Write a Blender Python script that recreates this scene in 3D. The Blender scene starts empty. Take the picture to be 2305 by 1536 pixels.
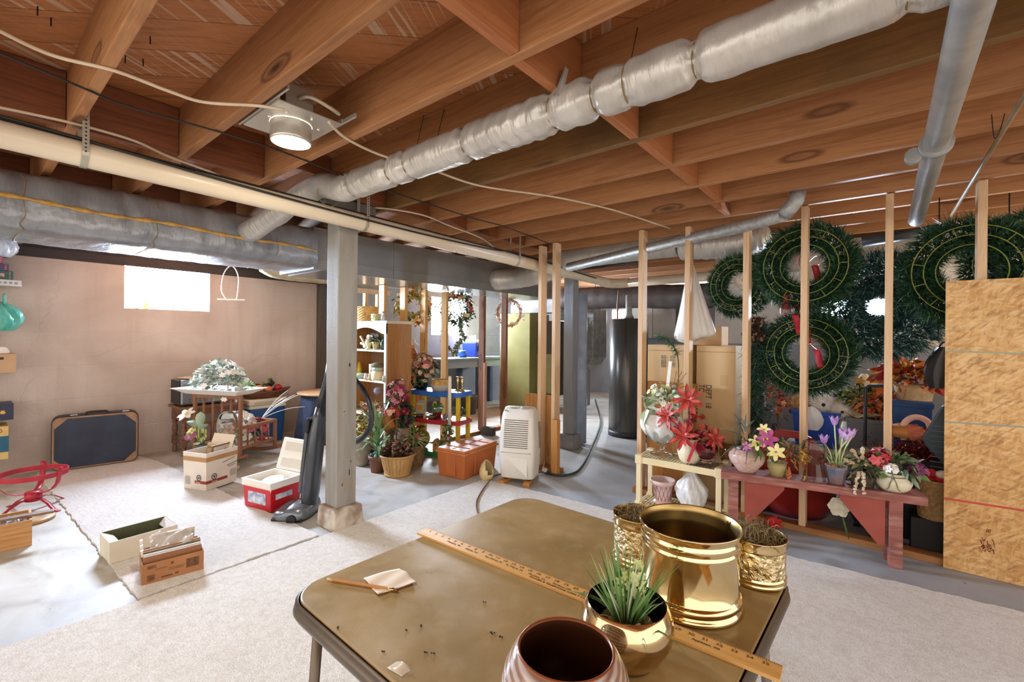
import bpy, math, random
from mathutils import Vector, Matrix, Euler
PI = math.pi
random.seed(7)
SC = bpy.context.scene
COL = SC.collection
R_ = math.radians

# ------------------------------------------------------------------ camera
CAM_Z = 1.25
YAW = R_(39.25)
cam_data = bpy.data.cameras.new('camera')
cam_data.sensor_width = 36.0
cam_data.lens = 36.0 * 1024.0 / 2305.0
cam_data.shift_y = -12.0 / 2305.0
cam_data.clip_start = 0.02
cam = bpy.data.objects.new('camera', cam_data)
COL.objects.link(cam)
cam.matrix_world = (Matrix.Translation((0, 0, CAM_Z)) @ Matrix.Rotation(YAW, 4, 'Z')
                    @ Matrix.Rotation(PI / 2, 4, 'X') @ Matrix.Rotation(0.0095, 4, 'Z'))
SC.camera = cam

# ------------------------------------------------------------------ world, exposure
wd = bpy.data.worlds.new('world')
SC.world = wd
wd.use_nodes = True
wd.node_tree.nodes['Background'].inputs[0].default_value = (1.0, 0.91, 0.82, 1)
wd.node_tree.nodes['Background'].inputs[1].default_value = 2.45
SC.view_settings.view_transform = 'Standard'
SC.view_settings.look = 'None'
SC.view_settings.exposure = 0.1
SC.view_settings.gamma = 1.0
SC.view_settings.use_curve_mapping = False
WINDOW_L = 500.0     # daylight through the window panes
LAMP_L = 330.0        # recessed bulb

# ------------------------------------------------------------------ measuring: photo point -> place in the room
_f, _cx, _cy, _r = 1024.0, 1152.5, 756.0, 0.0095
def _ray(px, py):
    dx = px - _cx; dy = py - _cy
    u = (dx * math.cos(_r) + dy * math.sin(_r)) / _f
    v = -(-dx * math.sin(_r) + dy * math.cos(_r)) / _f
    return Vector((-math.sin(YAW) + u * math.cos(YAW), math.cos(YAW) + u * math.sin(YAW), v))
def PZ(px, py, z=0.0):
    d = _ray(px, py); return Vector((0, 0, CAM_Z)) + d * ((z - CAM_Z) / d.z)
def PX(px, py, x):
    d = _ray(px, py); return Vector((0, 0, CAM_Z)) + d * (x / d.x)
def PY(px, py, y):
    d = _ray(px, py); return Vector((0, 0, CAM_Z)) + d * (y / d.y)
def PD(px, py, depth):
    return Vector((0, 0, CAM_Z)) + _ray(px, py) * depth
def facing(x, y):           # rotation that turns a thing's local -Y side to the viewer
    return math.atan2(-x, y)

# ------------------------------------------------------------------ materials
def lin(c):
    if isinstance(c, str):
        c = tuple(int(c[i:i + 2], 16) / 255 for i in (0, 2, 4))
    return tuple((x / 12.92 if x <= 0.04045 else ((x + 0.055) / 1.055) ** 2.4) for x in c) + (1.0,)
_M = {}
def C(c1, c2=None, rough=0.6, metal=0.0, scale=6.0, st=(1, 1, 1), bump=0.0, bs=None, trans=0.0,
      alpha=1.0, emit=0.0, lo=0.35, hi=0.65, rnd=0.0, spec=None, detail=4.0, ior=1.45, coat=0.0, sheen=0.0):
    key = (c1, c2, rough, metal, scale, st, bump, bs, trans, alpha, emit, lo, hi, rnd, spec, detail, ior, coat, sheen)
    if key in _M: return _M[key]
    m = bpy.data.materials.new('mat_%d' % len(_M)); m.use_nodes = True
    nt = m.node_tree; b = nt.nodes['Principled BSDF']
    b.inputs['Base Color'].default_value = lin(c1)
    b.inputs['Roughness'].default_value = rough
    b.inputs['Metallic'].default_value = metal
    b.inputs['IOR'].default_value = ior
    b.inputs['Transmission Weight'].default_value = trans
    b.inputs['Alpha'].default_value = alpha
    b.inputs['Coat Weight'].default_value = coat
    b.inputs['Sheen Weight'].default_value = sheen
    if spec is not None: b.inputs['Specular IOR Level'].default_value = spec
    if emit:
        b.inputs['Emission Color'].default_value = lin(c1); b.inputs['Emission Strength'].default_value = emit
    if c2 or bump:
        tc = nt.nodes.new('ShaderNodeTexCoord'); mp = nt.nodes.new('ShaderNodeMapping')
        mp.inputs['Scale'].default_value = st
        nt.links.new(tc.outputs['Object'], mp.inputs['Vector'])
        n = nt.nodes.new('ShaderNodeTexNoise'); n.inputs['Scale'].default_value = scale
        n.inputs['Detail'].default_value = detail
        nt.links.new(mp.outputs[0], n.inputs['Vector'])
        if c2:
            rp = nt.nodes.new('ShaderNodeValToRGB')
            rp.color_ramp.elements[0].position = lo; rp.color_ramp.elements[0].color = lin(c1)
            rp.color_ramp.elements[1].position = hi; rp.color_ramp.elements[1].color = lin(c2)
            nt.links.new(n.outputs['Fac'], rp.inputs[0]); nt.links.new(rp.outputs[0], b.inputs['Base Color'])
        if bump:
            n2 = n
            if bs:
                n2 = nt.nodes.new('ShaderNodeTexNoise'); n2.inputs['Scale'].default_value = bs
                n2.inputs['Detail'].default_value = 6
                nt.links.new(mp.outputs[0], n2.inputs['Vector'])
            bp = nt.nodes.new('ShaderNodeBump'); bp.inputs['Strength'].default_value = bump
            bp.inputs['Distance'].default_value = 0.01
            nt.links.new(n2.outputs['Fac'], bp.inputs['Height']); nt.links.new(bp.outputs[0], b.inputs['Normal'])
    _M[key] = m
    return m

class NT:                                   # small node builder
    def __init__(s, name):
        s.m = bpy.data.materials.new(name); s.m.use_nodes = True
        s.t = s.m.node_tree; s.b = s.t.nodes['Principled BSDF']
        s.tc = s.n('TexCoord')
    def n(s, t, **kw):
        nd = s.t.nodes.new('ShaderNode' + t)
        for k, v in kw.items():
            if hasattr(nd, k): setattr(nd, k, v)
        return nd
    def l(s, a, b): s.t.links.new(a, b)
    def mapping(s, scale=(1, 1, 1), rot=(0, 0, 0), loc=(0, 0, 0)):
        mp = s.n('Mapping'); mp.inputs['Scale'].default_value = scale
        mp.inputs['Rotation'].default_value = rot; mp.inputs['Location'].default_value = loc
        if any(rot): mp.vector_type = 'TEXTURE'; mp.inputs['Scale'].default_value = [1 / q for q in scale]
        s.l(s.tc.outputs['Object'], mp.inputs['Vector']); return mp.outputs[0]
    def noise(s, vec, scale, detail=4, dist=0):
        nd = s.n('TexNoise'); nd.inputs['Scale'].default_value = scale; nd.inputs['Detail'].default_value = detail
        nd.inputs['Distortion'].default_value = dist
        if vec is not None: s.l(vec, nd.inputs['Vector'])
        return nd.outputs['Fac']
    def ramp(s, fac, stops):
        nd = s.n('ValToRGB'); cr = nd.color_ramp
        while len(cr.elements) < len(stops): cr.elements.new(0.5)
        for e, (p, c) in zip(cr.elements, stops): e.position = p; e.color = lin(c) if not isinstance(c, float) else (c, c, c, 1)
        s.l(fac, nd.inputs[0]); return nd.outputs[0]
    def mix(s, fac, a, b, mode='MIX'):
        nd = s.n('MixRGB'); nd.blend_type = mode
        for sock, v in ((nd.inputs[0], fac), (nd.inputs[1], a), (nd.inputs[2], b)):
            if isinstance(v, (int, float)): sock.default_value = v if sock == nd.inputs[0] else (v, v, v, 1)
            elif isinstance(v, str): sock.default_value = lin(v)
            else: s.l(v, sock)
        return nd.outputs[0]
    def bump(s, h, strength, dist=0.01):
        bp = s.n('Bump'); bp.inputs['Strength'].default_value = strength; bp.inputs['Distance'].default_value = dist
        s.l(h, bp.inputs['Height']); s.l(bp.outputs[0], s.b.inputs['Normal'])
    def done(s, col, rough=0.6, metal=0.0):
        if col is not None: s.l(col, s.b.inputs['Base Color'])
        s.b.inputs['Roughness'].default_value = rough; s.b.inputs['Metallic'].default_value = metal
        return s.m

def wood(name, c1, c2, knot, axis='X', gs=3.0, rough=0.6, knots=True, seed=0.0, dirt=None):
    s = NT(name)
    st = {'X': (0.55, 9, 9), 'Y': (9, 0.55, 9), 'Z': (9, 9, 0.55)}[axis]
    st2 = {'X': (1.1, 4.2, 4.2), 'Y': (4.2, 1.1, 4.2), 'Z': (4.2, 4.2, 1.1)}[axis]
    v = s.mapping(st, loc=(seed, seed * 1.7, seed * .6))
    a = s.noise(v, gs, 5, 1.2); f = s.noise(v, gs * 9, 3)
    col = s.ramp(a, [(0.3, c2), (0.5, c1), (0.7, c2)])
    col = s.mix(s.ramp(f, [(0.35, 0.0), (0.7, 0.5)]), col, c2)
    if dirt:
        col = s.mix(s.ramp(s.noise(s.mapping((1, 1, 1), loc=(seed, 2, 1)), 2.2, 6), [(0.45, 0.0), (0.75, 0.75)]), col, dirt)
    if knots:
        vo = s.n('TexVoronoi'); vo.inputs['Scale'].default_value = 1.0
        s.l(s.mapping(st2, loc=(seed * 2, seed, seed)), vo.inputs['Vector'])
        k = s.ramp(vo.outputs['Distance'], [(0.03, 1.0), (0.09, 0.25), (0.115, 0.75), (0.15, 0.0)])
        col = s.mix(k, col, knot)
    s.bump(f, 0.15, 0.004)
    return s.done(col, rough)

# ------------------------------------------------------------------ mesh builder
class MB:
    def __init__(s, M=None):
        s.v = []; s.f = []; s.mi = []; s.sm = []; s.M = M or Matrix()
    def add(s, vs, fs, mi=0, sm=False):
        n = len(s.v)
        s.v += [tuple(s.M @ Vector(q)) for q in vs]
        for f in fs:
            s.f.append(tuple(i + n for i in f)); s.mi.append(mi); s.sm.append(sm)
        return s
    def box(s, x0, x1, y0, y1, z0, z1, mi=0, T=None):
        vs = [(x, y, z) for z in (z0, z1) for y in (y0, y1) for x in (x0, x1)]
        if T: vs = [T @ Vector(q) for q in vs]
        return s.add(vs, [(0, 2, 3, 1), (4, 5, 7, 6), (0, 1, 5, 4), (2, 6, 7, 3), (0, 4, 6, 2), (1, 3, 7, 5)], mi)
    def cbox(s, c, size, rot=(0, 0, 0), mi=0):
        T = Matrix.Translation(c) @ Euler(rot).to_matrix().to_4x4()
        a, b, d = (q / 2 for q in size)
        return s.box(-a, a, -b, b, -d, d, mi, T)
    def taper(s, c, bot, top, h, mi=0, rz=0):
        x, y, z = c; a, b = bot[0] / 2, bot[1] / 2; A, B = top[0] / 2, top[1] / 2
        vs = [(-a, -b, 0), (a, -b, 0), (-a, b, 0), (a, b, 0), (-A, -B, h), (A, -B, h), (-A, B, h), (A, B, h)]
        T = Matrix.Translation(c) @ Matrix.Rotation(rz, 4, 'Z')
        return s.add([T @ Vector(q) for q in vs], [(0, 2, 3, 1), (4, 5, 7, 6), (0, 1, 5, 4), (2, 6, 7, 3), (0, 4, 6, 2), (1, 3, 7, 5)], mi)
    def opentub(s, c, bot, top, h, t, mi=0, rz=0, floor=None):
        # open box with wall thickness t
        x, y, z = c; T = Matrix.Translation(c) @ Matrix.Rotation(rz, 4, 'Z')
        fl = t if floor is None else floor
        def ring(a, b, zz): return [(-a, -b, zz), (a, -b, zz), (a, b, zz), (-a, b, zz)]
        a, b = bot[0] / 2, bot[1] / 2; A, B = top[0] / 2, top[1] / 2
        vs = ring(a, b, 0) + ring(A, B, h) + ring(A - t, B - t, h) + ring(a - t, b - t, fl)
        fs = [(3, 2, 1, 0), (12, 13, 14, 15)]
        for k in range(3):
            for i in range(4):
                j = (i + 1) % 4; fs.append((k * 4 + i, k * 4 + j, k * 4 + 4 + j, k * 4 + 4 + i))
        return s.add([T @ Vector(q) for q in vs], fs, mi)
    def tube(s, pts, r, n=8, mi=0, closed=False, cap=True, sm=True):
        pts = [Vector(p) for p in pts]; N = len(pts)
        rs = r if isinstance(r, (list, tuple)) else [r] * N
        tang = []
        for i in range(N):
            a = pts[(i - 1) % N] if (closed or i > 0) else pts[i]
            b = pts[(i + 1) % N] if (closed or i < N - 1) else pts[i]
            t = (b - a); tang.append(t.normalized() if t.length > 1e-9 else Vector((0, 0, 1)))
        up = Vector((0, 0, 1)) if abs(tang[0].z) < 0.9 else Vector((1, 0, 0))
        u = tang[0].cross(up).normalized()
        vs = []; fs = []
        for i in range(N):
            t = tang[i]; u = (u - t * u.dot(t))
            if u.length < 1e-6: u = t.orthogonal()
            u.normalize(); w = t.cross(u)
            for k in range(n):
                an = 2 * PI * k / n
                vs.append(pts[i] + (u * math.cos(an) + w * math.sin(an)) * rs[i])
        M = N if closed else N - 1
        for i in range(M):
            j = (i + 1) % N
            for k in range(n):
                k2 = (k + 1) % n
                fs.append((i * n + k, i * n + k2, j * n + k2, j * n + k))
        s.add(vs, fs, mi, sm)
        if cap and not closed:
            base = len(s.v) - len(vs)
            s.f.append(tuple(base + k for k in reversed(range(n)))); s.mi.append(mi); s.sm.append(False)
            s.f.append(tuple(base + (N - 1) * n + k for k in range(n))); s.mi.append(mi); s.sm.append(False)
        return s
    def lathe(s, prof, c=(0, 0, 0), n=32, mi=0, sm=True, T=None, wob=None, cap=True):
        c = Vector(c); vs = []; fs = []
        for r, z in prof:
            for k in range(n):
                a = 2 * PI * k / n; rr = r * (1 + (wob(a, z) if wob else 0))
                q = Vector((rr * math.cos(a), rr * math.sin(a), z))
                if T: q = T @ q
                vs.append(c + q)
        for i in range(len(prof) - 1):
            for k in range(n):
                k2 = (k + 1) % n
                fs.append((i * n + k, i * n + k2, (i + 1) * n + k2, (i + 1) * n + k))
        s.add(vs, fs, mi, sm)
        base = len(s.v) - len(vs)
        if not cap: return s
        if prof[0][0] > 1e-4: s.f.append(tuple(base + k for k in reversed(range(n)))); s.mi.append(mi); s.sm.append(False)
        if prof[-1][0] > 1e-4: s.f.append(tuple(base + (len(prof) - 1) * n + k for k in range(n))); s.mi.append(mi); s.sm.append(False)
        return s
    def ball(s, c, r, nu=14, nv=9, mi=0, T=None, wob=0.0):
        rx, ry, rz = (r, r, r) if isinstance(r, (int, float)) else r
        vs = []; fs = []
        for j in range(nv + 1):
            th = PI * j / nv
            for i in range(nu):
                ph = 2 * PI * i / nu; k = 1 + random.uniform(-wob, wob)
                q = Vector((rx * math.sin(th) * math.cos(ph) * k, ry * math.sin(th) * math.sin(ph) * k, -rz * math.cos(th) * k))
                if T: q = T @ q
                vs.append(q + Vector(c))
        for j in range(nv):
            for i in range(nu):
                i2 = (i + 1) % nu
                fs.append((j * nu + i, j * nu + i2, (j + 1) * nu + i2, (j + 1) * nu + i))
        return s.add(vs, fs, mi, True)
    def leaf(s, base, d, L, W, bend=0.25, mi=0, seg=3, prof=None, tw=None, sm=True):
        d = Vector(d).normalized(); base = Vector(base)
        side = d.cross(Vector((0, 0, 1)))
        if side.length < 0.05: side = Vector((random.uniform(-1, 1), random.uniform(-1, 1), 0)).cross(d)
        side.normalize()
        a = random.uniform(0, PI) if tw is None else tw
        nrm = side.cross(d); side = side * math.cos(a) + nrm * math.sin(a); nrm = side.cross(d)
        prof = prof or [0.25, 1.0, 0.75, 0.0]
        vs = []; fs = []; N = len(prof)
        for i, p in enumerate(prof):
            t = i / (N - 1)
            q = base + d * (L * t) - Vector((0, 0, 1)) * (bend * L * t * t)
            w = max(p, 0.02) * W / 2
            vs += [q - side * w + nrm * (w * .3), q, q + side * w + nrm * (w * .3)]
        for i in range(N - 1):
            fs += [(3 * i, 3 * i + 1, 3 * i + 4, 3 * i + 3), (3 * i + 1, 3 * i + 2, 3 * i + 5, 3 * i + 4)]
        return s.add(vs, fs, mi, sm)
    def needle(s, p, d, L, w, mi=0):
        d = Vector(d).normalized(); p = Vector(p)
        sd = d.cross(Vector((random.uniform(-1, 1), random.uniform(-1, 1), random.uniform(-1, 1))))
        if sd.length < 1e-3: sd = d.orthogonal()
        sd = sd.normalized() * (w / 2)
        return s.add([p - sd, p + sd, p + d * L], [(0, 1, 2)], mi)
    def flower(s, c, nrm, R, np=5, W=None, mi=0, cup=0.3, mc=None, cr=0.18):
        c = Vector(c); nrm = Vector(nrm).normalized(); u = nrm.orthogonal().normalized(); w = nrm.cross(u)
        W = W or R * 0.7; a0 = random.uniform(0, 6)
        for k in range(np):
            a = a0 + 2 * PI * k / np + random.uniform(-.12, .12)
            d = u * math.cos(a) + w * math.sin(a); sd = nrm.cross(d)
            vs = []
            for t, p in ((0, .25), (.45, 1), (.8, .75), (1, .05)):
                q = c + d * (R * t) + nrm * (R * cup * t * (1.6 - t))
                vs += [q - sd * (W * p / 2) + nrm * (W * .1 * p), q, q + sd * (W * p / 2) + nrm * (W * .1 * p)]
            fs = []
            for i in range(3): fs += [(3 * i, 3 * i + 1, 3 * i + 4, 3 * i + 3), (3 * i + 1, 3 * i + 2, 3 * i + 5, 3 * i + 4)]
            s.add(vs, fs, mi, True)
        if mc is not None: s.ball(c + nrm * (R * .08), R * cr, 8, 5, mc)
        return s
    def prism(s, poly, h, T=None, mi=0):
        n = len(poly); T = T or Matrix()
        vs = [T @ Vector((x, y, 0)) for x, y in poly] + [T @ Vector((x, y, h)) for x, y in poly]
        fs = [tuple(reversed(range(n))), tuple(range(n, 2 * n))] + [(i, (i + 1) % n, n + (i + 1) % n, n + i) for i in range(n)]
        return s.add(vs, fs, mi)
    def sheet(s, fn, nu, nv, mi=0, closed=False, sm=True):
        vs = [fn(i / (nu if closed else nu - 1), j / (nv - 1)) for j in range(nv) for i in range(nu)]
        fs = []
        for j in range(nv - 1):
            for i in range(nu if closed else nu - 1):
                i2 = (i + 1) % nu
                fs.append((j * nu + i, j * nu + i2, (j + 1) * nu + i2, (j + 1) * nu + i))
        return s.add(vs, fs, mi, sm)
    def obj(s, name, mat, parent=None, bevel=0.0, solid=0.0, sub=0, kind=None, label=None, bseg=2):
        me = bpy.data.meshes.new(name); me.from_pydata(s.v, [], s.f)
        for m in (mat if isinstance(mat, (list, tuple)) else [mat]): me.materials.append(m)
        me.polygons.foreach_set('material_index', s.mi); me.polygons.foreach_set('use_smooth', s.sm)
        me.update()
        o = bpy.data.objects.new(name, me); COL.objects.link(o)
        if parent is not None: o.parent = parent
        if solid:
            md = o.modifiers.new('thickness', 'SOLIDIFY'); md.thickness = solid; md.offset = 0
        if bevel:
            md = o.modifiers.new('bevel', 'BEVEL'); md.width = bevel; md.segments = bseg; md.limit_method = 'ANGLE'
            md.angle_limit = R_(40)
        if sub:
            md = o.modifiers.new('sub', 'SUBSURF'); md.levels = sub; md.render_levels = sub
        if kind: o['kind'] = kind
        if label: o['label'] = label
        return o

def thing(name, label, cat, loc=(0, 0, 0), rz=0.0, group=None):
    o = bpy.data.objects.new(name, None); COL.objects.link(o); o.empty_display_size = 0.05
    o.location = loc; o.rotation_euler = (0, 0, rz); o['label'] = label; o['category'] = cat
    if group: o['group'] = group
    return o
def tag(o, label, cat, group=None):
    o['label'] = label; o['category'] = cat
    if group: o['group'] = group
    return o
def struct(o): o['kind'] = 'structure'; return o
def copy_tree(o, parent=None):
    c = o.copy(); COL.objects.link(c)
    if parent is not None: c.parent = parent
    for ch in list(o.children): copy_tree(ch, c)
    return c
def put(o, loc, rz=None, label=None, scale=None):
    o.location = loc
    if rz is not None: o.rotation_euler = (0, 0, rz)
    if label: o['label'] = label
    if scale: o.scale = (scale,) * 3
    return o
def text(name, body, size, mat, parent, T, depth=0.0004, align='LEFT', sx=1.0):
    cu = bpy.data.curves.new('txt', 'FONT'); cu.body = body; cu.size = size; cu.extrude = depth; cu.align_x = align
    ob = bpy.data.objects.new('txt', cu); COL.objects.link(ob)
    dg = bpy.context.evaluated_depsgraph_get()
    me = bpy.data.meshes.new_from_object(ob.evaluated_get(dg))
    bpy.data.objects.remove(ob); bpy.data.curves.remove(cu)
    me.transform(T @ Matrix.Diagonal((sx, 1, 1, 1)))
    me.materials.clear(); me.materials.append(mat)
    o = bpy.data.objects.new(name, me); COL.objects.link(o); o.parent = parent
    return o
def FRONT(x, y, z): # writing on a face that looks along local -Y
    return Matrix.Translation((x, y, z)) @ Matrix.Rotation(PI / 2, 4, 'X')
def rv(a=1.0): return Vector((random.gauss(0, 1), random.gauss(0, 1), random.gauss(0, 1))).normalized() * a
def arc(p0, p1, p2, n=8):
    p0, p1, p2 = map(Vector, (p0, p1, p2))
    return [p0 * (1 - t) ** 2 + p1 * 2 * t * (1 - t) + p2 * t * t for t in [i / n for i in range(n + 1)]]
def spline(pts, n=6):
    pts = [Vector(p) for p in pts]; out = []
    P = [pts[0]] + pts + [pts[-1]]
    for i in range(1, len(P) - 2):
        a, b, c, d = P[i - 1], P[i], P[i + 1], P[i + 2]
        for k in range(n):
            t = k / n
            out.append(0.5 * ((2 * b) + (c - a) * t + (2 * a - 5 * b + 4 * c - d) * t * t + (3 * b - a - 3 * c + d) * t ** 3))
    out.append(pts[-1]); return out
def leaves(mb, c, R, n, L, W, mis=(0,), up=0.3, shell=0.45, bend=0.3, flat=None):
    c = Vector(c); R = (R, R, R) if isinstance(R, (int, float)) else R
    for _ in range(n):
        d = rv(); d.z = d.z * 0.8 + up
        if d.length < .05: continue
        d.normalize(); k = random.uniform(shell, 1.0)
        p = c + Vector((d.x * R[0] * k, d.y * R[1] * k, d.z * R[2] * k))
        mb.leaf(p, d + rv(0.7), L * random.uniform(.7, 1.25), W * random.uniform(.7, 1.2), bend, random.choice(mis))
def blooms(mb, c, R, n, r, np=6, mis=(0,), mc=None, up=0.4, shell=0.8, cup=.3, W=None):
    c = Vector(c); R = (R, R, R) if isinstance(R, (int, float)) else R
    for _ in range(n):
        d = rv(); d.z = d.z * .8 + up; d.normalize(); k = random.uniform(shell, 1.05)
        p = c + Vector((d.x * R[0] * k, d.y * R[1] * k, d.z * R[2] * k))
        mb.flower(p, d + rv(.35), r * random.uniform(.8, 1.2), np, W, random.choice(mis), cup, mc)

# common materials
M_WHITE = C('e6e2d8', rough=.5); M_CREAM = C('e3d8b4', rough=.5); M_BLACK = C('15161a', rough=.45)
M_CHROME = C('c9ccd0', rough=.15, metal=1); M_STEEL = C('9aa0a4', 'b6babd', rough=.38, metal=.9, scale=5)
M_BRASS = C('e3c685', 'd2b068', rough=.13, metal=1, scale=3)
M_GLASS = C('f4f7f6', rough=.02, trans=1.0, ior=1.45)
M_GREEN = C('47682f', '6f8a45', rough=.6, scale=20); M_DGREEN = C('1d3a26', '35573a', rough=.6, scale=20)
M_SAGE = C('93a98a', 'c9d3c0', rough=.6, scale=25); M_RED = C('b5201f', 'd8382c', rough=.5, scale=15)
M_PINK = C('cf6a78', 'e8a3a0', rough=.55, scale=15); M_ORANGE = C('c8702a', 'd9943f', rough=.6, scale=15)
M_YELLOW = C('d8c04a', 'e9dc80', rough=.6, scale=15); M_PURPLE = C('6a2c58', '9c4a86', rough=.55, scale=15)
M_BURG = C('6a1522', '8e2a32', rough=.55, scale=15); M_PETALW = C('e9e6dc', 'f4f2ec', rough=.6, scale=15)
M_TWIG = C('6a4a2c', '8c6a42', rough=.8, scale=12); M_RUST = C('8a3f22', 'a8602f', rough=.7, scale=14)
M_CLEARBAG = C('e9ebec', rough=.25, alpha=.55, bump=.5, scale=14); M_BAG = C('dcdcd8', 'cfcac2', rough=.35, alpha=.85, bump=.6, scale=9)
M_KRAFT = C('b98d5e', 'c69c6d', rough=.8, scale=5); M_CARTON = C('c9a678', 'd2b084', rough=.8, scale=3)
M_INK = C('1b1a18', rough=.7); M_WICKER = C('b98a48', 'd9b878', rough=.7, scale=40); M_DWICKER = C('6e5434', '8d7048', rough=.7, scale=40)
M_PINEWOOD = C('c79657', 'ab7638', rough=.6, scale=3, st=(8, 8, .6))
# ================================================================== THE ROOM
JB = 2.115            # underside of the joists
JT = 2.35
WX = -5.85            # inner face of the wall with the windows
def mat_wall(name, base, dark, light):
    s = NT(name)
    v = s.mapping()
    col = s.ramp(s.noise(v, 1.3, 6, .6), [(0.3, dark), (0.55, base), (0.75, light)])
    st = s.ramp(s.noise(s.mapping((1, 3.0, .35)), 2.6, 7, .5), [(0.50, 0.0), (0.78, 0.5)])
    col = s.mix(st, col, dark)
    h = s.n('Math'); h.operation = 'ADD'
    s.l(s.noise(v, 5, 7), h.inputs[0]); s.l(s.noise(v, 60, 3), h.inputs[1])
    sep = s.n('SeparateXYZ'); s.l(v, sep.inputs[0])          # form-board seams and a few cracks
    zf = s.n('Math'); zf.operation = 'PINGPONG'; zf.inputs[1].default_value = .155; s.l(sep.outputs[2], zf.inputs[0])
    sm_ = s.ramp(zf.outputs[0], [(0.0, 0.0), (0.012, 1.0)])
    vo = s.n('TexVoronoi'); vo.feature = 'DISTANCE_TO_EDGE'; vo.inputs['Scale'].default_value = .8
    wv = s.n('MixRGB'); wv.inputs[0].default_value = .12; s.l(v, wv.inputs[1]); nz = s.n('TexNoise'); nz.inputs['Scale'].default_value = 7; s.l(v, nz.inputs['Vector']); s.l(nz.outputs['Color'], wv.inputs[2]); s.l(wv.outputs[0], vo.inputs['Vector'])
    ck = s.ramp(vo.outputs['Distance'], [(0.0, 0.0), (0.006, 1.0)])
    h2 = s.n('Math'); h2.operation = 'ADD'; s.l(h.outputs[0], h2.inputs[0]); s.l(s.mix(.5, sm_, ck), h2.inputs[1])
    s.bump(h2.outputs[0], .4, .012)
    col = s.mix(s.mix(1.0, s.ramp(ck, [(0.0, 0.16), (1.0, 0.0)]), s.ramp(s.noise(v, 1.7, 2), [(0.5, 0.0), (0.6, 1.0)]), 'MULTIPLY'), col, '8a7666')
    return s.done(col, .75)
M_WALL = mat_wall('painted_wall', 'c3b4a7', 'ad9c8d', 'cfc2b6')
M_WALLG = mat_wall('grey_wall', 'a4a6aa', '8c8f96', 'b8b9ba')
def mat_concrete():
    s = NT('concrete'); v = s.mapping()
    a = s.noise(v, 1.1, 8, .8)
    tan = s.ramp(s.noise(s.mapping((1, 1.6, 1)), 3.2, 9, .6), [(0.3, '9c9384'), (0.5, 'bcb7ab'), (0.7, 'c8c6c0')])
    gry = s.ramp(s.noise(v, 2.1, 8, .4), [(0.3, '8b8f95'), (0.6, 'a0a5ac'), (0.8, 'b0b2b4')])
    sep = s.n('SeparateXYZ'); s.l(v, sep.inputs[0])       # the floor paint starts towards the furnace side
    mr = s.n('MapRange'); mr.inputs[1].default_value = -3.4; mr.inputs[2].default_value = -2.0
    s.l(sep.outputs[0], mr.inputs[0])
    f = s.n('Math'); f.operation = 'ADD'; s.l(mr.outputs[0], f.inputs[0])
    ad = s.n('Math'); ad.operation = 'MULTIPLY_ADD'; s.l(a, ad.inputs[0]); ad.inputs[1].default_value = 1.6; ad.inputs[2].default_value = -.8
    s.l(ad.outputs[0], f.inputs[1])
    col = s.mix(f.outputs[0], tan, gry)
    spots = s.ramp(s.noise(v, 26, 4), [(0.68, 0.0), (0.74, 0.55)])
    col = s.mix(spots, col, '6c6a66')
    s.bump(s.noise(v, 30, 5), .2, .004)
    return s.done(col, .62)
M_CONC = mat_concrete()
def mat_carpet():
    s = NT('carpet'); v = s.mapping()
    fine = s.noise(v, 260, 3, .5); mid = s.noise(s.mapping((1, 1, 1)), 38, 4); big = s.noise(s.mapping((1, 1.5, 1)), 2.2, 5)
    col = s.ramp(fine, [(0.30, 'c2b6a8'), (0.44, 'ece6dd'), (0.6, 'f8f5f0')])
    col = s.mix(s.ramp(mid, [(0.42, 0.0), (0.66, 0.26)]), col, 'c2b19e')
    col = s.mix(s.ramp(big, [(0.45, 0.0), (0.75, 0.16)]), col, 'c4b5a4')
    h = s.n('Math'); h.operation = 'ADD'; s.l(fine, h.inputs[0]); s.l(s.noise(s.mapping((.7, 4, 1), rot=(0, 0, .1)), 14, 4), h.inputs[1])
    s.bump(h.outputs[0], .9, .012)
    s.b.inputs['Sheen Weight'].default_value = .2
    return s.done(col, .95)
M_CARPET = mat_carpet()

# floor, walls
struct(MB().box(-8, 4.2, -3.5, 9.4, -.1, 0).obj('floor', M_CONC))
wl = MB()
w0y, w1y, w0z, w1z = 1.062, 1.80, 1.488, 1.907
wl.box(WX - .25, WX, -3.5, w0y, 0, 1.91); wl.box(WX - .25, WX, w1y, 3.13, 0, 1.91)
wl.box(WX - .25, WX, w0y, w1y, 0, w0z)
struct(wl.obj('wall_left', M_WALL))
v0y, v1y, v0z, v1z = 5.03, 5.84, 1.25, 1.89
wg = MB()
wg.box(WX - .25, WX, 3.13, v0y, 0, 2.0); wg.box(WX - .25, WX, v1y, 9.4, 0, 2.0)
wg.box(WX - .25, WX, v0y, v1y, 0, v0z); wg.box(WX - .25, WX, v0y, v1y, v1z, 2.0)
struct(wg.obj('wall_left', M_WALLG))
u0, u1 = PY(1378, 698, 9.2), PY(1452, 726, 9.2)
wk_ = MB(); wk_.box(-6.1, u0.x, 9.2, 9.4, 0, 2.12).box(u1.x, -1.32, 9.2, 9.4, 0, 2.12).box(u0.x, u1.x, 9.2, 9.4, 0, u1.z).box(u0.x, u1.x, 9.2, 9.4, u0.z, 2.12)
struct(wk_.obj('wall_back', M_WALLG))
rx0, rx1 = PY(1850, 668, 4.85), PY(2003, 716, 4.85)
wb = MB()
wb.box(-1.32, rx0.x, 4.85, 5.05, 0, 2.11); wb.box(rx1.x, 4.2, 4.85, 5.05, 0, 2.11)
wb.box(rx0.x, rx1.x, 4.85, 5.05, 0, rx1.z); wb.box(rx0.x, rx1.x, 4.85, 5.05, rx0.z, 2.11)
wb.box(-1.32, -1.12, 5.05, 9.2, 0, 2.11)
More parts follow.
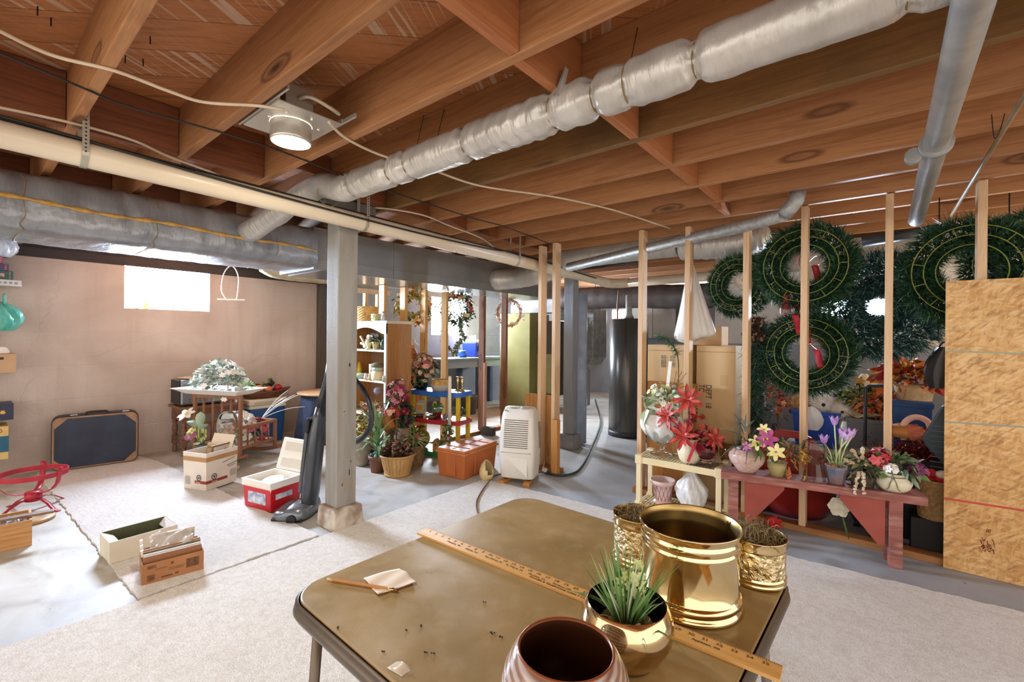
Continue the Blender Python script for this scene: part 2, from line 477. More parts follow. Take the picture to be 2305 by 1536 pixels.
def mat_wall2():
    s = NT('storage_wall'); v = s.mapping()
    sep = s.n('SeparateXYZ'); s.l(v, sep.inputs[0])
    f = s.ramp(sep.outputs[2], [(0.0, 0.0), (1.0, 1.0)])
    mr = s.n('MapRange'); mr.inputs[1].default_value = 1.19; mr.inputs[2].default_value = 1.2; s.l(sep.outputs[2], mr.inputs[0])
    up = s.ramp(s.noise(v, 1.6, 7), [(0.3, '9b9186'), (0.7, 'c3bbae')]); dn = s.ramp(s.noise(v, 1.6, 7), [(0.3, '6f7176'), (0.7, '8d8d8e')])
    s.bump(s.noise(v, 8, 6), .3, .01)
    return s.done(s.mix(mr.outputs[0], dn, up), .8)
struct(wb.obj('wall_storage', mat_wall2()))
# dark sill boards on top of the walls, rim boards between the joist ends
M_SILL = wood('sill_wood', '3a2f2a', '2a2422', '1a1614', 'Y', knots=False)
struct(MB().box(WX - .2, WX - .005, -3.5, 9.3, 1.912, 2.0).box(WX - .2, WX - .03, -3.5, 9.3, 2.0, JB).obj('trim_1', M_SILL))
struct(MB().box(WX - .2, WX - .1, -3.5, 9.3, JB, JT).obj('trim_2', M_SILL))
# windows: bright frosted daylight
M_DAY = C('cfe3ff', emit=WINDOW_L); M_DAY2 = C('e6f2ff', emit=230.0); M_DAY3 = C('cfe4ff', emit=260.0)
M_WINF = C('dcdedc', rough=.5)
def window(name, x, y0, y1, z0, z1, axis, m):
    f = MB(); t = .03
    if axis == 'X':
        f.box(x, x + .04, y0, y1, z0, z0 + t).box(x, x + .04, y0, y1, z1 - t, z1)
        f.box(x, x + .04, y0, y0 + t, z0 + t, z1 - t).box(x, x + .04, y1 - t, y1, z0 + t, z1 - t)
        g = MB().add([(x + .01, y0 + t, z0 + t), (x + .01, y1 - t, z0 + t), (x + .01, y1 - t, z1 - t), (x + .01, y0 + t, z1 - t)], [(0, 1, 2, 3)])
    else:
        f.box(y0, y1, x - .04, x, z0, z0 + t).box(y0, y1, x - .04, x, z1 - t, z1)
        f.box(y0, y0 + t, x - .04, x, z0 + t, z1 - t).box(y1 - t, y1, x - .04, x, z0 + t, z1 - t)
        g = MB().add([(y0 + t, x - .01, z0 + t), (y0 + t, x - .01, z1 - t), (y1 - t, x - .01, z1 - t), (y1 - t, x - .01, z0 + t)], [(0, 1, 2, 3)])
    o = struct(f.obj(name, M_WINF)); g.obj('pane', m, o)
    return o
window('window_1', WX - .2, w0y, w1y, w0z, w1z, 'X', M_DAY)
window('window_2', WX - .2, v0y, v1y, v0z, v1z, 'X', M_DAY2)
window('window_4', 9.35, u0.x, u1.x, u1.z, u0.z, 'Y', M_DAY2)
window('window_3', 5.0, rx0.x, rx1.x, rx1.z, rx0.z, 'Y', M_DAY3)

# carpets
def carpet(name, poly, label, z=.012):
    mb = MB(); pts = []
    for i in range(len(poly)):
        a = Vector(poly[i]); b = Vector(poly[(i + 1) % len(poly)]); n = max(1, int((b - a).length / .03))
        nrm = Vector((b - a).normalized()).to_3d().cross(Vector((0, 0, 1)))
        for k in range(n):
            q = a.lerp(b, k / n); j = random.uniform(-.006, .006); pts.append((q.x + nrm.x * j, q.y + nrm.y * j))
    return tag(mb.prism(pts, z, Matrix.Translation((0, 0, .0005))).obj(name, M_CARPET), label, 'carpet')
carpet('carpet', [(-2.655, 2.89), (-2.655, -2.2), (3.2, -2.2), (3.2, 3.25), (.5, 3.085), (-.46, 3.0), (-2.07, 2.945)],
       'large beige carpet remnant under the folding table, nearest the viewer')
carpet('carpet', [(-5.72, .46), (-2.675, .545), (-2.69, 1.43), (-3.76, 1.345), (-5.36, 1.245), (-5.75, 1.17)],
       'beige carpet strip running from the suitcase to the grey post', .011)

# subfloor
def mat_subfloor():
    s = NT('subfloor'); v = s.mapping(rot=(0, 0, R_(45)))
    sep = s.n('SeparateXYZ'); s.l(v, sep.inputs[0])
    fr = s.n('Math'); fr.operation = 'MULTIPLY'; fr.inputs[1].default_value = 1 / .19; s.l(sep.outputs[1], fr.inputs[0])
    fl = s.n('Math'); fl.operation = 'FLOOR'; s.l(fr.outputs[0], fl.inputs[0])
    fc = s.n('Math'); fc.operation = 'FRACT'; s.l(fr.outputs[0], fc.inputs[0])
    wn = s.n('TexWhiteNoise'); wn.noise_dimensions = '1D'; s.l(fl.outputs[0], wn.inputs['W'])
    g = s.noise(s.mapping((1.2, 14, 1), rot=(0, 0, R_(45))), 2.5, 5, 1.0)
    col = s.ramp(g, [(0.3, '935d35'), (0.5, 'b87846'), (0.7, 'a0663a')])
    scr = s.ramp(s.noise(s.mapping((1.0, 30, 1), rot=(0, 0, R_(118))), 1.6, 4, .4), [(0.54, 0.0), (0.62, 0.7)])
    ms = s.mix(1.0, scr, s.ramp(wn.outputs['Value'], [(0.5, 0.0), (0.62, 1.0)]), 'MULTIPLY')
    col = s.mix(ms, col, 'cdb59c')
    seam = s.ramp(fc.outputs[0], [(0.0, 1.0), (0.025, 0.0)])
    col = s.mix(seam, col, '2a160c')
    return s.done(col, .65)
struct(MB().box(-6.05, 3.2, -2.2, 9.3, JT, JT + .03).obj('ceiling', mat_subfloor()))

# joists
M_J = [wood('joist_a', 'b38054', '98653c', '4a2411', 'X', seed=0.3), wood('joist_b', 'bb8656', '9f6c42', '4a2411', 'X', seed=4.1),
       wood('joist_c', 'a9774c', '905f38', '421f10', 'X', seed=8.7)]
M_JM = wood('joist_mouldy', '8f6a3c', '76522c', '3f2413', 'X', seed=5.5, dirt='4d4228')
def jy(k): return 1.124 + .397 * k
words = {0: 'nearest the recessed lamp on its far side', 1: 'just behind the insulated branch duct', 2: 'with the dark mouldy face below the branch duct',
         3: 'next one past the mouldy joist', 4: 'second one past the mouldy joist', 5: 'last one before the stud wall', 6: 'resting right over the stud wall'}
for k in range(-5, 14):
    y = jy(k)
    o = MB().box(WX - .1, 3.2, y - .038, y, JB, JT).obj('ceiling_joist', M_JM if k == 2 else M_J[(k * 7) % 3], bevel=.003)
    if k in words: lb = 'orange-brown ceiling joist ' + words[k]
    elif k == -1: lb = 'orange-brown ceiling joist on the near side of the recessed lamp'
    elif k == -2: lb = 'orange-brown ceiling joist at the upper left corner of the photo'
    elif k < -2: lb = 'orange-brown ceiling joist overhead, nearer than the lamp'
    else: lb = 'shadowed ceiling joist beyond the stud wall'
    tag(o, lb, 'joist', 'floor joists overhead')
# solid blocking boards between joists over the girder line and in mid span
M_BLK = wood('blocking', '8c4f29', '6d3a1e', '35180c', 'Y', seed=2.2); M_BLK2 = wood('blocking_light', 'b9784a', 'a3643a', '4a2411', 'Y', seed=3.2)
for k in range(-3, 7):
    y0, y1 = jy(k), jy(k + 1) - .038
    zb = JB + .004 if k != 0 else JB + .12
    tag(MB().box(-2.72, -2.68, y0 + .002, y1 - .002, zb, JT - .002).obj('blocking_board', M_BLK, bevel=.002),
        'dark brown blocking board between joists above the white pipe', 'blocking', 'blocking over the white pipe')
for k in range(-4, 4):
    tag(MB().box(-4.24, -4.20, jy(k) + .002, jy(k + 1) - .04, JB + .004, JT - .002).obj('blocking_board', M_BLK, bevel=.002),
        'dark brown blocking board between joists behind the foil-wrapped trunk duct', 'blocking', 'blocking behind the trunk duct')
mids = [(-1, 1160, 125, 'left of the branch duct, nearest the viewer'), (0, 1195, 165, 'short one just above the branch duct'),
        (1, 1380, 275, 'partly hidden by the branch duct'), (2, 1415, 300, 'beside the mouldy joist'), (3, 1520, 385, 'in the middle of the ceiling'),
        (4, 1600, 440, 'second from the stud wall'), (5, 1630, 480, 'closest to the stud wall')]
for k, px, py, w in mids:
    x = PZ(px, py, JB).x
    tag(MB().box(x - .02, x + .018, jy(k) + .002, jy(k + 1) - .04, JB + .003, JT - .002).obj('blocking_board', M_BLK2, bevel=.002),
        'light brown bridging block between joists, ' + w, 'blocking', 'bridging blocks in mid span')

# gaps of pink insulation stuffed at the rim
M_INS = C('a98a78', 'c7a794', rough=.95, scale=9, bump=.6)
for y0, y1 in ((jy(-4), jy(-3)), (jy(-3), jy(-2)), (jy(-2), jy(-1))):
    mb = MB()
    mb.sheet(lambda u, v: (WX - .06 + .05 * math.sin(v * PI) + .03 * math.sin(u * 9) * math.sin(v * 7), y0 + .003 + (y1 - y0 - .044) * u, JB + .01 + .2 * v), 14, 8)
    tag(mb.obj('insulation_batt', M_INS), 'brownish insulation batt stuffed between joist ends above the window wall', 'insulation', 'insulation at the rim')

# ------------------------------------------------------------------ posts
def mat_post(name, a, b, c):
    s = NT(name); v = s.mapping()
    col = s.ramp(s.noise(s.mapping((5, 5, .8)), 2.2, 7, .5), [(0.3, b), (0.6, a)])
    wear = s.ramp(s.noise(s.mapping((4, 4, 1.3), loc=(3, 1, 0)), 2.0, 8), [(0.60, 0.0), (0.72, 0.75)])
    col = s.mix(wear, col, c)
    s.bump(s.noise(s.mapping((30, 30, 90), rot=(.3, .3, 0)), 2, 3), .3, .004)
    return s.done(col, .6)
M_POST = mat_post('grey_post', '928f89', '7d7a75', '937a5c'); M_POST2 = mat_post('grey_post_far', '8f9196', '777b80', 'a5a39c')
M_BLOCKC = C('8d7c6c', 'c7beb2', rough=.9, scale=9, bump=.7, lo=.4, hi=.62)
bc = (-2.76, 1.61)
t = thing('support_post', 'grey painted square wooden post on a concrete block, in front of the vacuum', 'post', (bc[0], bc[1], 0))
MB().taper((0, 0, 0), (.22, .22), (.20, .20), .135, 0).obj('footing', M_BLOCKC, t, bevel=.012, label='rough concrete footing block')
p = MB().box(-.07, .07, -.07, .07, .135, 2.05).obj('shaft', M_POST, t, bevel=.006)
for z, y, w, h in ((.35, .02, .006, .035), (.42, .03, .004, .012), (.28, -.03, .004, .02), (1.05, .015, .01, .02), (.75, -.02, .006, .006)):
    MB().cbox((.071, y, z), (.002, w, h)).obj('chip', C('3b2f26', rough=.9), p)
pp = PZ(1283, 1008, 0)
t = thing('support_post', 'grey square post standing behind the door opening, near the water heater', 'post', (pp.x, pp.y, 0))
MB().taper((0, 0, 0), (.2, .2), (.17, .17), .16).obj('footing', C('7d7d80', '96969a', rough=.8, scale=8, bump=.3), t, bevel=.01)
MB().box(-.06, .06, -.06, .06, .16, 1.9).obj('shaft', M_POST2, t, bevel=.006)
t = tag(MB().tube([(pp.x + .0, pp.y + .22, .02), (pp.x + .0, pp.y + .22, 1.75)], .07, 18).obj('drain_stack', C('a9b3c4', '8d97a8', rough=.5, scale=5)),
        'blue-grey vertical drain pipe right behind the far grey post', 'pipe')
dp0 = PX(727, 640, WX)
tag(MB().box(WX + .002, WX + .09, dp0.y - .09, dp0.y + .07, 0, 1.93).obj('wall_post', wood('dark_post', '5e554c', '463f38', '2a2420', 'Z', knots=False), bevel=.006),
    'dark brown-grey upright timber against the wall where beige paint turns grey', 'post')

TXF, TXB, TZB, TZT = -3.5, -4.1, 1.765, 2.098
# ------------------------------------------------------------------ stud wall
M_STUD = wood('stud', 'd8b792', 'c69f74', '7a4a25', 'Z', seed=1.1); M_STUD2 = wood('stud_warm_lit', 'd4a866', 'bd8d4c', '6d4320', 'Z', seed=3.7)  # M_STUD2: warm light on the studs painted in as yellower wood
M_STUDD = wood('stud_dark', '8d5a35', '714426', '3a2010', 'Z', seed=6.1); M_PLATE = wood('plate', 'a5713f', '875629', '5a3418', 'X', seed=2.0)
SY = 3.46
studs = [(-2.495, JB - .02, 'left one of the pair beside the dehumidifier'), (-2.338, JB - .01, 'right one of the pair, with an orange block at its foot'),
         (-1.507, JB - .01, 'at the right side of the door opening'), (-1.141, 2.08, 'in front of the hanging white plastic bag'),
         (-.742, 2.005, 'right of the carton marked DEPT, short of the ceiling'), (-.40, JB - .01, 'crossing the middle of the two stacked wreaths'),
         (.022, JB - .01, 'in front of the bluish wreath by the bright window'), (.404, JB - .01, 'rising behind the chipboard panel')]
for i, (x, zt, w) in enumerate(studs):
    o = MB().box(x - .019, x + .019, SY, SY + .089, .04, zt).obj('wall_stud', M_STUD, bevel=.003)
    tag(o, 'bare light wood stud ' + w, 'stud', 'studs of the open partition')
tag(MB().box(-1.56, 1.3, SY, SY + .089, 0, .039).obj('bottom_plate', M_PLATE, bevel=.003), 'worn wooden bottom plate on the floor under the red bench', 'lumber')
tag(MB().box(-2.56, -2.27, SY, SY + .089, 0, .039).obj('bottom_plate', M_PLATE, bevel=.003), 'short wooden bottom plate behind the white dehumidifier', 'lumber')
a = PY(1250, 945, 3.42)
tag(MB().box(-2.31, -2.25, 3.40, 3.455, 0, .50).obj('lumber_offcut', wood('offcut', 'c9904f', 'b27838', '6d4320', 'Z', knots=False), bevel=.004),
    'orange-brown lumber block nailed at the foot of the stud right of the dehumidifier', 'lumber')
b0 = PY(1183, 885, 3.56); b1 = PY(1240, 1050, 3.56)
tag(MB().box(b0.x, b1.x + .02, 3.555, 3.585, .02, b0.z).obj('plywood_offcut', wood('plyo', 'c48d4c', '9c6632', '6a3e1c', 'Z', seed=9), bevel=.002),
    'orange plywood offcut standing behind the dehumidifier studs', 'board')
# partition under the trunk duct
SX = -3.95
for y, m, w in ((2.766, M_STUD2, 'first past the grey post, behind the wicker basket'), (3.028, M_STUD2, 'second past the grey post, left of the ringed autumn wreath'),
                (3.307, M_STUD2, 'third past the grey post, left of the rose wreath'), (3.62, M_STUD2, 'fourth past the grey post, crossing the rose wreath'),
                (4.266, M_STUDD, 'dark one with a short pale strip at its foot'), (4.707, M_STUDD, 'stained one holding the small twig wreath')):
    o = MB().box(SX - .089, SX, y, y + .038, 1.405 if y < 2.8 else .04, TZB - .007).obj('wall_stud', m, bevel=.003)
    tag(o, 'wood stud under trunk duct, ' + w, 'stud', 'studs under the trunk duct')
tag(MB().box(SX - .089, SX, 2.98, 4.8, 0, .039).obj('bottom_plate', M_PLATE, bevel=.003), 'wooden bottom plate behind the toy-coloured shelf', 'lumber')
tag(MB().box(SX + .002, SX + .022, 4.262, 4.308, .04, .9).obj('wood_strip', C('c99a80', 'b58468', rough=.7, scale=4), bevel=.002), 'short pinkish wood strip fixed to the dark stud', 'lumber')
fx = -4.55
t = thing('shelf_frame', 'pale timber frame behind the bookcase top', 'frame', (fx, 2.2, 0))
h0 = PX(800, 652, fx); h1 = PX(862, 640, fx)
MB().box(-.05, 0, h0.y - 2.2 - .3, h1.y - 2.2 + .1, h0.z - .03, h0.z + .02).obj('rail', M_STUD, t)
for px in (822, 850): MB().box(-.05, 0, PX(px, 700, fx).y - 2.2, PX(px, 700, fx).y - 2.2 + .04, 0.0, h0.z - .03).obj('upright', M_STUD2, t)

# OSB panel
def mat_osb():
    s = NT('osb'); col = None
    base = s.ramp(s.noise(s.mapping((1, 1, 1)), 2.5, 4), [(0.3, 'b98547'), (0.7, 'd2a468')]); col = base
    for i, (rot, c, sc) in enumerate(((.4, 'e0ba82', 60), (1.2, 'b98a52', 70), (2.0, 'd9b074', 64), (2.7, 'c89a5f', 80), (.9, 'e6c592', 90), (1.7, 'b07f48', 84), (.1, 'dcb57c', 96), (2.3, 'cfa46a', 74))):
        vo = s.n('TexVoronoi'); vo.feature = 'F1'; vo.inputs['Scale'].default_value = sc
        s.l(s.mapping((1, 1, .2), rot=(0, rot, 0), loc=(i * .37, 0, i * .71)), vo.inputs['Vector'])
        k = s.ramp(vo.outputs['Color'], [(0.62, 0.0), (0.68, 0.5)])
        col = s.mix(k, col, c)
    fine = s.noise(s.mapping((60, 60, 14), rot=(0, .9, 0)), 1.0, 3)
    col = s.mix(s.ramp(fine, [(0.55, 0.0), (0.7, 0.55)]), col, '7c4f26')
    s.bump(fine, .2, .003)
    return s.done(col, .7)
o0 = PY(2123, 1276, 3.44); oz = PY(2127, 634, 3.44).z
t = thing('chipboard_panel', 'tall oriented strand board panel leaning on the studs at the right edge', 'board', (o0.x, 3.44, 0))
MB().box(0, 1.22, -.006, .008, .002, oz).obj('sheet', mat_osb(), t)
for (pa, pb, hx, th, nm) in (((2127, 791), (2305, 796), '9aa18a', .008, 'chalk_line'), ((2127, 950), (2305, 962), '93998a', .008, 'chalk_line'), ((2124, 1122), (2305, 1150), 'c4584a', .011, 'marker_line')):
    q0 = PY(*pa, 3.433); q1 = PY(*pb, 3.433); dx = 1.2; dz = (q1.z - q0.z) / (q1.x - q0.x) * dx
    mb = MB(); z0 = q0.z
    mb.add([(0.002, -.0068, z0 - th / 2), (dx, -.0068, z0 + dz - th / 2), (dx, -.0068, z0 + dz + th / 2), (0.002, -.0068, z0 + th / 2)], [(0, 1, 2, 3)])
    mb.obj(nm, C(hx, rough=.9), t)
mb = MB(); q = PY(2220, 1225, 3.433)
for i in range(26):
    a = Vector((q.x - o0.x + random.uniform(-.02, .03), -.0066, q.z + random.uniform(-.035, .02))); d = Vector((random.uniform(-.01, .01), 0, random.uniform(-.025, .025)))
    mb.tube([a, a + d], .0016, 4)
for i in range(3):
    a = Vector((q.x - o0.x + .0 + i * .006, -.0066, q.z + .06)); mb.tube([a, a + Vector((.004, 0, .02))], .0015, 4)
mb.obj('stamp_mark', C('7a2f1c', rough=.9), t)

# ------------------------------------------------------------------ ducts and pipes
M_FOIL = C('d0cdc6', 'bfbcb5', rough=.36, metal=.4, scale=4, bump=.7, bs=16, st=(3, .8, .8))
M_FOILD = C('a0a2a6', '8b8e93', rough=.34, metal=.45, scale=4, bump=.8, bs=9, st=(1, 2.2, 1))
M_YINS = C('b88a45', 'd0a862', rough=.95, scale=30, bump=.8)
M_TWINE = C('8a7348', rough=.9); M_WIRE = C('3a3026', rough=.6)
bd = thing('insulated_branch_duct', 'silver foil-wrapped round duct running diagonally across under the joists', 'duct', (0, 0, 0))
DY = 1.38; DZ = 2.068
pinch = {}
for px, py, dp in ((740, 432, .1), (800, 405, .2), (885, 372, .28), (925, 355, .3), (1055, 312, .32), (1250, 245, .25), (1345, 215, .3), (1420, 190, .12), (1570, 135, .35), (2045, 10, .25)):
    pinch[PY(px, py, DY).x] = dp
path = []; rad = []
x = 1.6
def rduct(x):
    r = .073
    for px_, d in pinch.items():
        r *= 1 - d * math.exp(-((x - px_) / .018) ** 2)
    return r
while x > -2.35:
    path.append((x, DY, DZ)); rad.append(rduct(x) * (1 + .012 * math.sin(x * 31) + .01 * math.sin(x * 67))); x -= .0125
for px_, pz_ in ((-2.42, 2.08), (-2.5, 2.11), (-2.6, 2.135), (-2.7, 2.135), (-2.8, 2.12), (-2.9, 2.1), (-3.0, 2.075), (-3.1, 2.045), (-3.2, 2.02), (-3.3, 1.995), (-3.4, 1.97), (-3.53, 1.95)):
    path.append((px_, DY - max(0, -2.8 - px_) * .12, pz_)); rad.append(.07 + .004 * math.sin(px_ * 40))
mb = MB(); mb.tube(path, rad, 40)
# cloth-like wrinkles pressed into the wrap
for i, v in enumerate(mb.v):
    x, y, z = v
    if x > -2.3:
        a = math.atan2(z - DZ, y - DY); k = math.exp(-((x + 1.05) / .28) ** 2) * .10 + .018
        near = min(abs(x - p_) for p_ in pinch); k += .12 * math.exp(-(near / .03) ** 2)
        f = 1 + k * (.5 * math.sin(x * 95 + 3 * math.sin(a * 2)) + .5 * math.sin(a * 9 + x * 14)) * .5
        f += .02 * math.sin(x * 41 + a * 3) * math.sin(a * 5 - x * 23)
        mb.v[i] = (x, DY + (y - DY) * f, DZ + (z - DZ) * f)
mb.obj('foil_wrap', M_FOIL, bd)
for px_, d in pinch.items():
    r = rduct(px_) + .002; mb = MB()
    mb.tube([(px_ + .004 * math.sin(a), DY + r * math.cos(a), DZ + r * math.sin(a)) for a in [2 * PI * i / 24 for i in range(24)]], .0022, 5, closed=True)
    mb.obj('tie_wire', M_TWINE, bd)
for px, py, dy in ((1435, 62, 120), (955, 255, 90), (1000, 245, 60)):
    q = PY(px, py, jy(1) - .04); MB().tube([q, (q.x - .01, DY + .05, DZ + .06)], .0016, 5).obj('hanger_wire', M_WIRE, bd)
q = PY(1250, 215, DY - .08)
mb = MB(); mb.sheet(lambda u, v: (q.x + .02 * v + .03 * (u - .5) * (1 - v), DY - .07 + .03 * v + .012 * math.sin(u * 14), DZ + .01 + .105 * v), 10, 6)
mb.obj('loose_flap', M_FOIL, bd)

# trunk duct
yw = PX(712, 560, TXF).y
td = thing('trunk_duct', 'rectangular supply trunk duct, foil-wrapped at the left and bare grey past the post', 'duct', (0, 0, 0))
def rrect(u):
    # rounded rectangle perimeter in (x,z)
    cx, cz, hx, hz, r = (TXF + TXB) / 2, (TZB + TZT) / 2 + .008, .33, .163, .09
    a = u * 2 * PI; ca, sa = math.cos(a), math.sin(a); e = .38
    return cx + hx * math.copysign(abs(ca) ** e, ca), cz + hz * math.copysign(abs(sa) ** e, sa)
def wrapf(u, v):
    y = -1.5 + (yw + 1.5) * v; x, z = rrect(u)
    b = 0
    for yt in (.22, .78, 1.5): b += .02 * math.exp(-((y - yt) / .05) ** 2)
    w = .011 * math.sin(y * 23 + u * 20) * math.sin(u * 25 + y * 9) + .006 * math.sin(y * 61 + math.sin(u * 30) * 2)
    cx, cz = (TXF + TXB) / 2, (TZB + TZT) / 2
    k = 1 - b - w * 1.0
    return (cx + (x - cx) * k, y, cz + (z - cz) * (k - .0))
MB().sheet(wrapf, 64, 130, closed=True).obj('foil_wrap', M_FOILD, td)
mb = MB(); pts = []
for i in range(90):
    y = -1.5 + (yw + 1.48) * i / 89; pts.append((TXF + .042, y, 1.935 + .006 * math.sin(y * 9) - .018 * (y - .2)))
mb.tube(pts, [.009 + .004 * math.sin(i * 1.7) + random.uniform(0, .003) for i in range(90)], 6); mb.obj('insulation_seam', M_YINS, td)
for yt in (.22, .78, 1.5):
    mb = MB(); mb.tube([(a * 1.0, yt + .01 * math.sin(i), b) for i, (a, b) in enumerate([((TXF + TXB) / 2 + (rrect(k / 40)[0] - (TXF + TXB) / 2) * .985, (TZB + TZT) / 2 + (rrect(k / 40)[1] - (TZB + TZT) / 2) * .985) for k in range(40)])], .0022, 5, closed=True)
    mb.obj('twine', M_TWINE, td)
mb = MB().box(TXB, TXF, yw - .02, 5.3, TZB, TZT); mb.box(TXF, TXF + .012, yw, 5.3, TZB + .075, TZB + .082)
mb.box(TXF - .002, TXF + .004, 2.55, 2.57, TZB, TZT)
mb.obj('bare_duct', C('8e8b86', '7e7c79', rough=.45, metal=.25, scale=3), td, label='bare grey sheet metal duct')
MB().box(TXB + .01, TXF - .01, yw + .05, 5.25, TZB - .004, TZB - .001).obj('bottom_panel', C('b9bec2', 'a3a9ae', rough=.22, metal=.85, scale=3), td, label='shiny galvanised underside')
# girder the post carries
tag(MB().box(-2.86, -2.67, 1.44, 1.80, 2.052, JB - .003).obj('bearing_plate', C('77736e', '66635f', rough=.6, scale=6), bevel=.004), 'short grey bearing plate on top of the near grey post', 'beam')

# white drain pipe
PXX = -2.6
def pz(y): return 1.25 + .287 * 2.6 - .0187 * (y - .1)
wp = thing('drain_pipe', 'long white plastic drain pipe hung on straps below the joists', 'pipe', (0, 0, 0))
M_PVC = C('e3d5bd', 'd9c9b0', rough=.3, scale=2)
ye = 5.1
pts = [(PXX, y, pz(y)) for y in (-2.0, 0, 1, 2, 3, 4, ye - .1)] + [(PXX + .02, ye - .02, pz(ye)), (PXX + .1, ye + .04, pz(ye))]
mb = MB(); mb.tube(pts, .052, 24); mb.tube([(PXX + .1, ye + .04, pz(ye)), (-1.34, ye + .04, pz(ye) + .01)], .052, 24); mb.obj('pipe', M_PVC, wp)
mb = MB(); mb.tube([(PXX, ye - .22, pz(ye)), (PXX, ye - .1, pz(ye)), (PXX + .02, ye - .02, pz(ye)), (PXX + .1, ye + .04, pz(ye)), (PXX + .22, ye + .04, pz(ye))], .058, 24)
mb.obj('elbow', M_PVC, wp)
def strap(y, x=PXX, r=.055, name='pipe_strap', lab='', top=JB + .06):
    t = thing(name, lab, 'strap', (x, y, pz(y)), 0, 'perforated pipe straps')
    mb = MB(); ho = MB()
    pts = [(r, top - pz(y)), (r, 0)] + [(r * math.cos(a), r * math.sin(a)) for a in [-PI * i / 10 for i in range(1, 10)]] + [(-r, 0), (-r, top - pz(y))]
    for i in range(len(pts) - 1):
        (a, b), (c, d) = pts[i], pts[i + 1]
        mb.add([(a, -.011, b), (a, .011, b), (c, .011, d), (c, -.011, d)], [(0, 1, 2, 3)])
    z = 0
    while z < top - pz(y):
        for s_ in (r + .0014, -r - .0014):
            ho.add([(s_, .004 * math.cos(k * PI / 3), z + .004 * math.sin(k * PI / 3)) for k in range(6)], [tuple(range(6))])
        z += .016
    mb.obj('strip', C('b8b2a4', rough=.4, metal=.6), t, solid=.0015); ho.obj('hole', C('2c241d'), t)
strap(PX(188, 330, PXX).y, lab='perforated metal strap holding the white pipe near the left edge')
strap(PX(818, 480, PXX).y, lab='perforated metal strap holding the white pipe just right of the post')
strap(PX(1160, 580, PXX).y, lab='perforated metal strap holding the white pipe near the door opening')
# cables lying along the pipe
def cable(name, pts, r, m, lab, cat='cable', n=6):
    return tag(MB().tube(spline(pts, 8), r, n).obj(name, m), lab, cat)
M_BCAB = C('26231f', rough=.5); M_WCAB = C('d9c6ac', 'cdb899', rough=.5, scale=6)
for i, (dx, dz, lab) in enumerate(((.012, .056, 'black cable lying on the white pipe, nearest strand'), (-.002, .059, 'black cable lying on the white pipe, middle strand'), (-.02, .056, 'black cable lying on the white pipe, far strand'))):
    cable('black_cable', [(PXX + dx + .004 * math.sin(y * 3 + i), y, pz(y) + dz) for y in (-2, -1, 0, .5, 1.0, 1.5, 2.2, 3.0, 3.8)], .0045, M_BCAB, lab)
cable('black_cable', [(PXX + .024, -.5, pz(-.5) + .061), (PXX + .036, .2, pz(.2) + .056), (PXX + .06, .9, pz(.9) + .022), (PXX + .066, 1.9, pz(1.9) + .005), (PXX + .066, 2.8, pz(2.8) + .022),
                      (PXX + .042, 3.2, pz(3.2) + .058), (PXX + .066, 4.0, pz(4.0) + .02), (PXX + .068, 4.6, pz(4.6) + .0)], .006, M_BCAB, 'thick black cable drooping over the front of the white pipe')
JW = JB - .006
def wires(pl, z=None): return [PZ(a, b, (z or JW)) for a, b in pl]
cable('white_cable', wires([(-40, 45), (0, 70), (120, 125), (260, 160), (380, 205), (460, 230), (580, 238), (640, 248)]), .006, M_WCAB, 'white electrical cable from the upper left corner to the recessed lamp')
cable('white_cable', wires([(-40, 232), (0, 242), (140, 272), (230, 295), (310, 320), (380, 352), (470, 385), (500, 398)]), .006, M_WCAB, 'white electrical cable above the white pipe at the left')
cable('white_cable', wires([(740, 275), (780, 312), (860, 350), (960, 378), (1080, 418), (1240, 442), (1350, 465), (1420, 485), (1510, 515)]), .006, M_WCAB, 'white electrical cable from the recessed lamp across to the stud wall')
cable('white_cable', wires([(815, 475), (840, 468), (900, 474), (960, 487), (1010, 508), (1062, 527), (1090, 540), (1111, 556)]), .006, M_WCAB, 'white electrical cable right of the post ending at the white pipe')
cable('black_cable', wires([(-40, 105), (0, 120), (180, 195), (290, 240), (490, 296), (620, 336), (760, 390), (860, 425), (1060, 490), (1140, 512), (1240, 550)]), .004, M_BCAB, 'thin black cable stapled straight across the joists')
# rest: galvanised flue, vent pipe, copper rod
M_GALV = C('bcbfbe', '9ea2a2', rough=.5, metal=.4, scale=40)
gp = thing('galvanised_duct_pipe', 'thin galvanised round duct with an elbow passing between the studs', 'duct', (0, 0, 0))
g0 = PY(1280, 602, 3.70); g1 = PY(1700, 503, 3.42); g2 = PY(1765, 484, 3.27)
MB().tube([g0, g1, g2], .042, 20).obj('pipe', M_GALV, gp)
MB().tube([g2, g2.lerp(PY(1785, 462, 3.25), .6), PY(1792, 452, 3.25), PY(1797, 430, 3.25)], .044, 20).obj('elbow', M_GALV, gp)
vp = thing('vent_pipe', 'wide grey vent pipe hung under the joists at the upper right', 'pipe', (0, 0, 0))
ve = PZ(2062, 496, JB - .158); v0 = PZ(2192, 0, JB - .158); dirv = (v0 - ve); v00 = ve + dirv * 1.9
M_VENT = C('a8a8a4', '8f908e', rough=.4, metal=.3, scale=12)
MB().tube([ve, v00], .037, 24).obj('pipe', M_VENT, vp)
cv = PZ(2095, 325, JB - .158); cl = ve.lerp(v0, (cv - ve).length / dirv.length); dn = dirv.normalized()
mb = MB(); mb.tube([cl - dn * .02, cl + dn * .012], .049, 24); mb.obj('collar', M_VENT, vp, label='grey collar ring round the pipe')
q = cl + Vector((-.06, .02, -.02)); mb = MB(); mb.tube([q - dn * .05, q], .026, 16); mb.obj('stub', M_VENT, vp)
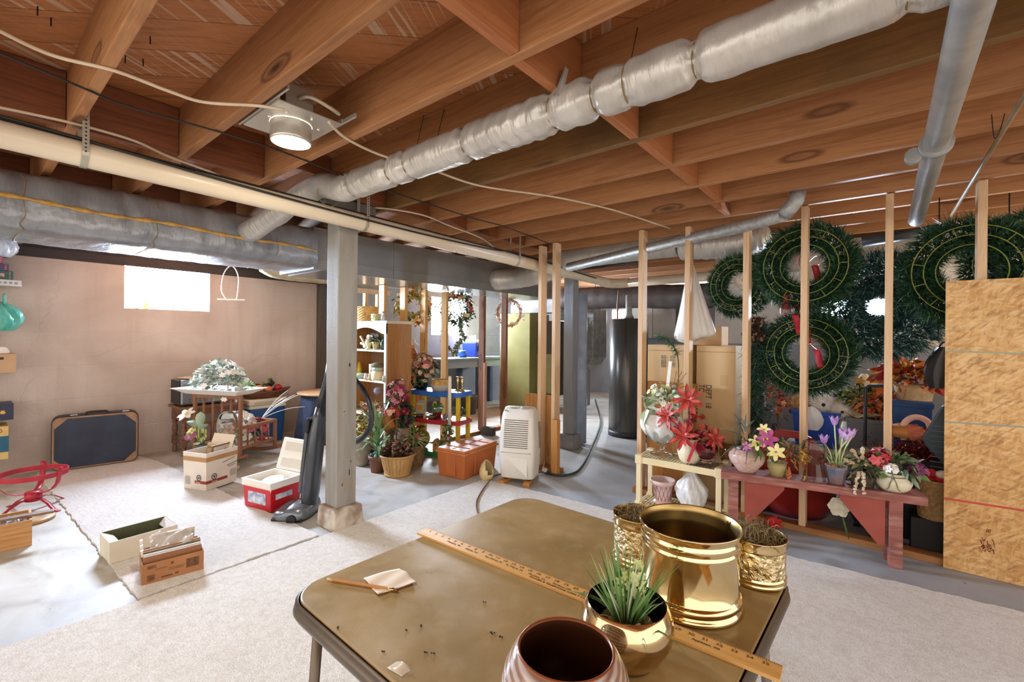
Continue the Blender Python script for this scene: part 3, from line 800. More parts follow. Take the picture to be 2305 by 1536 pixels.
for s_ in (.0, 1.15): hp = cl + dirv * (s_ * .9); MB().tube([(hp.x, hp.y, hp.z + .035), (hp.x, hp.y, JB + .02)], .003, 5).obj('hanger', M_WIRE, vp)
cr = thing('copper_pipe', 'thin dull pipe hung on a wire hook at the upper right corner', 'pipe', (0, 0, 0))
c0 = PZ(2420, 30, JB - .02); c1 = PZ(2120, 520, JB - .02)
MB().tube([c0, c1], .009, 10).obj('pipe', C('8c7556', '75624a', rough=.5, scale=9), cr)
h = PZ(2250, 290, JB - .02)
MB().tube(spline([PY(2232, 258, h.y + .02), PY(2238, 310, h.y), h + Vector((0, 0, -.012)), PY(2262, 255, h.y + .02)], 6), .0018, 5).obj('hook_wire', M_WIRE, cr)

# insulated ducts behind the studs
def fatduct(name, pts, r, lab, m, wr=.02):
    mb = MB(); P = spline(pts, 16); N = len(P)
    mb.tube(P, [r * (1 + wr * math.sin(i * 1.9) + wr * .7 * math.sin(i * .7)) for i in range(N)], 30)
    return tag(mb.obj(name, m), lab, 'duct')
fatduct('insulated_duct', [PY(1255, 588, 3.95), PY(1400, 568, 3.95), PY(1528, 552, 3.95)], .098, 'silver round insulated duct behind the studs, over the door opening', M_FOIL, .012)
fatduct('insulated_duct', [PY(1536, 554, 3.93), PY(1620, 549, 3.93), PY(1680, 542, 3.95), PY(1715, 526, 4.02)], .118, 'wrinkled insulated duct end behind the studs, above the left wreath', M_FOIL, .03)
fatduct('insulated_duct', [(TXF - .05, PX(1120, 622, TXF).y, 1.9), (TXF + .06, PX(1120, 622, TXF).y + .0, 1.9), PY(1175, 625, 4.25), PY(1215, 615, 4.15), PY(1290, 592, 4.2)], .12, 'silver insulated elbow leaving the trunk duct near the door opening', M_FOIL, .015)
rdo = fatduct('return_duct', [PY(1268, 675, 6.3), PY(1320, 672, 6.3), PY(1430, 668, 6.3), PY(1560, 668, 6.3), PY(1660, 660, 6.3)], .17, 'dark round duct running behind the far post above the water heater', C('5d5350', '463f3d', rough=.45, metal=.3, scale=5), .01)
for px in (1340, 1560): hp = PY(px, 650, 6.3); MB().tube([hp, (hp.x, hp.y, JT - .001)], .006, 6).obj('hanger_strap', M_GALV, rdo)
fatduct('wall_duct', [PX(590, 600, -5.5), PX(640, 618, -5.5), PX(800, 634, -5.5), PX(900, 640, -5.5)], .065, 'foil duct along the top of the beige wall behind the post', C('c2b79a', 'a89c7e', rough=.5, metal=.2, scale=6), .02)
tag(MB().tube([PY(1940, 545, 4.4), PY(2140, 512, 4.4)], .04, 16).obj('dark_pipe', C('33363a', '42474c', rough=.4, scale=6)), 'dark horizontal pipe under the joists beyond the wreaths', 'pipe')
tag(MB().tube([PY(1300, 605, 4.6), PY(1450, 590, 4.6)], .022, 12).obj('dark_pipe', C('3c3f42', '55585a', rough=.5, scale=6)), 'thin dark foam-covered pipe behind the studs over the door opening', 'pipe')

# ------------------------------------------------------------------ recessed lamp
lc = PY(655, 322, .885)
lt = thing('recessed_light', 'lit recessed ceiling lamp in a metal pan mounted between two joists', 'lamp', (lc.x, .885, lc.z))
M_LAMPG = C('cfcbc2', rough=.3, metal=.7)
mb = MB(); mb.lathe([(.074, .03), (.074, .0), (.078, .0), (.08, .01), (.08, .075)], (0, 0, 0), 32, cap=False); mb.obj('can', M_LAMPG, lt)
mb = MB(); mb.add([(.074 * math.cos(2 * PI * k / 32), .074 * math.sin(2 * PI * k / 32), .0015) for k in range(32)], [tuple(reversed(range(32)))])
mb.obj('lens', C('fff3dc', emit=LAMP_L), lt, label='glowing lamp opening')
mb = MB(); mb.box(-.16, .17, -.125, .135, .076, .08); mb.box(-.16, .17, -.125, -.12, .08, .1); mb.box(-.16, .17, .13, .135, .08, .1); mb.obj('pan', M_LAMPG, lt)
mb = MB(); mb.lathe([(.085, .081), (.085, .2), (.07, .225), (0, .23)], (-.05, .03, 0), 28); mb.obj('housing', C('b9a88c', rough=.35, metal=.6), lt)
mb = MB(); mb.box(.03, .15, -.09, .02, .082, .17); mb.obj('junction_box', C('8c8072', rough=.5, metal=.3), lt, bevel=.003)
mb = MB(); mb.tube(spline([(.15, -.04, .12), (.2, -.02, .12), (.22, .05, .1), (.2, .1, .1), (.15, .1, .13)], 6), .008, 8); mb.obj('conduit', C('b7a994', rough=.4, metal=.4), lt)
for y in (-.13, .14):
    MB().box(-.19, .26, y - .004, y + .004, .084, .1).obj('hanger_bar', M_LAMPG, lt)
for k in range(6):
    a = k * 1.05 + .3; MB().ball((.095 * math.cos(a) + .03, .095 * math.sin(a), .074), .006, 8, 5).obj('screw', C('efe9dc', rough=.2, metal=.8), lt)

bl = thing('added_fill_bulb', 'added unseen bulb on a cord behind the chipboard panel, brightening the storage area', 'lamp', (.60, 4.15, 0))  # added lamp, out of view behind the panel, lifts the dark storage area
MB().tube([(0, 0, 1.62), (0, 0, JT - .001)], .004, 6).obj('cord', M_BCAB, bl)
MB().lathe([(0, 1.56), (.018, 1.56), (.02, 1.61), (.01, 1.625), (0, 1.625)], n=16).obj('socket', M_BLACK, bl)
MB().lathe([(0, 1.47), (.018, 1.475), (.03, 1.495), (.028, 1.52), (.014, 1.55), (.012, 1.56)], n=20).obj('bulb', C('ffe9cc', emit=260.0), bl)
# nails poking through the subfloor
for px, py in ((338, 82), (282, 125), (322, 133), (660, 217), (700, 30), (115, 40), (85, 14)):
    q = PZ(px, py, JT - .0); tag(MB().tube([q, q + Vector((random.uniform(-.01, .01), 0, -.03))], .0022, 5).obj('nail', C('2a211b', rough=.6, metal=.5)),
        'rusty nail tip poking down through the subfloor boards', 'nail', 'nails through the subfloor')
# ================================================================== FOLDING TABLE AND WHAT STANDS ON IT
TZ = .67
tc_ = Vector((-.604, .885, 0)); TR = R_(-1.6); TS = .845
tb = thing('folding_table', 'square folding card table with a brown vinyl top and dark tube legs, in the foreground', 'table', tc_, TR)
def rsq(h, r, n=8):
    out = []
    for cx, cy, a0 in ((h - r, h - r, 0), (-h + r, h - r, 90), (-h + r, -h + r, 180), (h - r, -h + r, 270)):
        for i in range(n + 1):
            a = R_(a0 + 90 * i / n); out.append((cx + r * math.cos(a), cy + r * math.sin(a)))
    return out
def mat_vinyl():
    s = NT('vinyl'); v = s.mapping()
    col = s.ramp(s.noise(v, 3.2, 7, .6), [(0.3, '8b7449'), (0.5, '9b8253'), (0.72, 'ad956a')])
    col = s.mix(s.ramp(s.noise(v, 22, 6), [(0.5, 0.0), (0.8, 0.3)]), col, 'c9b592')
    col = s.mix(s.ramp(s.noise(s.mapping(loc=(5, 2, 0)), 70, 3), [(0.76, 0.0), (0.79, 0.8)]), col, '3a2c1a')
    rg = s.ramp(s.noise(v, 9, 5), [(0.3, 0.24), (0.7, 0.40)]); s.l(rg, s.b.inputs['Roughness'])
    s.bump(s.noise(v, 300, 2), .08, .002)
    s.l(col, s.b.inputs['Base Color']); return s.m
h = TS / 2
MB().prism(rsq(h - .004, .075), .010, Matrix.Translation((0, 0, TZ - .010))).obj('vinyl_top', mat_vinyl(), tb, bevel=.003)
M_TMET = C('5d5348', '6c6156', rough=.35, metal=.7, scale=6)
mb = MB(); ring = rsq(h, .08, 10); N = len(ring)
prof = [(0, TZ - .004), (.006, TZ - .008), (.002, TZ - .014), (.008, TZ - .02), (.010, TZ - .03), (.004, TZ - .042), (-.012, TZ - .042), (-.012, TZ - .012)]
vs = []; fs = []
for (dx, z) in prof:
    for (x, y) in ring:
        L = math.hypot(x, y); vs.append((x + dx * x / L * 1.2, y + dx * y / L * 1.2, z))
for i in range(len(prof) - 1):
    for k in range(N): fs.append((i * N + k, i * N + (k + 1) % N, (i + 1) * N + (k + 1) % N, (i + 1) * N + k))
mb.add(vs, fs, 0, True).obj('edge_frame', M_TMET, tb)
for sx, sy in ((-1, -1), (1, -1), (-1, 1), (1, 1)):
    lg = MB().tube([(sx * (h - .06), sy * (h - .05), TZ - .03), (sx * (h - .015), sy * (h - .03), .02)], .0115, 12).obj('leg', M_TMET, tb)
    MB().tube([(sx * (h - .016), sy * (h - .03), .03), (sx * (h - .0145), sy * (h - .03), .0125)], .014, 12).obj('rubber_foot', M_BLACK, lg)
for sx in (-1, 1): MB().tube([(sx * (h - .045), -(h - .05), .33), (sx * (h - .045), h - .05, .33)], .007, 8).obj('crossbar', M_TMET, tb)

# yardstick
r0 = Vector((-1.045, .872, TZ)); RR = R_(1.75); RL = .914; RWD = .042
yd = thing('yardstick', 'wooden yardstick printed with city names lying across the folding table', 'ruler', r0, RR)
MB().box(0, RL, -RWD / 2, RWD / 2, 0, .0065).obj('stick', wood('rulerwood', 'dcae6a', 'cf9a52', 'b07c3a', 'X', knots=False, rough=.4), yd, bevel=.0008)
M_RINK = C('5a3a18', rough=.7)
mb = MB(); zt = .0068
for i in range(1, 36 * 8):
    x = RL * i / 288; L = .0075 if i % 8 == 0 else (.0055 if i % 4 == 0 else .004)
    mb.add([(x - .0004, RWD / 2 - L, zt), (x + .0004, RWD / 2 - L, zt), (x + .0004, RWD / 2, zt), (x - .0004, RWD / 2, zt)], [(0, 1, 2, 3)])
mb.obj('graduations', M_RINK, yd)
for i in range(1, 36):
    text('numeral', str(i), .0105, M_RINK, yd, Matrix.Translation((RL * i / 36, .0045, zt)), .0001, 'CENTER', 1.25)
cities = ['Memphis, TN', 'Atlanta, GA', 'Des Moines, IA', 'Ft. Wayne, IN', 'Houston, TX', 'Portland, OR', 'Dunkirk, NY', 'Lexington, NC', 'Knoxville, TN', 'Appleton, WI']
for i, cname in enumerate(cities):
    x = RL * ((4.3 + 2.72 * i) / 36) if i < 9 else RL * 30.2 / 36
    text('city_name', cname, .0085, M_INK if i == 9 else M_RINK, yd, Matrix.Translation((x, -.0075, zt)), .0001, 'LEFT', 1.05)
text('company_name', 'POWER & TELEPHONE SUPPLY COMPANY', .0085, M_INK, yd, Matrix.Translation((RL * 15.6 / 36, -.0175, zt)), .0001, 'LEFT', 1.15)

# pencil on a scrap of paper
pc = PZ(731, 1303, TZ + .004); pe = PZ(898, 1330, TZ + .004); dv = (pe - pc); dv.z = 0; PLn = .19; ang = math.atan2(dv.y, dv.x)
pn = thing('pencil', 'orange-brown wooden pencil with brass ferrule lying on the folding table', 'pencil', (pc.x, pc.y, TZ + .0042), ang)
MB().tube([(.022, 0, 0), (.165, 0, 0)], .0036, 6, sm=False).obj('barrel', C('b97a34', 'c58540', rough=.35, scale=8), pn)
MB().tube([(.004, 0, 0), (.022, 0, 0)], [.0009, .0036], 12).obj('sharpened_wood', C('dfb98a', rough=.8), pn)
MB().tube([(-.001, 0, 0), (.0045, 0, 0)], [.0002, .0011], 8).obj('lead', C('222222', rough=.4), pn)
MB().tube([(.165, 0, 0), (.168, 0, 0), (.17, 0, 0), (.172, 0, 0), (.174, 0, 0), (.18, 0, 0)], [.0038, .0042, .0036, .0042, .0036, .0039], 12).obj('ferrule', M_BRASS, pn)
MB().tube([(.18, 0, 0), (.188, 0, 0), (.19, 0, 0)], [.0036, .0036, .0022], 12).obj('eraser', C('7d4a34', rough=.8), pn)
q = [Z_ for Z_ in (PZ(818, 1303, TZ), PZ(850, 1343, TZ), PZ(938, 1315, TZ), PZ(905, 1280, TZ))]
def paperf(u, v):
    a = q[0].lerp(q[1], u); b = q[3].lerp(q[2], u); p = a.lerp(b, v)
    bul = Vector((0, .012, 0)) * math.sin(u * 0) * 0
    rr = max(0, math.hypot(u - .0, v - 1.0) - 0); 
    if u < .3 and v > .7:
        p = p.lerp(a.lerp(b, .7), .25 * ((.3 - u) / .3) * ((v - .7) / .3))
    return p + Vector((0, 0, .0012 + .0022 * math.sin(u * 5 + v * 3) ** 2 + .004 * max(0, u - .8) * 2))
mb = MB(); mb.sheet(paperf, 14, 14)
tag(mb.obj('paper_scrap', C('e9dcca', 'e2d2bd', rough=.85, scale=12), solid=.0004), 'torn cream scrap of paper under the pencil', 'paper')
tp = PZ(895, 1510, TZ)
mb = MB(); mb.sheet(lambda u, v: (tp.x - .018 + .036 * u, tp.y - .009 + .02 * v + .004 * u, TZ + .001 + .006 * math.sin(u * PI) * v), 8, 6)
tag(mb.obj('tape_scrap', C('efe6d6', rough=.15, alpha=.6), solid=.0003), 'curled bit of clear tape stuck near the front edge of the folding table', 'tape')
mb = MB()
for px, py in ((1091, 1357), (948, 1411), (1105, 1425), (1108, 1427), (1128, 1435), (958, 1470), (976, 1472), (916, 1420), (760, 1415), (865, 1468)):
    p = PZ(px, py, TZ)
    for _ in range(3): mb.ball((p.x + random.uniform(-.003, .003), p.y + random.uniform(-.003, .003), TZ + .0015), (.0022, .0012, .001), 6, 4)
o = tag(mb.obj('leaf_crumbs', C('2c2216', rough=.9)), 'dark dried leaf crumbs scattered on the folding table', 'debris'); o['kind'] = 'stuff'

# big brass planter
M_BRB = C('e6d3a6', 'd4bc88', rough=.08, metal=1, scale=2.5)
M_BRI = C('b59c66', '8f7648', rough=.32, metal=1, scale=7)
BP = (-.33, 1.032, TZ + .0005)
bp = thing('brass_planter', 'large empty polished brass planter with ringed bands on the folding table', 'planter', BP, 0)
R0 = .104
pr = [(.0, .002), (.098, .002), (.107, .0), (.109, .004), (.106, .010), (.103, .014), (.103, .017), (.107, .020), (.107, .028), (.103, .032), (.1005, .036), (.1005, .122), (.1025, .126), (.1025, .131), (.1, .134), (.1, .137),
      (.1035, .141), (.1035, .151), (.1005, .155), (.1015, .158), (.105, .166), (.107, .170), (.106, .1725), (.104, .171)]
MB().lathe(pr, n=72, cap=False).obj('body', M_BRB, bp)
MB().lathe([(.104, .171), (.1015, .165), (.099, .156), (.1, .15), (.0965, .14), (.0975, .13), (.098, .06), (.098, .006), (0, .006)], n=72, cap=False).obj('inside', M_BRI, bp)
a = R_(52)
MB().box(-.002, .002, -.0008, .0008, .008, .165, 0, Matrix.Rotation(a, 4, 'Z') @ Matrix.Translation((.0975, 0, 0))).obj('seam', M_BRB, bp)
# small embossed planters with moss
def mat_emboss():
    s = NT('embossed_brass'); v = s.mapping()
    vo = s.n('TexVoronoi'); vo.feature = 'SMOOTH_F1'; vo.inputs['Scale'].default_value = 75; s.l(v, vo.inputs['Vector'])
    h_ = s.n('Math'); h_.operation = 'ADD'; s.l(vo.outputs['Distance'], h_.inputs[0]); s.l(s.noise(v, 60, 4, 2.0), h_.inputs[1])
    s.bump(h_.outputs[0], .9, .006)
    return s.done(s.ramp(s.noise(v, 50, 4), [(0.35, 'b59c68'), (0.65, 'ebdcb4')]), .2, 1.0)
M_EMB = mat_emboss(); M_MOSS = C('6e5c3c', 'a08a62', rough=.95, scale=60)
def small_planter(loc, R, H, lab, sprout):
    t = thing('embossed_planter', lab, 'planter', loc, random.uniform(0, 6))
    k = R / .068
    pr = [(0, .002), (.060, .002), (.063, 0), (.0655, .004), (.0655, .009), (.063, .012), (.066, .015), (.066, .02), (.0635, .023)]
    pr = [(r * k, z) for r, z in pr]
    MB().lathe(pr + [(.0635 * k, H - .026)], n=56, cap=False).lathe([(.0635 * k, H - .026), (.066 * k, H - .022), (.0645 * k, H - .018), (.066 * k, H - .012), (.065 * k, H - .007), (.068 * k, H - .002), (.0685 * k, H), (.066 * k, H)], n=56, cap=False).obj('rim_and_foot', M_BRB, t)
    MB().lathe([(.0638 * k, .022), (.0642 * k, H - .026)], n=56, cap=False).obj('embossed_band', M_EMB, t)
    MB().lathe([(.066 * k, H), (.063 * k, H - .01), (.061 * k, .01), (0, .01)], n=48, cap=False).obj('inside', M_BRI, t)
    mb = MB(); mb.lathe([(0, H - .016), (.03 * k, H - .018), (.0608 * k, H - .03)], n=24, cap=False)
    for i in range(190):
        a = random.uniform(0, 6.28); r = .055 * k * math.sqrt(random.random()); z = H - .022 + random.uniform(0, .014)
        p = Vector((r * math.cos(a), r * math.sin(a), z)); d = rv(.022); d.z = abs(d.z) * .5
        mb.tube(arc(p, p + d + Vector((0, 0, .012)), p + d * 1.6 + rv(.008), 4), .0007, 4, cap=False)
    for i in range(sprout):
        a = random.uniform(0, 6.28); r = .04 * k * math.sqrt(random.random())
        p = Vector((r * math.cos(a), r * math.sin(a), H - .015)); e = p + Vector((random.uniform(-.03, .03), random.uniform(-.03, .03), random.uniform(.02, .05)))
        mb.tube(arc(p, p + Vector((0, 0, .05)), e, 6), .0009, 4, cap=False)
    o = mb.obj('moss', M_MOSS, t); o['kind'] = 'stuff'
    return t
small_planter((-.235, 1.225, TZ + .0005), .067, .108, 'small embossed brass planter of dry moss, right of the large one', 40)
small_planter((-.488, 1.128, TZ + .0005), .068, .122, 'small embossed brass planter of dry moss, left of the large one', 10)

# gold bowl with grass
gb = thing('gold_bowl_planter', 'rounded mirror-gold bowl planter holding fake grass on the folding table', 'planter', (-.355, .768, TZ + .0005), 0)
M_GOLD = C('d8c4a0', 'c4a878', rough=.09, metal=1, scale=4)
def gw(a, z): return .0
MB().lathe([(0, .003), (.04, .003), (.046, .0), (.05, .006), (.066, .022), (.078, .045), (.082, .062), (.08, .08), (.075, .093), (.0705, .102), (.069, .1035)], n=64, cap=False).obj('bowl', M_GOLD, gb)
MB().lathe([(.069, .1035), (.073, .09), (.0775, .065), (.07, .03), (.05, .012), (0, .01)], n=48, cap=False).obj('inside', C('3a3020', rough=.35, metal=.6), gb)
MB().lathe([(.038, .012), (.046, .068), (.044, .07), (.041, .066), (0, .062)], n=28).obj('inner_pot', C('b6ab90', '8d8468', rough=.8, scale=20), gb)
mb = MB(); 
for i in range(40): mb.ball((random.uniform(-.03, .03), random.uniform(-.03, .03), .066), random.uniform(.004, .008), 7, 5)
mb.obj('moss', C('8a8a4a', '6d6a38', rough=.9, scale=80), gb)['kind'] = 'stuff'
mb = MB()
for i in range(85):
    a = random.uniform(0, 6.28); r = random.uniform(0, .02); p = Vector((r * math.cos(a), r * math.sin(a), .066))
    out = random.uniform(.1, .7) if i > 10 else random.uniform(1.0, 1.6); L = random.uniform(.09, .17)
    d = Vector((math.cos(a) * out, math.sin(a) * out, 1))
    mb.leaf(p, d, L, .0042, .15 if i > 10 else .45, random.choice((0, 0, 1, 2)), prof=[.7, 1, .95, .8, .45, .03], tw=random.uniform(0, 3))
mb.obj('grass_blades', [C('4f7a35', '6a9150', rough=.45, scale=30), C('86a868', rough=.45), C('c5cfae', rough=.45)], gb)
for p_, n_ in (((.012, .02, .135), 20), ((-.014, .008, .118), 14)):
    mb = MB(); mb.tube([(0, 0, .07), p_], .003, 6, mi=1)
    for i in range(34):
        z = random.uniform(-.035, .03); a = random.uniform(0, 6.28); r = .014 * (1 - abs(z) / .05)
        mb.flower(Vector(p_) + Vector((r * math.cos(a), r * math.sin(a), z)), (math.cos(a), math.sin(a), .3), .009, 5, .006, 0, .2)
    mb.obj('hyacinth_bloom', [C('dfe6b0', 'c9d68c', rough=.6, scale=40), M_GREEN], gb)
MB().tube([(.02, -.04, .075), (.045, -.045, .098)], .005, 10).obj('rolled_tag', C('d8c6a6', '7a6a55', rough=.7, scale=80), gb)

# brown ceramic vase at the lower edge
def mat_glaze():
    s = NT('swirl_glaze'); v = s.mapping((1, 1, 3.2), rot=(.25, .1, 0))
    w = s.n('TexWave'); w.inputs['Scale'].default_value = 9; w.inputs['Distortion'].default_value = 3.5; w.bands_direction = 'Z'
    s.l(v, w.inputs['Vector'])
    col = s.ramp(w.outputs['Fac'], [(0.2, '8a6a58'), (0.5, 'a08a7e'), (0.8, 'b5a59e')])
    s.bump(w.outputs['Fac'], .25, .004); s.b.inputs['Coat Weight'].default_value = .5
    return s.done(col, .2)
bv = thing('ceramic_vase', 'brown glazed ceramic vase with swirled sides, nearest the viewer', 'vase', (-.352, .56, TZ + .0005), 0)
MB().lathe([(0, .0), (.06, .0), (.075, .012), (.092, .05), (.094, .075), (.088, .1), (.0765, .122), (.070, .1295), (.068, .131)], n=64, cap=False).obj('body', mat_glaze(), bv)
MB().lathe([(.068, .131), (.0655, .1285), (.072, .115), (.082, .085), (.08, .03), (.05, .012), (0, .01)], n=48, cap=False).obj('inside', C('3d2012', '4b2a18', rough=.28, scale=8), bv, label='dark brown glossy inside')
MB().lathe([(.0702, .1293), (.0690, .1322), (.0672, .1318), (.0658, .1288)], n=64, cap=False).obj('rim', C('8a4a28', rough=.25), bv)
# ================================================================== LEFT SIDE
def fit(L, Cn, Rr, z=0):
    a, b, c = PZ(*L, z), PZ(*Cn, z), PZ(*Rr, z)
    w = (b - a).length; d = (c - b).length
    a1 = math.atan2((b - a).y, (b - a).x); a2 = math.atan2((c - b).y, (c - b).x) - PI / 2
    while a2 - a1 > PI: a2 -= 2 * PI
    while a2 - a1 < -PI: a2 += 2 * PI
    rz = (a1 + a2) / 2
    x = Vector((math.cos(rz), math.sin(rz), 0)); y = Vector((-math.sin(rz), math.cos(rz), 0))
    return b - x * (w / 2) + y * (d / 2), rz, w, d
# suitcase
s0 = Vector((-5.64, .535, 0)); s1 = Vector((-5.56, 1.125, 0)); sl = (s1 - s0).length
sc_ = thing('suitcase', 'old navy blue suitcase with tan corners standing against the beige wall', 'suitcase', s0, math.atan2((s1 - s0).y, (s1 - s0).x))
def rrp(w, h, r, x0=0, z0=0, n=6):
    out = []
    for cx, cz, a0 in ((x0 + w - r, z0 + h - r, 0), (x0 + r, z0 + h - r, 90), (x0 + r, z0 + r, 180), (x0 + w - r, z0 + r, 270)):
        for i in range(n + 1):
            a = R_(a0 + 90 * i / n); out.append((cx + r * math.cos(a), cz + r * math.sin(a)))
    return out
XZ = Matrix.Rotation(PI / 2, 4, 'X')     # prism in the x-z plane growing towards -y
H_ = .48
M_NAVY = C('1d2433', '2a3245', rough=.5, scale=5, bump=.15, bs=90); M_TAN = C('a07c5e', '8d6a4c', rough=.6, scale=12)
MB().prism(rrp(sl, H_, .06, 0, .012), .15, Matrix.Translation((0, .155, 0)) @ XZ).obj('shell', C('17181c', '23252b', rough=.5, scale=9), sc_, bevel=.006)
MB().prism(rrp(sl - .012, H_ - .012, .055, .006, .018), .012, Matrix.Translation((0, .0055, 0)) @ XZ).obj('trim', M_TAN, sc_, bevel=.005)
MB().prism(rrp(sl - .04, H_ - .04, .045, .02, .032), .006, Matrix.Translation((0, -.005, 0)) @ XZ).obj('panel', M_NAVY, sc_, bevel=.002)
for cx, cz, sx, sz in ((.02, .032, 1, 1), (sl - .02, .032, -1, 1), (.02, H_ - .008, 1, -1), (sl - .02, H_ - .008, -1, -1)):
    k = .085; po = [(cx + sx * .012, cz), (cx + sx * k, cz), (cx, cz + sz * k), (cx, cz + sz * .012)]
    if sx * sz < 0: po = po[::-1]
    MB().prism(po, .002, Matrix.Translation((0, -.0112, 0)) @ XZ).obj('corner_patch', M_TAN, sc_)
hd = MB().tube(spline([(sl * .38, .06, H_ + .012), (sl * .4, .06, H_ + .03), (sl * .6, .06, H_ + .03), (sl * .62, .06, H_ + .012)], 5), .008, 8).obj('handle', C('2a2320', rough=.5), sc_)
for x in (.2, .8): MB().box(sl * x, sl * x + .05, .03, .05, H_ + .008, H_ + .02).obj('latch', M_CHROME, sc_, bevel=.002)
for x in (.07, .9): MB().lathe([(.008, 0), (.01, .004), (.01, .012)], (sl * x, .03, .0), 10).obj('foot', M_CHROME, sc_)

# red tree stand
rs = thing('tree_stand', 'red metal Christmas tree stand with a ring basket, on the floor at the left', 'tree stand', (-4.62, .355, 0), .3)
M_REDM = C('b3243a', '98202f', rough=.4, scale=12)
def hoop(mb, r, z, w, t, n=40, mi=0):
    mb.lathe([(r, z), (r + t, z), (r + t, z + w), (r, z + w), (r, z)], n=n, cap=False, mi=mi, sm=False)
mb = MB(); hoop(mb, .175, .232, .034, .004); mb.obj('ring', M_REDM, rs)
for k in range(3):
    a = 2 * PI * k / 3 + .4; ca, sa = math.cos(a), math.sin(a); ta, tb_ = -sa * .016, ca * .016
    pr_ = spline([(.178, .29), (.18, .25), (.165, .19), (.12, .135), (.03, .115)], 6)if False else [(.186, .295), (.182, .26), (.178, .235), (.165, .185), (.135, .145), (.09, .122), (.03, .115)]
    mb = MB(); vs = []
    for r, z in pr_: vs += [(r * ca - ta, r * sa - tb_, z), (r * ca + ta, r * sa + tb_, z)]
    mb.add(vs, [(2 * i, 2 * i + 1, 2 * i + 3, 2 * i + 2) for i in range(len(pr_) - 1)], 0, True); mb.obj('basket_strap', M_REDM, rs, solid=.004)
MB().lathe([(.045, .06), (.045, .122), (.0, .122)], n=20).obj('hub', M_REDM, rs)
for k in range(4):
    a = 2 * PI * k / 4 + .2; ca, sa = math.cos(a), math.sin(a); ta, tb_ = -sa * .013, ca * .013
    mb = MB(); vs = []
    for r, z in ((.03, .075), (.08, .072), (.13, .05), (.18, .012), (.205, .003), (.225, .004)): vs += [(r * ca - ta, r * sa - tb_, z), (r * ca + ta, r * sa + tb_, z)]
    mb.add(vs, [(2 * i, 2 * i + 1, 2 * i + 3, 2 * i + 2) for i in range(5)], 0, True); mb.obj('leg', M_REDM, rs, solid=.004)

# wooden crate, board, disc at the lower left
wc = PZ(72, 1228); rzc = R_(87)
cr_ = thing('wooden_crate', 'low light wood crate at the left edge with papers inside', 'crate', wc, rzc)
M_CRW = wood('cratewood', 'c79660', 'ab7844', '6d4523', 'X', seed=4.4)
mb = MB(); mb.opentub((-.21, .12, 0.0), (.42, .24), (.42, .24), .15, .012).obj('box', M_CRW, cr_, bevel=.002)
mb = MB()
for i in range(7):
    mb.sheet(lambda u, v, i=i: (-.38 + .05 * i + .06 * u, .04 + .14 * v, .13 + .02 * math.sin(u * 9 + i) * math.sin(v * 7 + i) + .01), 6, 6)
mb.obj('crumpled_wrap', M_CLEARBAG, cr_)
bq = PZ(105, 1166, .155)
tag(MB().cbox((0, 0, 0), (.46, .05, .014)).obj('metal_strip', C('6a5342', '84705c', rough=.6, metal=.3, scale=20), bevel=.003), 'rusty brown metal bar lying across the wooden crate', 'bar')
o = bpy.data.objects['metal_strip']; o.location = Vector((wc.x - .10, wc.y - .13, .1585)); o.rotation_euler = (0, 0, R_(80))
dq = PZ(82, 1178)
mb = MB(); mb.lathe([(0, 0), (.115, 0), (.118, .006), (.118, .016), (.112, .02), (0, .02)], n=40)
tag(mb.obj('wooden_disc', C('c2a070', 'ab8858', rough=.5, scale=8)), 'round pale wooden plate on the floor behind the crate', 'plate').location = (dq.x - .08, dq.y - .02, .0)

# shallow cartons on the carpet
c, rz, w, d = fit((213, 1240), (247, 1276), (330, 1251))
d = .30
gx = thing('shoe_box', 'open empty shoe box, white outside and dark green inside, on the carpet', 'box', PZ(247, 1276) + Vector((-math.cos(rz), -math.sin(rz), 0)) * (min(w, .2) / 2) + Vector((-math.sin(rz), math.cos(rz), 0)) * (d / 2) + Vector((0, 0, .0125)), rz)
w = min(w, .2)
mb = MB(); mb.opentub((0, 0, 0), (w, d), (w + .006, d + .006), .115, .004).obj('carton', C('d9d2c0', 'cdc5b2', rough=.7, scale=5), gx)
MB().opentub((0, 0, .005), (w - .01, d - .01), (w - .004, d - .004), .108, .001).obj('lining', C('55583f', '62654a', rough=.7, scale=6), gx, label='dark green lining')
MB().add([(-w / 2, -d / 2 + .002, .113), (w / 2, -d / 2 + .002, .113), (w / 2 - .02, -d / 2 + .05, .09), (-w / 2 + .02, -d / 2 + .05, .09)], [(0, 1, 2, 3)]).obj('flap', C('cfc8b6', rough=.7), gx, solid=.002)
MB().add([(-w / 2, d / 2 - .002, .113), (w / 2, d / 2 - .002, .113), (w / 2 - .01, d / 2 - .05, .1), (-w / 2 + .03, d / 2 - .04, .085)], [(0, 3, 2, 1)]).obj('flap', C('a99b8c', rough=.7), gx, solid=.002)
c, rz, w, d = fit((308.6, 1285.5), (318.8, 1325), (459, 1288))
bx = thing('carton_of_frames', 'brown carton packed with picture frames and cellophane, on the carpet', 'box', c + Vector((0, 0, .0125)), rz)
bx['_w'] = 0
del bx['_w']
h_ = .098
MB().opentub((0, 0, 0), (w, d), (w, d), h_, .004).obj('carton', C('a9754c', '9a6842', rough=.75, scale=5), bx)
xr = w / 2 + .0005
mb = MB()
for (u0, u1, z0, z1) in ((-.42, -.28, .07, .085), (-.3, -.1, .06, .063), (-.05, .0, .068, .082), (-.08, .18, .05, .053), (-.08, .16, .042, .045), (.2, .42, .03, .075), (-.42, -.3, .01, .04), (-.2, -.02, .012, .02), (.02, .08, .014, .024)):
    mb.add([(xr, d * u0, z0), (xr, d * u1, z0), (xr, d * u1, z1), (xr, d * u0, z1)], [(0, 1, 2, 3)])
mb.obj('print', C('7b5236', '5c3c28', rough=.8, scale=60), bx)
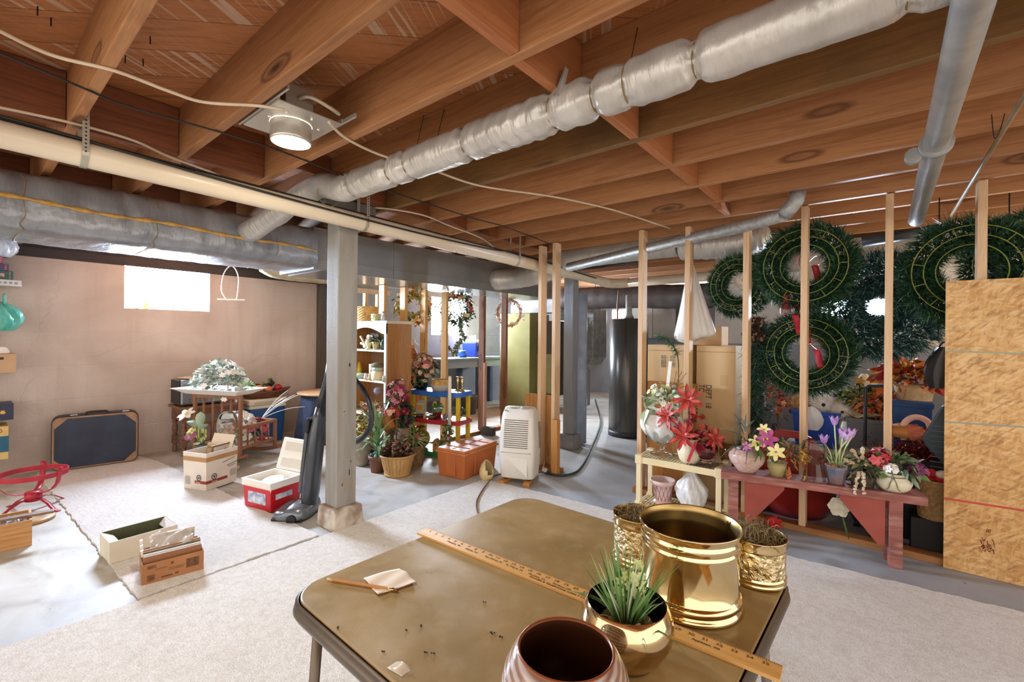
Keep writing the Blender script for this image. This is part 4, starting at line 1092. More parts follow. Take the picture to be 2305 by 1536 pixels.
for i in range(4):
    MB().cbox((w * (.4 - .07 * i), 0, .07 + .006 * i), (.01, d * .94, .11), (0, -.12 - .03 * i, 0)).obj('frame', [C('8a5a36', rough=.4), C('d8d0c4', rough=.4), C('5c5040', rough=.4), C('a4743f', rough=.4)][i], bx, bevel=.001)
for i in range(3):
    MB().cbox((w * (-.02 - .17 * i), d * -.46, .07 + .012 * i), (w * .12, .012, .12), (.1, 0, 0)).obj('frame', C('e6e0d6', rough=.4), bx, bevel=.001)
MB().cbox((-w * .38, d * .05, .105), (.012, d * .74, .14), (0, .25, 0)).obj('print_board', C('cdbfae', rough=.6), bx)
mb = MB(); mb.sheet(lambda u, v: (w * (-.3 + .55 * u), d * (-.36 + .72 * v), (.12 + .05 * (1 - u)) + .02 * math.sin(u * 6 + v * 4) * math.sin(v * 7 + u * 2)), 22, 26)
mb.obj('cellophane', C('e8e4e0', rough=.06, alpha=.7, metal=.3, bump=1.0, scale=10), bx)
MB().cbox((0, 0, .11), (w * .4, d * .6, .012), (0, -.2, 0)).obj('packet', C('b9864e', 'd9d3ca', rough=.4, scale=18), bx)

# white carton with red band
c, rz, w, d = fit((406, 1105), (463.8, 1109.4), (529.5, 1089.8))
w, d = .235, .27
cn = PZ(463.8, 1109.4); X_ = Vector((math.cos(rz), math.sin(rz), 0)); Y_ = Vector((-math.sin(rz), math.cos(rz), 0))
wbx = thing('white_carton', 'white carton with a red stripe and brown tape, one flap up', 'box', cn - X_ * (w / 2) + Y_ * (d / 2), rz)
M_WCART = C('ddd3c6', 'd2c7b8', rough=.75, scale=4); hh = .29
MB().opentub((0, 0, 0.0125), (w, d), (w + .01, d + .01), hh, .004).obj('carton', M_WCART, wbx)
def band(z0, z1, m, nm, e=.001):
    k = lambda z: .005 * z / hh
    mb = MB(); vs = []
    for z in (z0, z1):
        o_ = e + k(z)
        vs += [(-w / 2 - o_, -d / 2 - o_, z), (w / 2 + o_, -d / 2 - o_, z), (w / 2 + o_, d / 2 + o_, z)]
    mb.add(vs, [(0, 1, 4, 3), (1, 2, 5, 4)]); return mb.obj(nm, m, wbx)
band(hh - .055, hh - .02, C('b48a5c', 'a87d50', rough=.35, scale=10), 'packing_tape')
mb = MB(); z0, z1 = .062, .085; e = .0022
mb.add([(-.0, -d / 2 - e, z0), (w / 2 + e, -d / 2 - e, z0), (w / 2 + e, -d / 2 - e, z1), (-.0, -d / 2 - e, z1)], [(0, 1, 2, 3)])
mb.add([(w / 2 + e, -d / 2 - e, z0), (w / 2 + e, d * .18, z0), (w / 2 + e, d * .18, z1), (w / 2 + e, -d / 2 - e, z1)], [(0, 1, 2, 3)])
mb.obj('red_stripe', C('8e332e', rough=.7), wbx)
def onR(y, z): return Matrix.Translation((w / 2 + .0045, y, z)) @ Matrix.Rotation(PI / 2, 4, 'Z') @ Matrix.Rotation(PI / 2, 4, 'X')
def onF(x, z): return FRONT(x, -d / 2 - .0045, z)
text('print_text', 'Energy', .018, C('e4cfc4', rough=.7), wbx, onR(-.09, .066), .0001)
text('print_text', 'Energy', .018, C('e4cfc4', rough=.7), wbx, onF(.015, .066), .0001)
for T in (onR(-.07, .108), onF(.045, .108)):
    mb = MB(); n = 24
    mb.add([T @ Vector((r * math.cos(2 * PI * k / n), r * math.sin(2 * PI * k / n), 0)) for r in (.024, .017) for k in range(n)], [(k, (k + 1) % n, n + (k + 1) % n, n + k) for k in range(n)])
    mb.add([T @ Vector((.009 * math.cos(2 * PI * k / n), .009 * math.sin(2 * PI * k / n), 0)) for k in range(n)], [tuple(range(n))])
    mb.obj('round_logo', C('45474f', rough=.7), wbx)
mb = MB()
for (y0, z0, n) in ((-.0, .2, 9), (.04, .165, 8), (.055, .152, 5)):
    p = None
    for i in range(n * 4):
        a = Vector((w / 2 + .0052, y0 + i * .0032, z0 + .006 * math.sin(i * 2.1) + (i * .0006)))
        if p is not None: mb.tube([p, a], .0007, 3, cap=False)
        p = a
mb.obj('handwriting', C('3a332c', rough=.8), wbx)
mb = MB()
for i in range(6): mb.add([onF(-.1, .05 + .011 * i) @ Vector(q_) for q_ in ((0, 0, 0), (.055, 0, 0), (.055, .006, 0), (0, .006, 0))], [(0, 1, 2, 3)])
for i in range(5): mb.add([onR(.07, .075 + .011 * i) @ Vector(q_) for q_ in ((0, 0, 0), (.055, 0, 0), (.055, .006, 0), (0, .006, 0))], [(0, 1, 2, 3)])
mb.obj('small_print', C('9a948c', rough=.8), wbx)
MB().cbox((-.01, d * .42, hh + .05), (w * .98, .004, .12), (-.35, .0, 0)).obj('flap', C('d9cdb8', rough=.75), wbx)
pb = MB().cbox((-.02, d * .22, hh - .02), (w * .8, .012, .12), (-.2, 0, 0)).obj('picture_board', C('c3a57c', rough=.7), wbx)
text('print_text', 'Breath', .03, M_INK, wbx, FRONT(-.09, d * .22 - .0165, hh + .002), .0001)
pf = MB().cbox((.06, d * .12, hh - .02), (.012, d * .6, .14), (0, .1, 0)).obj('picture_frame', C('7d5c40', rough=.5), wbx, bevel=.002)
MB().cbox((.0675, d * .12, hh - .02), (.002, d * .5, .11), (0, .1, 0)).obj('mat_board', C('c9c0b2', rough=.5), pf)

# red cooler
c, rz, w, d = fit((557, 1138), (608, 1160), (673, 1130))
rc = thing('red_cooler', 'small red cooler with its white lid open and plates inside', 'cooler', c + Vector((0, 0, .0005)), rz)
MB().opentub((0, 0, 0), (w - .032, d - .032), (w - .01, d - .01), .168, .012).obj('body', C('c4202a', 'b51c25', rough=.35, scale=5), rc, bevel=.01)
MB().opentub((0, 0, .03), (w - .05, d - .05), (w + .004, d + .004), .182, .018, floor=.02).box(-w / 2, w / 2, -d / 2, d / 2, .168, .17).obj('liner', M_WHITE, rc, bevel=.004)
T = Matrix.Translation((0, d / 2 + .004, .212)) @ Matrix.Rotation(R_(-18), 4, 'X')
ld = MB().box(-w / 2, w / 2, -.0, .03, 0, d * .9, 0, T).obj('lid', M_WHITE, rc, bevel=.008)
for z in (.09, .55): MB().box(-w * .36, w * .36, -.004, .004, d * z, d * (z + .26), 0, T).obj('lid_recess', C('cfcabd', rough=.5), ld, bevel=.003)
M_STK = C('d9dce0', '7f94b4', rough=.4, scale=30)
MB().box(-w * .3, w * .3, -d / 2 + .006, -d / 2 + .016, .05, .13, 0).obj('sticker', M_STK, rc, bevel=.004)
MB().box(w / 2 - .014, w / 2 - .008, -d * .32, d * .18, .085, .13, 0).obj('sticker', M_STK, rc)
for i in range(3):
    mb = MB(); mb.lathe([(0, 0), (.05, 0), (.085, .012), (.086, .015), (.05, .004), (0, .004)], n=32)
    o = tag(mb.obj('plate', M_WHITE), 'white plate stacked inside the open red cooler', 'plate', 'plates in the red cooler')
    o.location = c + Vector((0, 0, .125 + .016 * i)); o.rotation_euler = (.25, .1, rz)

# upright vacuum
vc = thing('vacuum_cleaner', 'grey and black upright vacuum cleaner behind the grey post', 'vacuum', (-3.08, 1.54, 0), R_(-52))
M_VG = C('7f848c', '6f747b', rough=.28, metal=.5, scale=6); M_VB = C('1b1c20', rough=.3)
mb = MB()
def headf(u, v):
    a = 2 * PI * u; e = .6; ca = math.copysign(abs(math.cos(a)) ** e, math.cos(a)); sa = math.copysign(abs(math.sin(a)) ** e, math.sin(a))
    k = (1, 1.02, .95, .75, .0)[int(round(v * 4))]; z = (.02, .045, .08, .1, .105)[int(round(v * 4))]
    return (.16 * ca * k, -.055 + .12 * sa * k, z - .02 * (sa < 0) * v * 2 * (1 if v > .4 else 0))
mb.sheet(headf, 40, 5, closed=True); mb.obj('head', M_VG, vc)
MB().box(-.15, .15, -.165, .04, .008, .03).obj('base_plate', M_VB, vc, bevel=.006)
for sx in (-1, 1): MB().tube([(sx * .15, -.02, .03), (sx * .175, -.02, .03)], .03, 18).obj('wheel', M_VB, vc)
LT = Matrix.Translation((0, .02, .07)) @ Matrix.Rotation(R_(-6), 4, 'X')
mb = MB(LT); mb.lathe([(.05, 0), (.066, .03), (.07, .1), (.064, .4), (.058, .52), (.045, .6), (.03, .68)], n=24, T=Matrix.Diagonal((1.15, .8, 1, 1))); mb.obj('body', C('55585e', '484b51', rough=.28, metal=.5, scale=6), vc)
mb = MB(LT); mb.box(-.045, .045, -.072, -.045, .08, .5); mb.obj('dust_bin', C('4b4f56', rough=.15, coat=.5), vc, bevel=.015)
mb = MB(LT); mb.box(-.05, .05, -.072, -.04, .5, .6); mb.obj('front_cover', M_VB, vc, bevel=.015)
mb = MB(LT); mb.box(-.025, .025, -.078, -.07, .53, .57); mb.obj('badge', C('86c81e', rough=.4), vc, bevel=.003)
mb = MB(LT); mb.tube([(0, 0, .62), (0, .01, .75), (0, .03, .9), (0, .03, 1.0)], [.036, .026, .02, .018], 14); mb.obj('handle', M_VB, vc)
hz = [PY(795, 850, 1.9), PY(822, 885, 1.9), PY(836, 930, 1.9), PY(832, 965, 1.9), PY(812, 990, 1.9), PY(796, 995, 1.9), PY(770, 985, 1.86), PY(755, 940, 1.85), PY(752, 890, 1.86), PY(770, 860, 1.88)]
inv = vc.matrix_basis.inverted() if False else (Matrix.Translation((-3.08, 1.54, 0)) @ Matrix.Rotation(R_(-52), 4, 'Z')).inverted()
P = [inv @ p for p in spline(hz, 14)]
MB().tube(P, [.018 + .0015 * (i % 2) for i in range(len(P))], 12).obj('hose', C('23252a', '3a3d43', rough=.3, scale=20), vc)

# bench table with turned legs by the wall
bt = thing('side_table', 'brown wooden side table with turned legs under the toaster oven', 'table', (-5.60, 1.725, 0), 0)
M_TW = wood('tablewood', '8a6148', '70492f', '3a2416', 'Y', knots=False)
MB().box(-.2, .2, -.31, .31, .475, .5).obj('top', M_TW, bt, bevel=.005)
mb = MB(); mb.box(0.13, .15, -.25, .25, .41, .475).box(-.15, -.13, -.25, .25, .41, .475).box(-.13, .13, -.27, -.25, .41, .475).box(-.13, .13, .25, .27, .41, .475); mb.obj('apron', M_TW, bt)
for sx in (-1, 1):
    for sy in (-1, 1):
        mb = MB(); x, y = sx * .15, sy * .26
        mb.box(x - .024, x + .024, y - .024, y + .024, .34, .475).box(x - .024, x + .024, y - .024, y + .024, .09, .17)
        mb.lathe([(.018, .17), (.024, .18), (.015, .195), (.022, .215), (.026, .25), (.02, .29), (.014, .3), (.024, .32), (.018, .34)], (x, y, 0), 14)
        mb.lathe([(.016, 0), (.02, .01), (.022, .05), (.015, .07), (.02, .09)], (x, y, 0), 14); mb.obj('leg', M_TW, bt)
ov = thing('toaster_oven', 'grey toaster oven standing on the brown side table', 'oven', (-5.60, 1.63, .5005), 0)
MB().box(-.15, .15, -.2, .2, .012, .27).obj('casing', C('77787a', '88898b', rough=.35, metal=.6, scale=6), ov, bevel=.02)
MB().box(-.14, .14, -.207, -.2, .02, .262).obj('side_trim', M_BLACK, ov, bevel=.005)
mb = MB()
for i in range(6):
    for j in range(2): mb.cbox((.1508, -.12 + .03 * i, .05 + .02 * j), (.001, .012, .008))
mb.obj('vent_slots', M_BLACK, ov)
for sx in (-1, 1):
    for sy in (-1, 1): MB().lathe([(.012, 0), (.012, .014)], (sx * .12, sy * .16, 0), 10).obj('foot', M_BLACK, ov)
mb = MB(); mb.lathe([(0, 0), (.1, 0), (.16, .012), (.162, .016), (.1, .006), (0, .006)], n=36)
tag(mb.obj('plate', C('e6d3c0', 'd9bfa8', rough=.5, scale=8)), 'cream plate lying on top of the toaster oven', 'plate').location = (-5.58, 1.60, .7725)

# doll cradle
cd = thing('doll_cradle', 'small wooden rocking doll cradle filled with artificial flowers', 'cradle', (-5.06, 1.81, 0), R_(25))
M_CW = wood('cradlewood', '9c6a4c', '84543a', '4a2c1c', 'Z', knots=False)
x0, x1, y0, y1 = -.27, .27, -.23, .21
for y, h0 in ((y0, .66), (y1, .36)):
    for x in (x0, x1): MB().box(x - .014, x + .014, y - .014, y + .014, .07, h0).obj('post', M_CW, cd, bevel=.003)
    for i in range(4):
        xx = x0 + .54 * (i + 1) / 5; MB().tube([(xx, y, .16), (xx, y, h0 - .03)], .011, 10).obj('spindle', M_CW, cd)
    MB().box(x0 + .014, x1 - .014, y - .016, y + .016, h0 - .04, h0).obj('rail', M_CW, cd, bevel=.004)
    MB().box(x0 + .014, x1 - .014, y - .01, y + .01, .14, .17).obj('rail', M_CW, cd)
for x in (x0, x1):
    MB().box(x - .01, x + .01, y0 + .014, y1 - .014, .33, .36).obj('rail', M_CW, cd, bevel=.003)
    MB().box(x - .01, x + .01, y0 + .014, y1 - .014, .14, .17).obj('rail', M_CW, cd, bevel=.003)
    for i in range(4): MB().tube([(x, y0 + .44 * (i + 1) / 5, .17), (x, y0 + .44 * (i + 1) / 5, .33)], .008, 8).obj('spindle', M_CW, cd)
MB().box(x0 + .012, x1 - .012, y0 + .012, y1 - .012, .15, .165).obj('mattress_board', C('cfc6b6', rough=.8), cd)
for y in (y0, y1):
    MB().tube([(x0 - .08 + (.70 * i / 12), y, .03 + .0 + .06 * abs((i - 6) / 6) ** 2) for i in range(13)], .018, 8).obj('rocker', M_CW, cd)
tr = thing('white_tray', 'long white tray resting on the tall end of the doll cradle', 'tray', (-4.985, 1.625, .661), R_(25))
MB().opentub((0, 0, 0), (.58, .2), (.80, .36), .055, .012, 0).obj('tray_body', M_WHITE, tr, bevel=.004)
fa = thing('ivy_arrangement', 'sage and white artificial ivy arrangement lying in the white tray', 'flowers', (-5.0, 1.63, .70), R_(25))
mb = MB(); leaves(mb, (0, 0, .05), (.29, .13, .23), 520, .06, .04, (0, 1, 2), up=.7, shell=.5); mb.obj('foliage', [C('a4afa0', 'c6cdc2', rough=.6, scale=25), C('d9dcd4', 'c4cac0', rough=.6, scale=20), C('6f8172', '8a9a8a', rough=.6, scale=20)], fa)
mb = MB(); blooms(mb, (0, 0, .02), (.32, .15, .27), 44, .03, 6, (0,), None, .7); mb.obj('blossoms', M_PETALW, fa)
sp = thing('green_sprig', 'small pale green sprig on the right end of the white tray', 'flowers', (-4.68, 1.77, .70), 0)
mb = MB(); leaves(mb, (0, 0, .05), .045, 26, .035, .025, (0,), .5); mb.tube([(0, 0, 0), (0, 0, .05)], .003); mb.obj('leaves', C('9fd19a', 'bfe3b4', rough=.6, scale=20), sp)
# flowers in and around the cradle
ff = thing('white_bouquet', 'white lilies and mixed artificial flowers heaped in the doll cradle', 'flowers', (-5.06, 1.84, .168), 0)
mb = MB(); leaves(mb, (0, 0, .06), (.17, .13, .15), 150, .06, .03, (0, 1), .6); mb.obj('foliage', [M_DGREEN, M_SAGE], ff)
mb = MB(); blooms(mb, (0, 0, .08), (.18, .14, .2), 56, .045, 6, (0, 0, 0, 1), 2, .6); mb.obj('lilies', [M_PETALW, C('d9b7b4', rough=.6), M_YELLOW], ff)['kind'] = 'stuff'
mb = MB(); blooms(mb, (.1, .1, .08), (.12, .12, .14), 14, .04, 7, (0,), None, .6); mb.obj('red_blossoms', C('b04a5a', rough=.6), ff)
for k in range(7):
    a = Vector((.1, .16, .2)); e = a + Vector((random.uniform(0, .15), random.uniform(.15, .5), random.uniform(.05, .35)))
    MB().tube(arc(a, a.lerp(e, .5) + Vector((0, 0, .06)), e, 8), .003, 5).obj('white_twig', M_PETALW, ff)
bg = thing('white_cloth', 'crumpled white plastic wrap lying on the flowers in the cradle', 'bag', (-5.08, 1.86, .38), 0)
MB().ball((0, 0, 0), (.14, .1, .055), 30, 18, wob=.1).obj('wrap', M_BAG, bg)
ly = thing('lily_spray', 'tall sage-leaved lily spray in a glass vase left of the cradle', 'flowers', (-4.97, 1.46, 0), 0)
MB().lathe([(.03, 0), (.04, .01), (.035, .12), (.045, .2), (.043, .2), (.033, .12), (.037, .014), (0, .012)], n=24).obj('vase', C('c7d6dd', rough=.05, trans=.8), ly)
mb = MB(); 
for k in range(6): mb.tube([(0, 0, .02), (random.uniform(-.1, .1), random.uniform(-.06, .03), random.uniform(.3, .45))], .004, 5)
mb.obj('stems', M_GREEN, ly)
for a_, e_, L in (((-.02, 0, .34), (-.8, -.2, .5), .22), ((0, 0, .36), (.1, 0, 1), .2), ((.02, 0, .34), (.9, -.1, .7), .22), ((-.03, -.02, .3), (-.9, -.4, -.1), .2)):
    MB().leaf(a_, e_, L, .08, .25, prof=[.3, .8, 1, .8, .05], tw=.3).obj('big_leaf', C('9db195', 'b4c4a8', rough=.5, scale=12), ly)
MB().flower((-.16, -.06, .47), (.3, -.6, .8), .085, 6, .05, 0, .15, 1).obj('white_lily', [M_PETALW, M_YELLOW], ly)
mb = MB(); blooms(mb, (.02, -.03, .3), (.09, .06, .08), 16, .035, 6, (0, 1), None, .3); mb.obj('yellow_blossoms', [C('e6df6a', 'f1ecA0', rough=.6, scale=20), C('dfe6b0', rough=.6)], ly)
mb = MB(); blooms(mb, (-.09, -.03, .28), (.08, .06, .07), 14, .028, 6, (0, 1), None, .3); mb.obj('pink_blossoms', [C('d9c6d4', rough=.6), C('a65a86', rough=.6)], ly)
bj = thing('glass_dome', 'clear glass dome over a small posy, standing before the cradle end', 'dome', (-4.62, 1.57, 0), 0)
MB().lathe([(.0, 0), (.1, 0), (.105, .02), (.09, .03), (0, .03)], n=28).obj('base', C('cdbda6', rough=.5), bj)
MB().lathe([(.082, .031), (.085, .2), (.084, .42), (.075, .49), (.045, .53), (0, .545)], n=36, cap=False).obj('dome', C('f3f6f5', rough=.03, trans=1, ior=1.1), bj)
mb = MB(); leaves(mb, (0, 0, .3), (.06, .06, .12), 60, .05, .02, (0,), .3); mb.tube([(0, 0, .03), (0, 0, .3)], .006); mb.obj('posy_leaves', M_SAGE, bj)
mb = MB(); blooms(mb, (0, 0, .32), (.055, .055, .1), 22, .026, 6, (0, 1), None, .3); mb.obj('posy_blossoms', [C('dcb7a4', rough=.6), C('e6d9c4', rough=.6)], bj)

# blue cooler and fruit bowl
bc_ = thing('blue_cooler', 'large blue cooler with a cream lid against the wall', 'cooler', (-5.60, 2.255, 0), R_(4))
MB().taper((0, 0, 0), (.3, .36), (.34, .4), .40).obj('body', C('2c5f9a', '255388', rough=.4, scale=5), bc_, bevel=.015)
MB().box(-.175, .175, -.205, .205, .40, .435).obj('rim', C('ded6bf', rough=.5), bc_, bevel=.008)
MB().box(-.18, .18, -.21, .21, .437, .505).obj('lid', C('e0d8c2', 'd3cab3', rough=.5, scale=5), bc_, bevel=.015)
MB().box(.178, .186, -.16, .16, .46, .475).obj('lid_groove', C('b9b09a', rough=.5), bc_)
MB().tube(spline([(-.08, -.2, .5), (-.08, -.19, .61), (-.08, -.18, .64), (-.08, .0, .645), (-.08, .03, .6), (-.08, .03, .5)], 5), .013, 8).obj('handle', M_BLACK, bc_)
fb = thing('fruit_bowl', 'boat-shaped wooden bowl of artificial fruit on the blue cooler', 'bowl', (-5.56, 2.25, .5065), R_(85))
mb = MB()
def bowlf(u, v):
    a = 2 * PI * u; k = .5 + .5 * v; p = abs(math.cos(a)) ** 8
    return ((.26 + .05 * p * v) * k * math.cos(a), .13 * k * math.sin(a), .085 * v * v + .0 + .02 * p * v)
mb.sheet(bowlf, 44, 8, closed=True); mb.add([bowlf(i / 44, 0) for i in range(44)], [tuple(range(44))]); mb.obj('bowl', C('5e3424', '6f4230', rough=.4, scale=7), fb, solid=.008)
def fruit(name, c, r, m, lab, wob=0): return tag(put_local(MB().ball((0, 0, 0), r, 18, 12).obj(name, m), c), lab, 'fruit', 'artificial fruit in the wooden bowl')
FB = Matrix.Translation((-5.56, 2.25, .5065)) @ Matrix.Rotation(R_(85), 4, 'Z')
def put_local(o, c): o.location = FB @ Vector(c); return o
fruit('pear', (-.14, -.02, .10), (.045, .045, .055), C('a9b23e', 'c0c45c', rough=.4, scale=9), 'green pear at the left end of the wooden fruit bowl')
fruit('peach', (-.045, -.03, .105), (.048, .048, .046), C('e0873f', 'd9a04f', rough=.5, scale=7), 'orange peach in the middle of the wooden fruit bowl, left')
fruit('peach', (.05, -.04, .095), (.044, .044, .04), C('d98a55', 'c96a3f', rough=.5, scale=7), 'orange peach in the middle of the wooden fruit bowl, right')
fruit('apple', (.17, 0, .105), (.045, .045, .042), C('9c1c24', 'b93030', rough=.3, scale=7), 'red apple at the right end of the wooden fruit bowl')
gr = thing('grape_bunch', 'dark purple grape bunch in the wooden fruit bowl', 'fruit', FB @ Vector((.1, .03, .12)), 0, 'artificial fruit in the wooden bowl')
for i in range(16): MB().ball((random.uniform(-.05, .05), random.uniform(-.035, .035), random.uniform(-.01, .05)), .014, 10, 7).obj('grape', C('2c1826', rough=.25), gr)
mb = MB(); leaves(mb, (-.06, 0, .04), .04, 14, .05, .04, (0,), .5); mb.obj('leaf_cluster', M_GREEN, gr)

# round table under a denim cloth
rt = thing('round_side_table', 'round wooden table top over a dark denim skirt beside the wall', 'table', (-5.13, 2.82, 0), 0)
MB().lathe([(0, .545), (.33, .545), (.34, .55), (.34, .565), (.33, .57), (0, .57)], n=48).obj('table_top', C('cfa57a', 'b98d62', rough=.5, scale=5), rt)
MB().lathe([(.05, 0.0), (.05, .545)], n=16).obj('pedestal', M_TW, rt)
o = MB(); 
def skirt(u, v):
    a = 2 * PI * u; r = .29 + .05 * v + .028 * math.sin(a * 9) * v + .012 * math.sin(a * 17 + 1) * v
    return (r * math.cos(a), r * math.sin(a), .543 - (.525) * v)
o.sheet(skirt, 140, 12, closed=True)
cl = tag(o.obj('denim_skirt', C('2f3a4f', '3c4963', rough=.9, scale=14, bump=.3, bs=140), solid=.003), 'dark blue denim cloth draped round the small round table', 'tablecloth')
cl.location = (-5.13, 2.82, 0)

# hoop hanging at the window wall
q0 = PX(522, 605, -5.1)
wh = thing('wire_hoop', 'thin white wire loop with a round hoop hanging by the wall', 'wire', (q0.x, q0.y, 0), facing(q0.x, q0.y))
dd = (q0.x ** 2 + q0.y ** 2) ** .5
zt_, zb_ = q0.z, PX(522, 675, -5.1).z
MB().tube([(.115 * math.cos(a), .115 * math.sin(a), zb_ + .01 * math.sin(a)) for a in [2 * PI * i / 36 for i in range(36)]], .006, 6, closed=True).obj('hoop', C('e6dfd4', rough=.5), wh)
MB().tube(spline([(-.03, -.115, zb_ - .02), (-.085, -.06, zb_ + .08), (-.07, 0, zb_ + .25), (-.02, 0, zt_ + .02), (.03, 0, zt_ - .0), (.06, 0, zb_ + .2), (.045, .1, zb_ + .005)], 8), .005, 6).obj('loop', C('e6dfd4', rough=.5), wh)
MB().tube([(-.02, 0, zt_ + .02), (-.02, 0, JT - .001)], .004, 6).obj('hanger', M_BLACK, wh)

# ornaments on the window sill
for y, lab, m, nm in ((1.175, 'small dark figurine at the left of the window sill', C('b9b3a4', rough=.6), 'figurine'), (1.255, 'small tree-shaped ornament on the window sill', C('a8a24a', rough=.6), 'tree_ornament'), (1.52, 'tiny bottle in the middle of the window sill', C('8f8f86', rough=.4), 'bottle'), (1.6, 'small yellowish ornament right of the tiny bottle on the sill', C('b9ab62', rough=.6), 'ornament')):
    mb = MB()
    if nm == 'tree_ornament': mb.lathe([(.03, 0), (.032, .02), (.035, .025), (.02, .06), (.012, .085), (0, .1)], n=14)
    elif nm == 'figurine': mb.lathe([(.022, 0), (.034, .02), (.018, .04), (.03, .055), (.012, .07), (.02, .085), (0, .1)], n=14)
    else: mb.lathe([(.016, 0), (.018, .03), (.008, .05), (.008, .07), (0, .072)], n=12)
    tag(mb.obj(nm, m), lab, 'ornament').location = (WX - .09, y, w0z + .001)

# shelving unit at the left edge
sh = thing('shelving_unit', 'metal shelving along the wall at the left edge, mostly out of view', 'shelf', (-5.70, -.5, 0), 0)
levels = (.20, .52, .905, 1.25, 1.62, 2.0)
for z in levels: MB().box(-.14, .14, -.7, .66, z - .03, z).obj('shelf_board', C('d5d2ca', rough=.5), sh, bevel=.003)
for sx in (-1, 1):
    for y in (-.68, .64): MB().box(sx * .135 - .015, sx * .135 + .015, y - .015, y + .015, 0, 2.04).obj('upright', C('b6b3ab', rough=.5, metal=.4), sh)
def atshelf(px, py): return PX(px, py, -5.6)
def shelfbox(name, px1, py0, py1, wy, m, lab, cat='box', dx=.0, lvl=None, dep=.22):
    a = PX(px1, py1, -5.57); b = PX(px1, py0, -5.57)
    z0 = lvl if lvl is not None else a.z
    t = thing(name, lab, cat, (-5.68 + dx, a.y - wy / 2, z0 + .0005), 0)
    return t, wy, max(.03, b.z - z0), dep
t, wy, hz_, dp = shelfbox('flat_carton', 48, 679, 692, .4, None, 'flat white printed carton jutting from the fourth shelf at the left edge', lvl=1.62)
MB().box(-dp / 2, dp / 2, -wy / 2, wy / 2, 0, .05).obj('carton', C('d9d6d0', 'c9c6c0', rough=.6, scale=8), t, bevel=.002)
mb = MB()
for i in range(4): mb.add([(dp / 2 + .0006, wy / 2 - .13 + .03 * i, .015), (dp / 2 + .0006, wy / 2 - .112 + .03 * i, .015), (dp / 2 + .0006, wy / 2 - .112 + .03 * i, .034), (dp / 2 + .0006, wy / 2 - .13 + .03 * i, .034)], [(0, 1, 2, 3)])
mb.obj('print', C('8b97a8', rough=.7), t)
for nm, px1, z0, hgt, mm, lab in (('game_box', 30, 1.671, .072, C('1f4a40', '2d5a4c', rough=.4, scale=40), 'dark green and red patterned box on the white flat carton'),
                                ('game_box', 20, 1.744, .055, C('5a2430', '39466a', rough=.4, scale=40), 'dark red box on the dark green one at the left edge'),
                                ('game_box', 8, 1.80, .06, C('c05a22', '38468a', rough=.4, scale=30), 'orange and blue box topmost of the stack at the left edge')):
    a = PX(px1, 650, -5.57); t = thing(nm, lab, 'box', (-5.69, a.y - .16, z0), 0)
    MB().box(-.1, .1, -.16, .16, 0, hgt).obj('carton', mm, t, bevel=.002)
    mb = MB()
    for i in range(5): mb.cbox((.1004, .142 - .0, .01 + i * (hgt - .02) / 4), (.001, .01, .006))
    for i in range(3): mb.cbox((.1004, .10 - .045 * i, hgt / 2), (.001, .022, hgt * .4))
    mb.obj('print', C('b8402f', 'd9d2c4', rough=.5, scale=60), t)
def bag(name, lab, loc, size, m, rz=0, knot=False, cat='bag', wob=.05, handles=False):
    t = thing(name, lab, cat, loc, rz); mb = MB()
    sx, sy, sz = size
    def bf(u, v):
        a = 2 * PI * u; e = math.sin(PI * min(1, .12 + v * .88)) ** .6 if not knot else (math.sin(PI * min(1, .1 + .75 * v)) ** .7 * (1 - .62 * max(0, v - .6) / .4))
        w_ = 1 + .10 * math.sin(a * 5 + v * 4) * v + .05 * math.sin(a * 11 + v * 9) + .03 * math.sin(a * 23 - v * 14)
        return (sx * e * w_ * math.cos(a), sy * e * w_ * math.sin(a), sz * v)
    mb.sheet(bf, 64, 26, closed=True)
    mb.obj('bag_film', m, t)
    if handles:
        for s_ in (-1, 1): MB().tube(spline([(s_ * .05, .02, sz * .92), (s_ * .07, .02, sz * 1.15), (s_ * .02, .02, sz * 1.25), (s_ * .01, .02, sz * .95)], 6), .008, 6).obj('bag_handle', m, t)
    return t
a = PX(2, 600, -5.57)
bag('plastic_bag', 'pale blue-white plastic bag on the upper shelf at the left edge', (-5.68, a.y - .02, 1.862), (.11, .12, .2), C('c9d8ea', 'dfe8f2', rough=.3, alpha=.9, scale=9))
bpy.data.objects['plastic_bag'].scale = (1, 1.0, 1)
tg = bag('plastic_bag', 'teal green plastic bag bulging from the shelf at the left edge', (-5.66, PX(6, 770, -5.57).y - .01, 1.2515), (.12, .13, .24), C('3fae9a', '7fd0bf', rough=.3, alpha=.88, scale=8), handles=True)
t = thing('grey_vent_cover', 'grey slotted metal bar on the top shelf at the left edge', 'metal bar', (-5.68, PX(55, 570, -5.57).y - .2, 2.001), 0)
mb = MB(); mb.box(-.1, .1, -.2, .2, 0, .045); mb.obj('bar', C('a9adae', rough=.45, metal=.4), t, bevel=.003)
for i in range(5): MB().box(.1002, .1012, .17 - .06 * i, .178 - .06 * i, .012, .034).obj('slot', M_BLACK, t)
t = thing('tan_carton', 'tan carton with a small dark label on the shelf at the left edge', 'box', (-5.67, PX(36, 860, -5.57).y - .2, .9055), 0)
MB().box(-.12, .12, -.2, .2, 0, .155).obj('carton', C('b7936c', 'c2a07a', rough=.7, scale=6), t, bevel=.003)
MB().box(.1205, .1215, .1, .13, .11, .13).obj('label', C('3a302c', rough=.6), t)
mb = MB(); mb.lathe([(.07, 0), (.075, .012), (.06, .05), (.05, .058), (0, .06)], n=28)
tag(mb.obj('white_bowl', M_WHITE), 'upturned white bowl on the tan carton at the left edge', 'bowl').location = (-5.65, PX(18, 820, -5.57).y - .06, 1.0615)
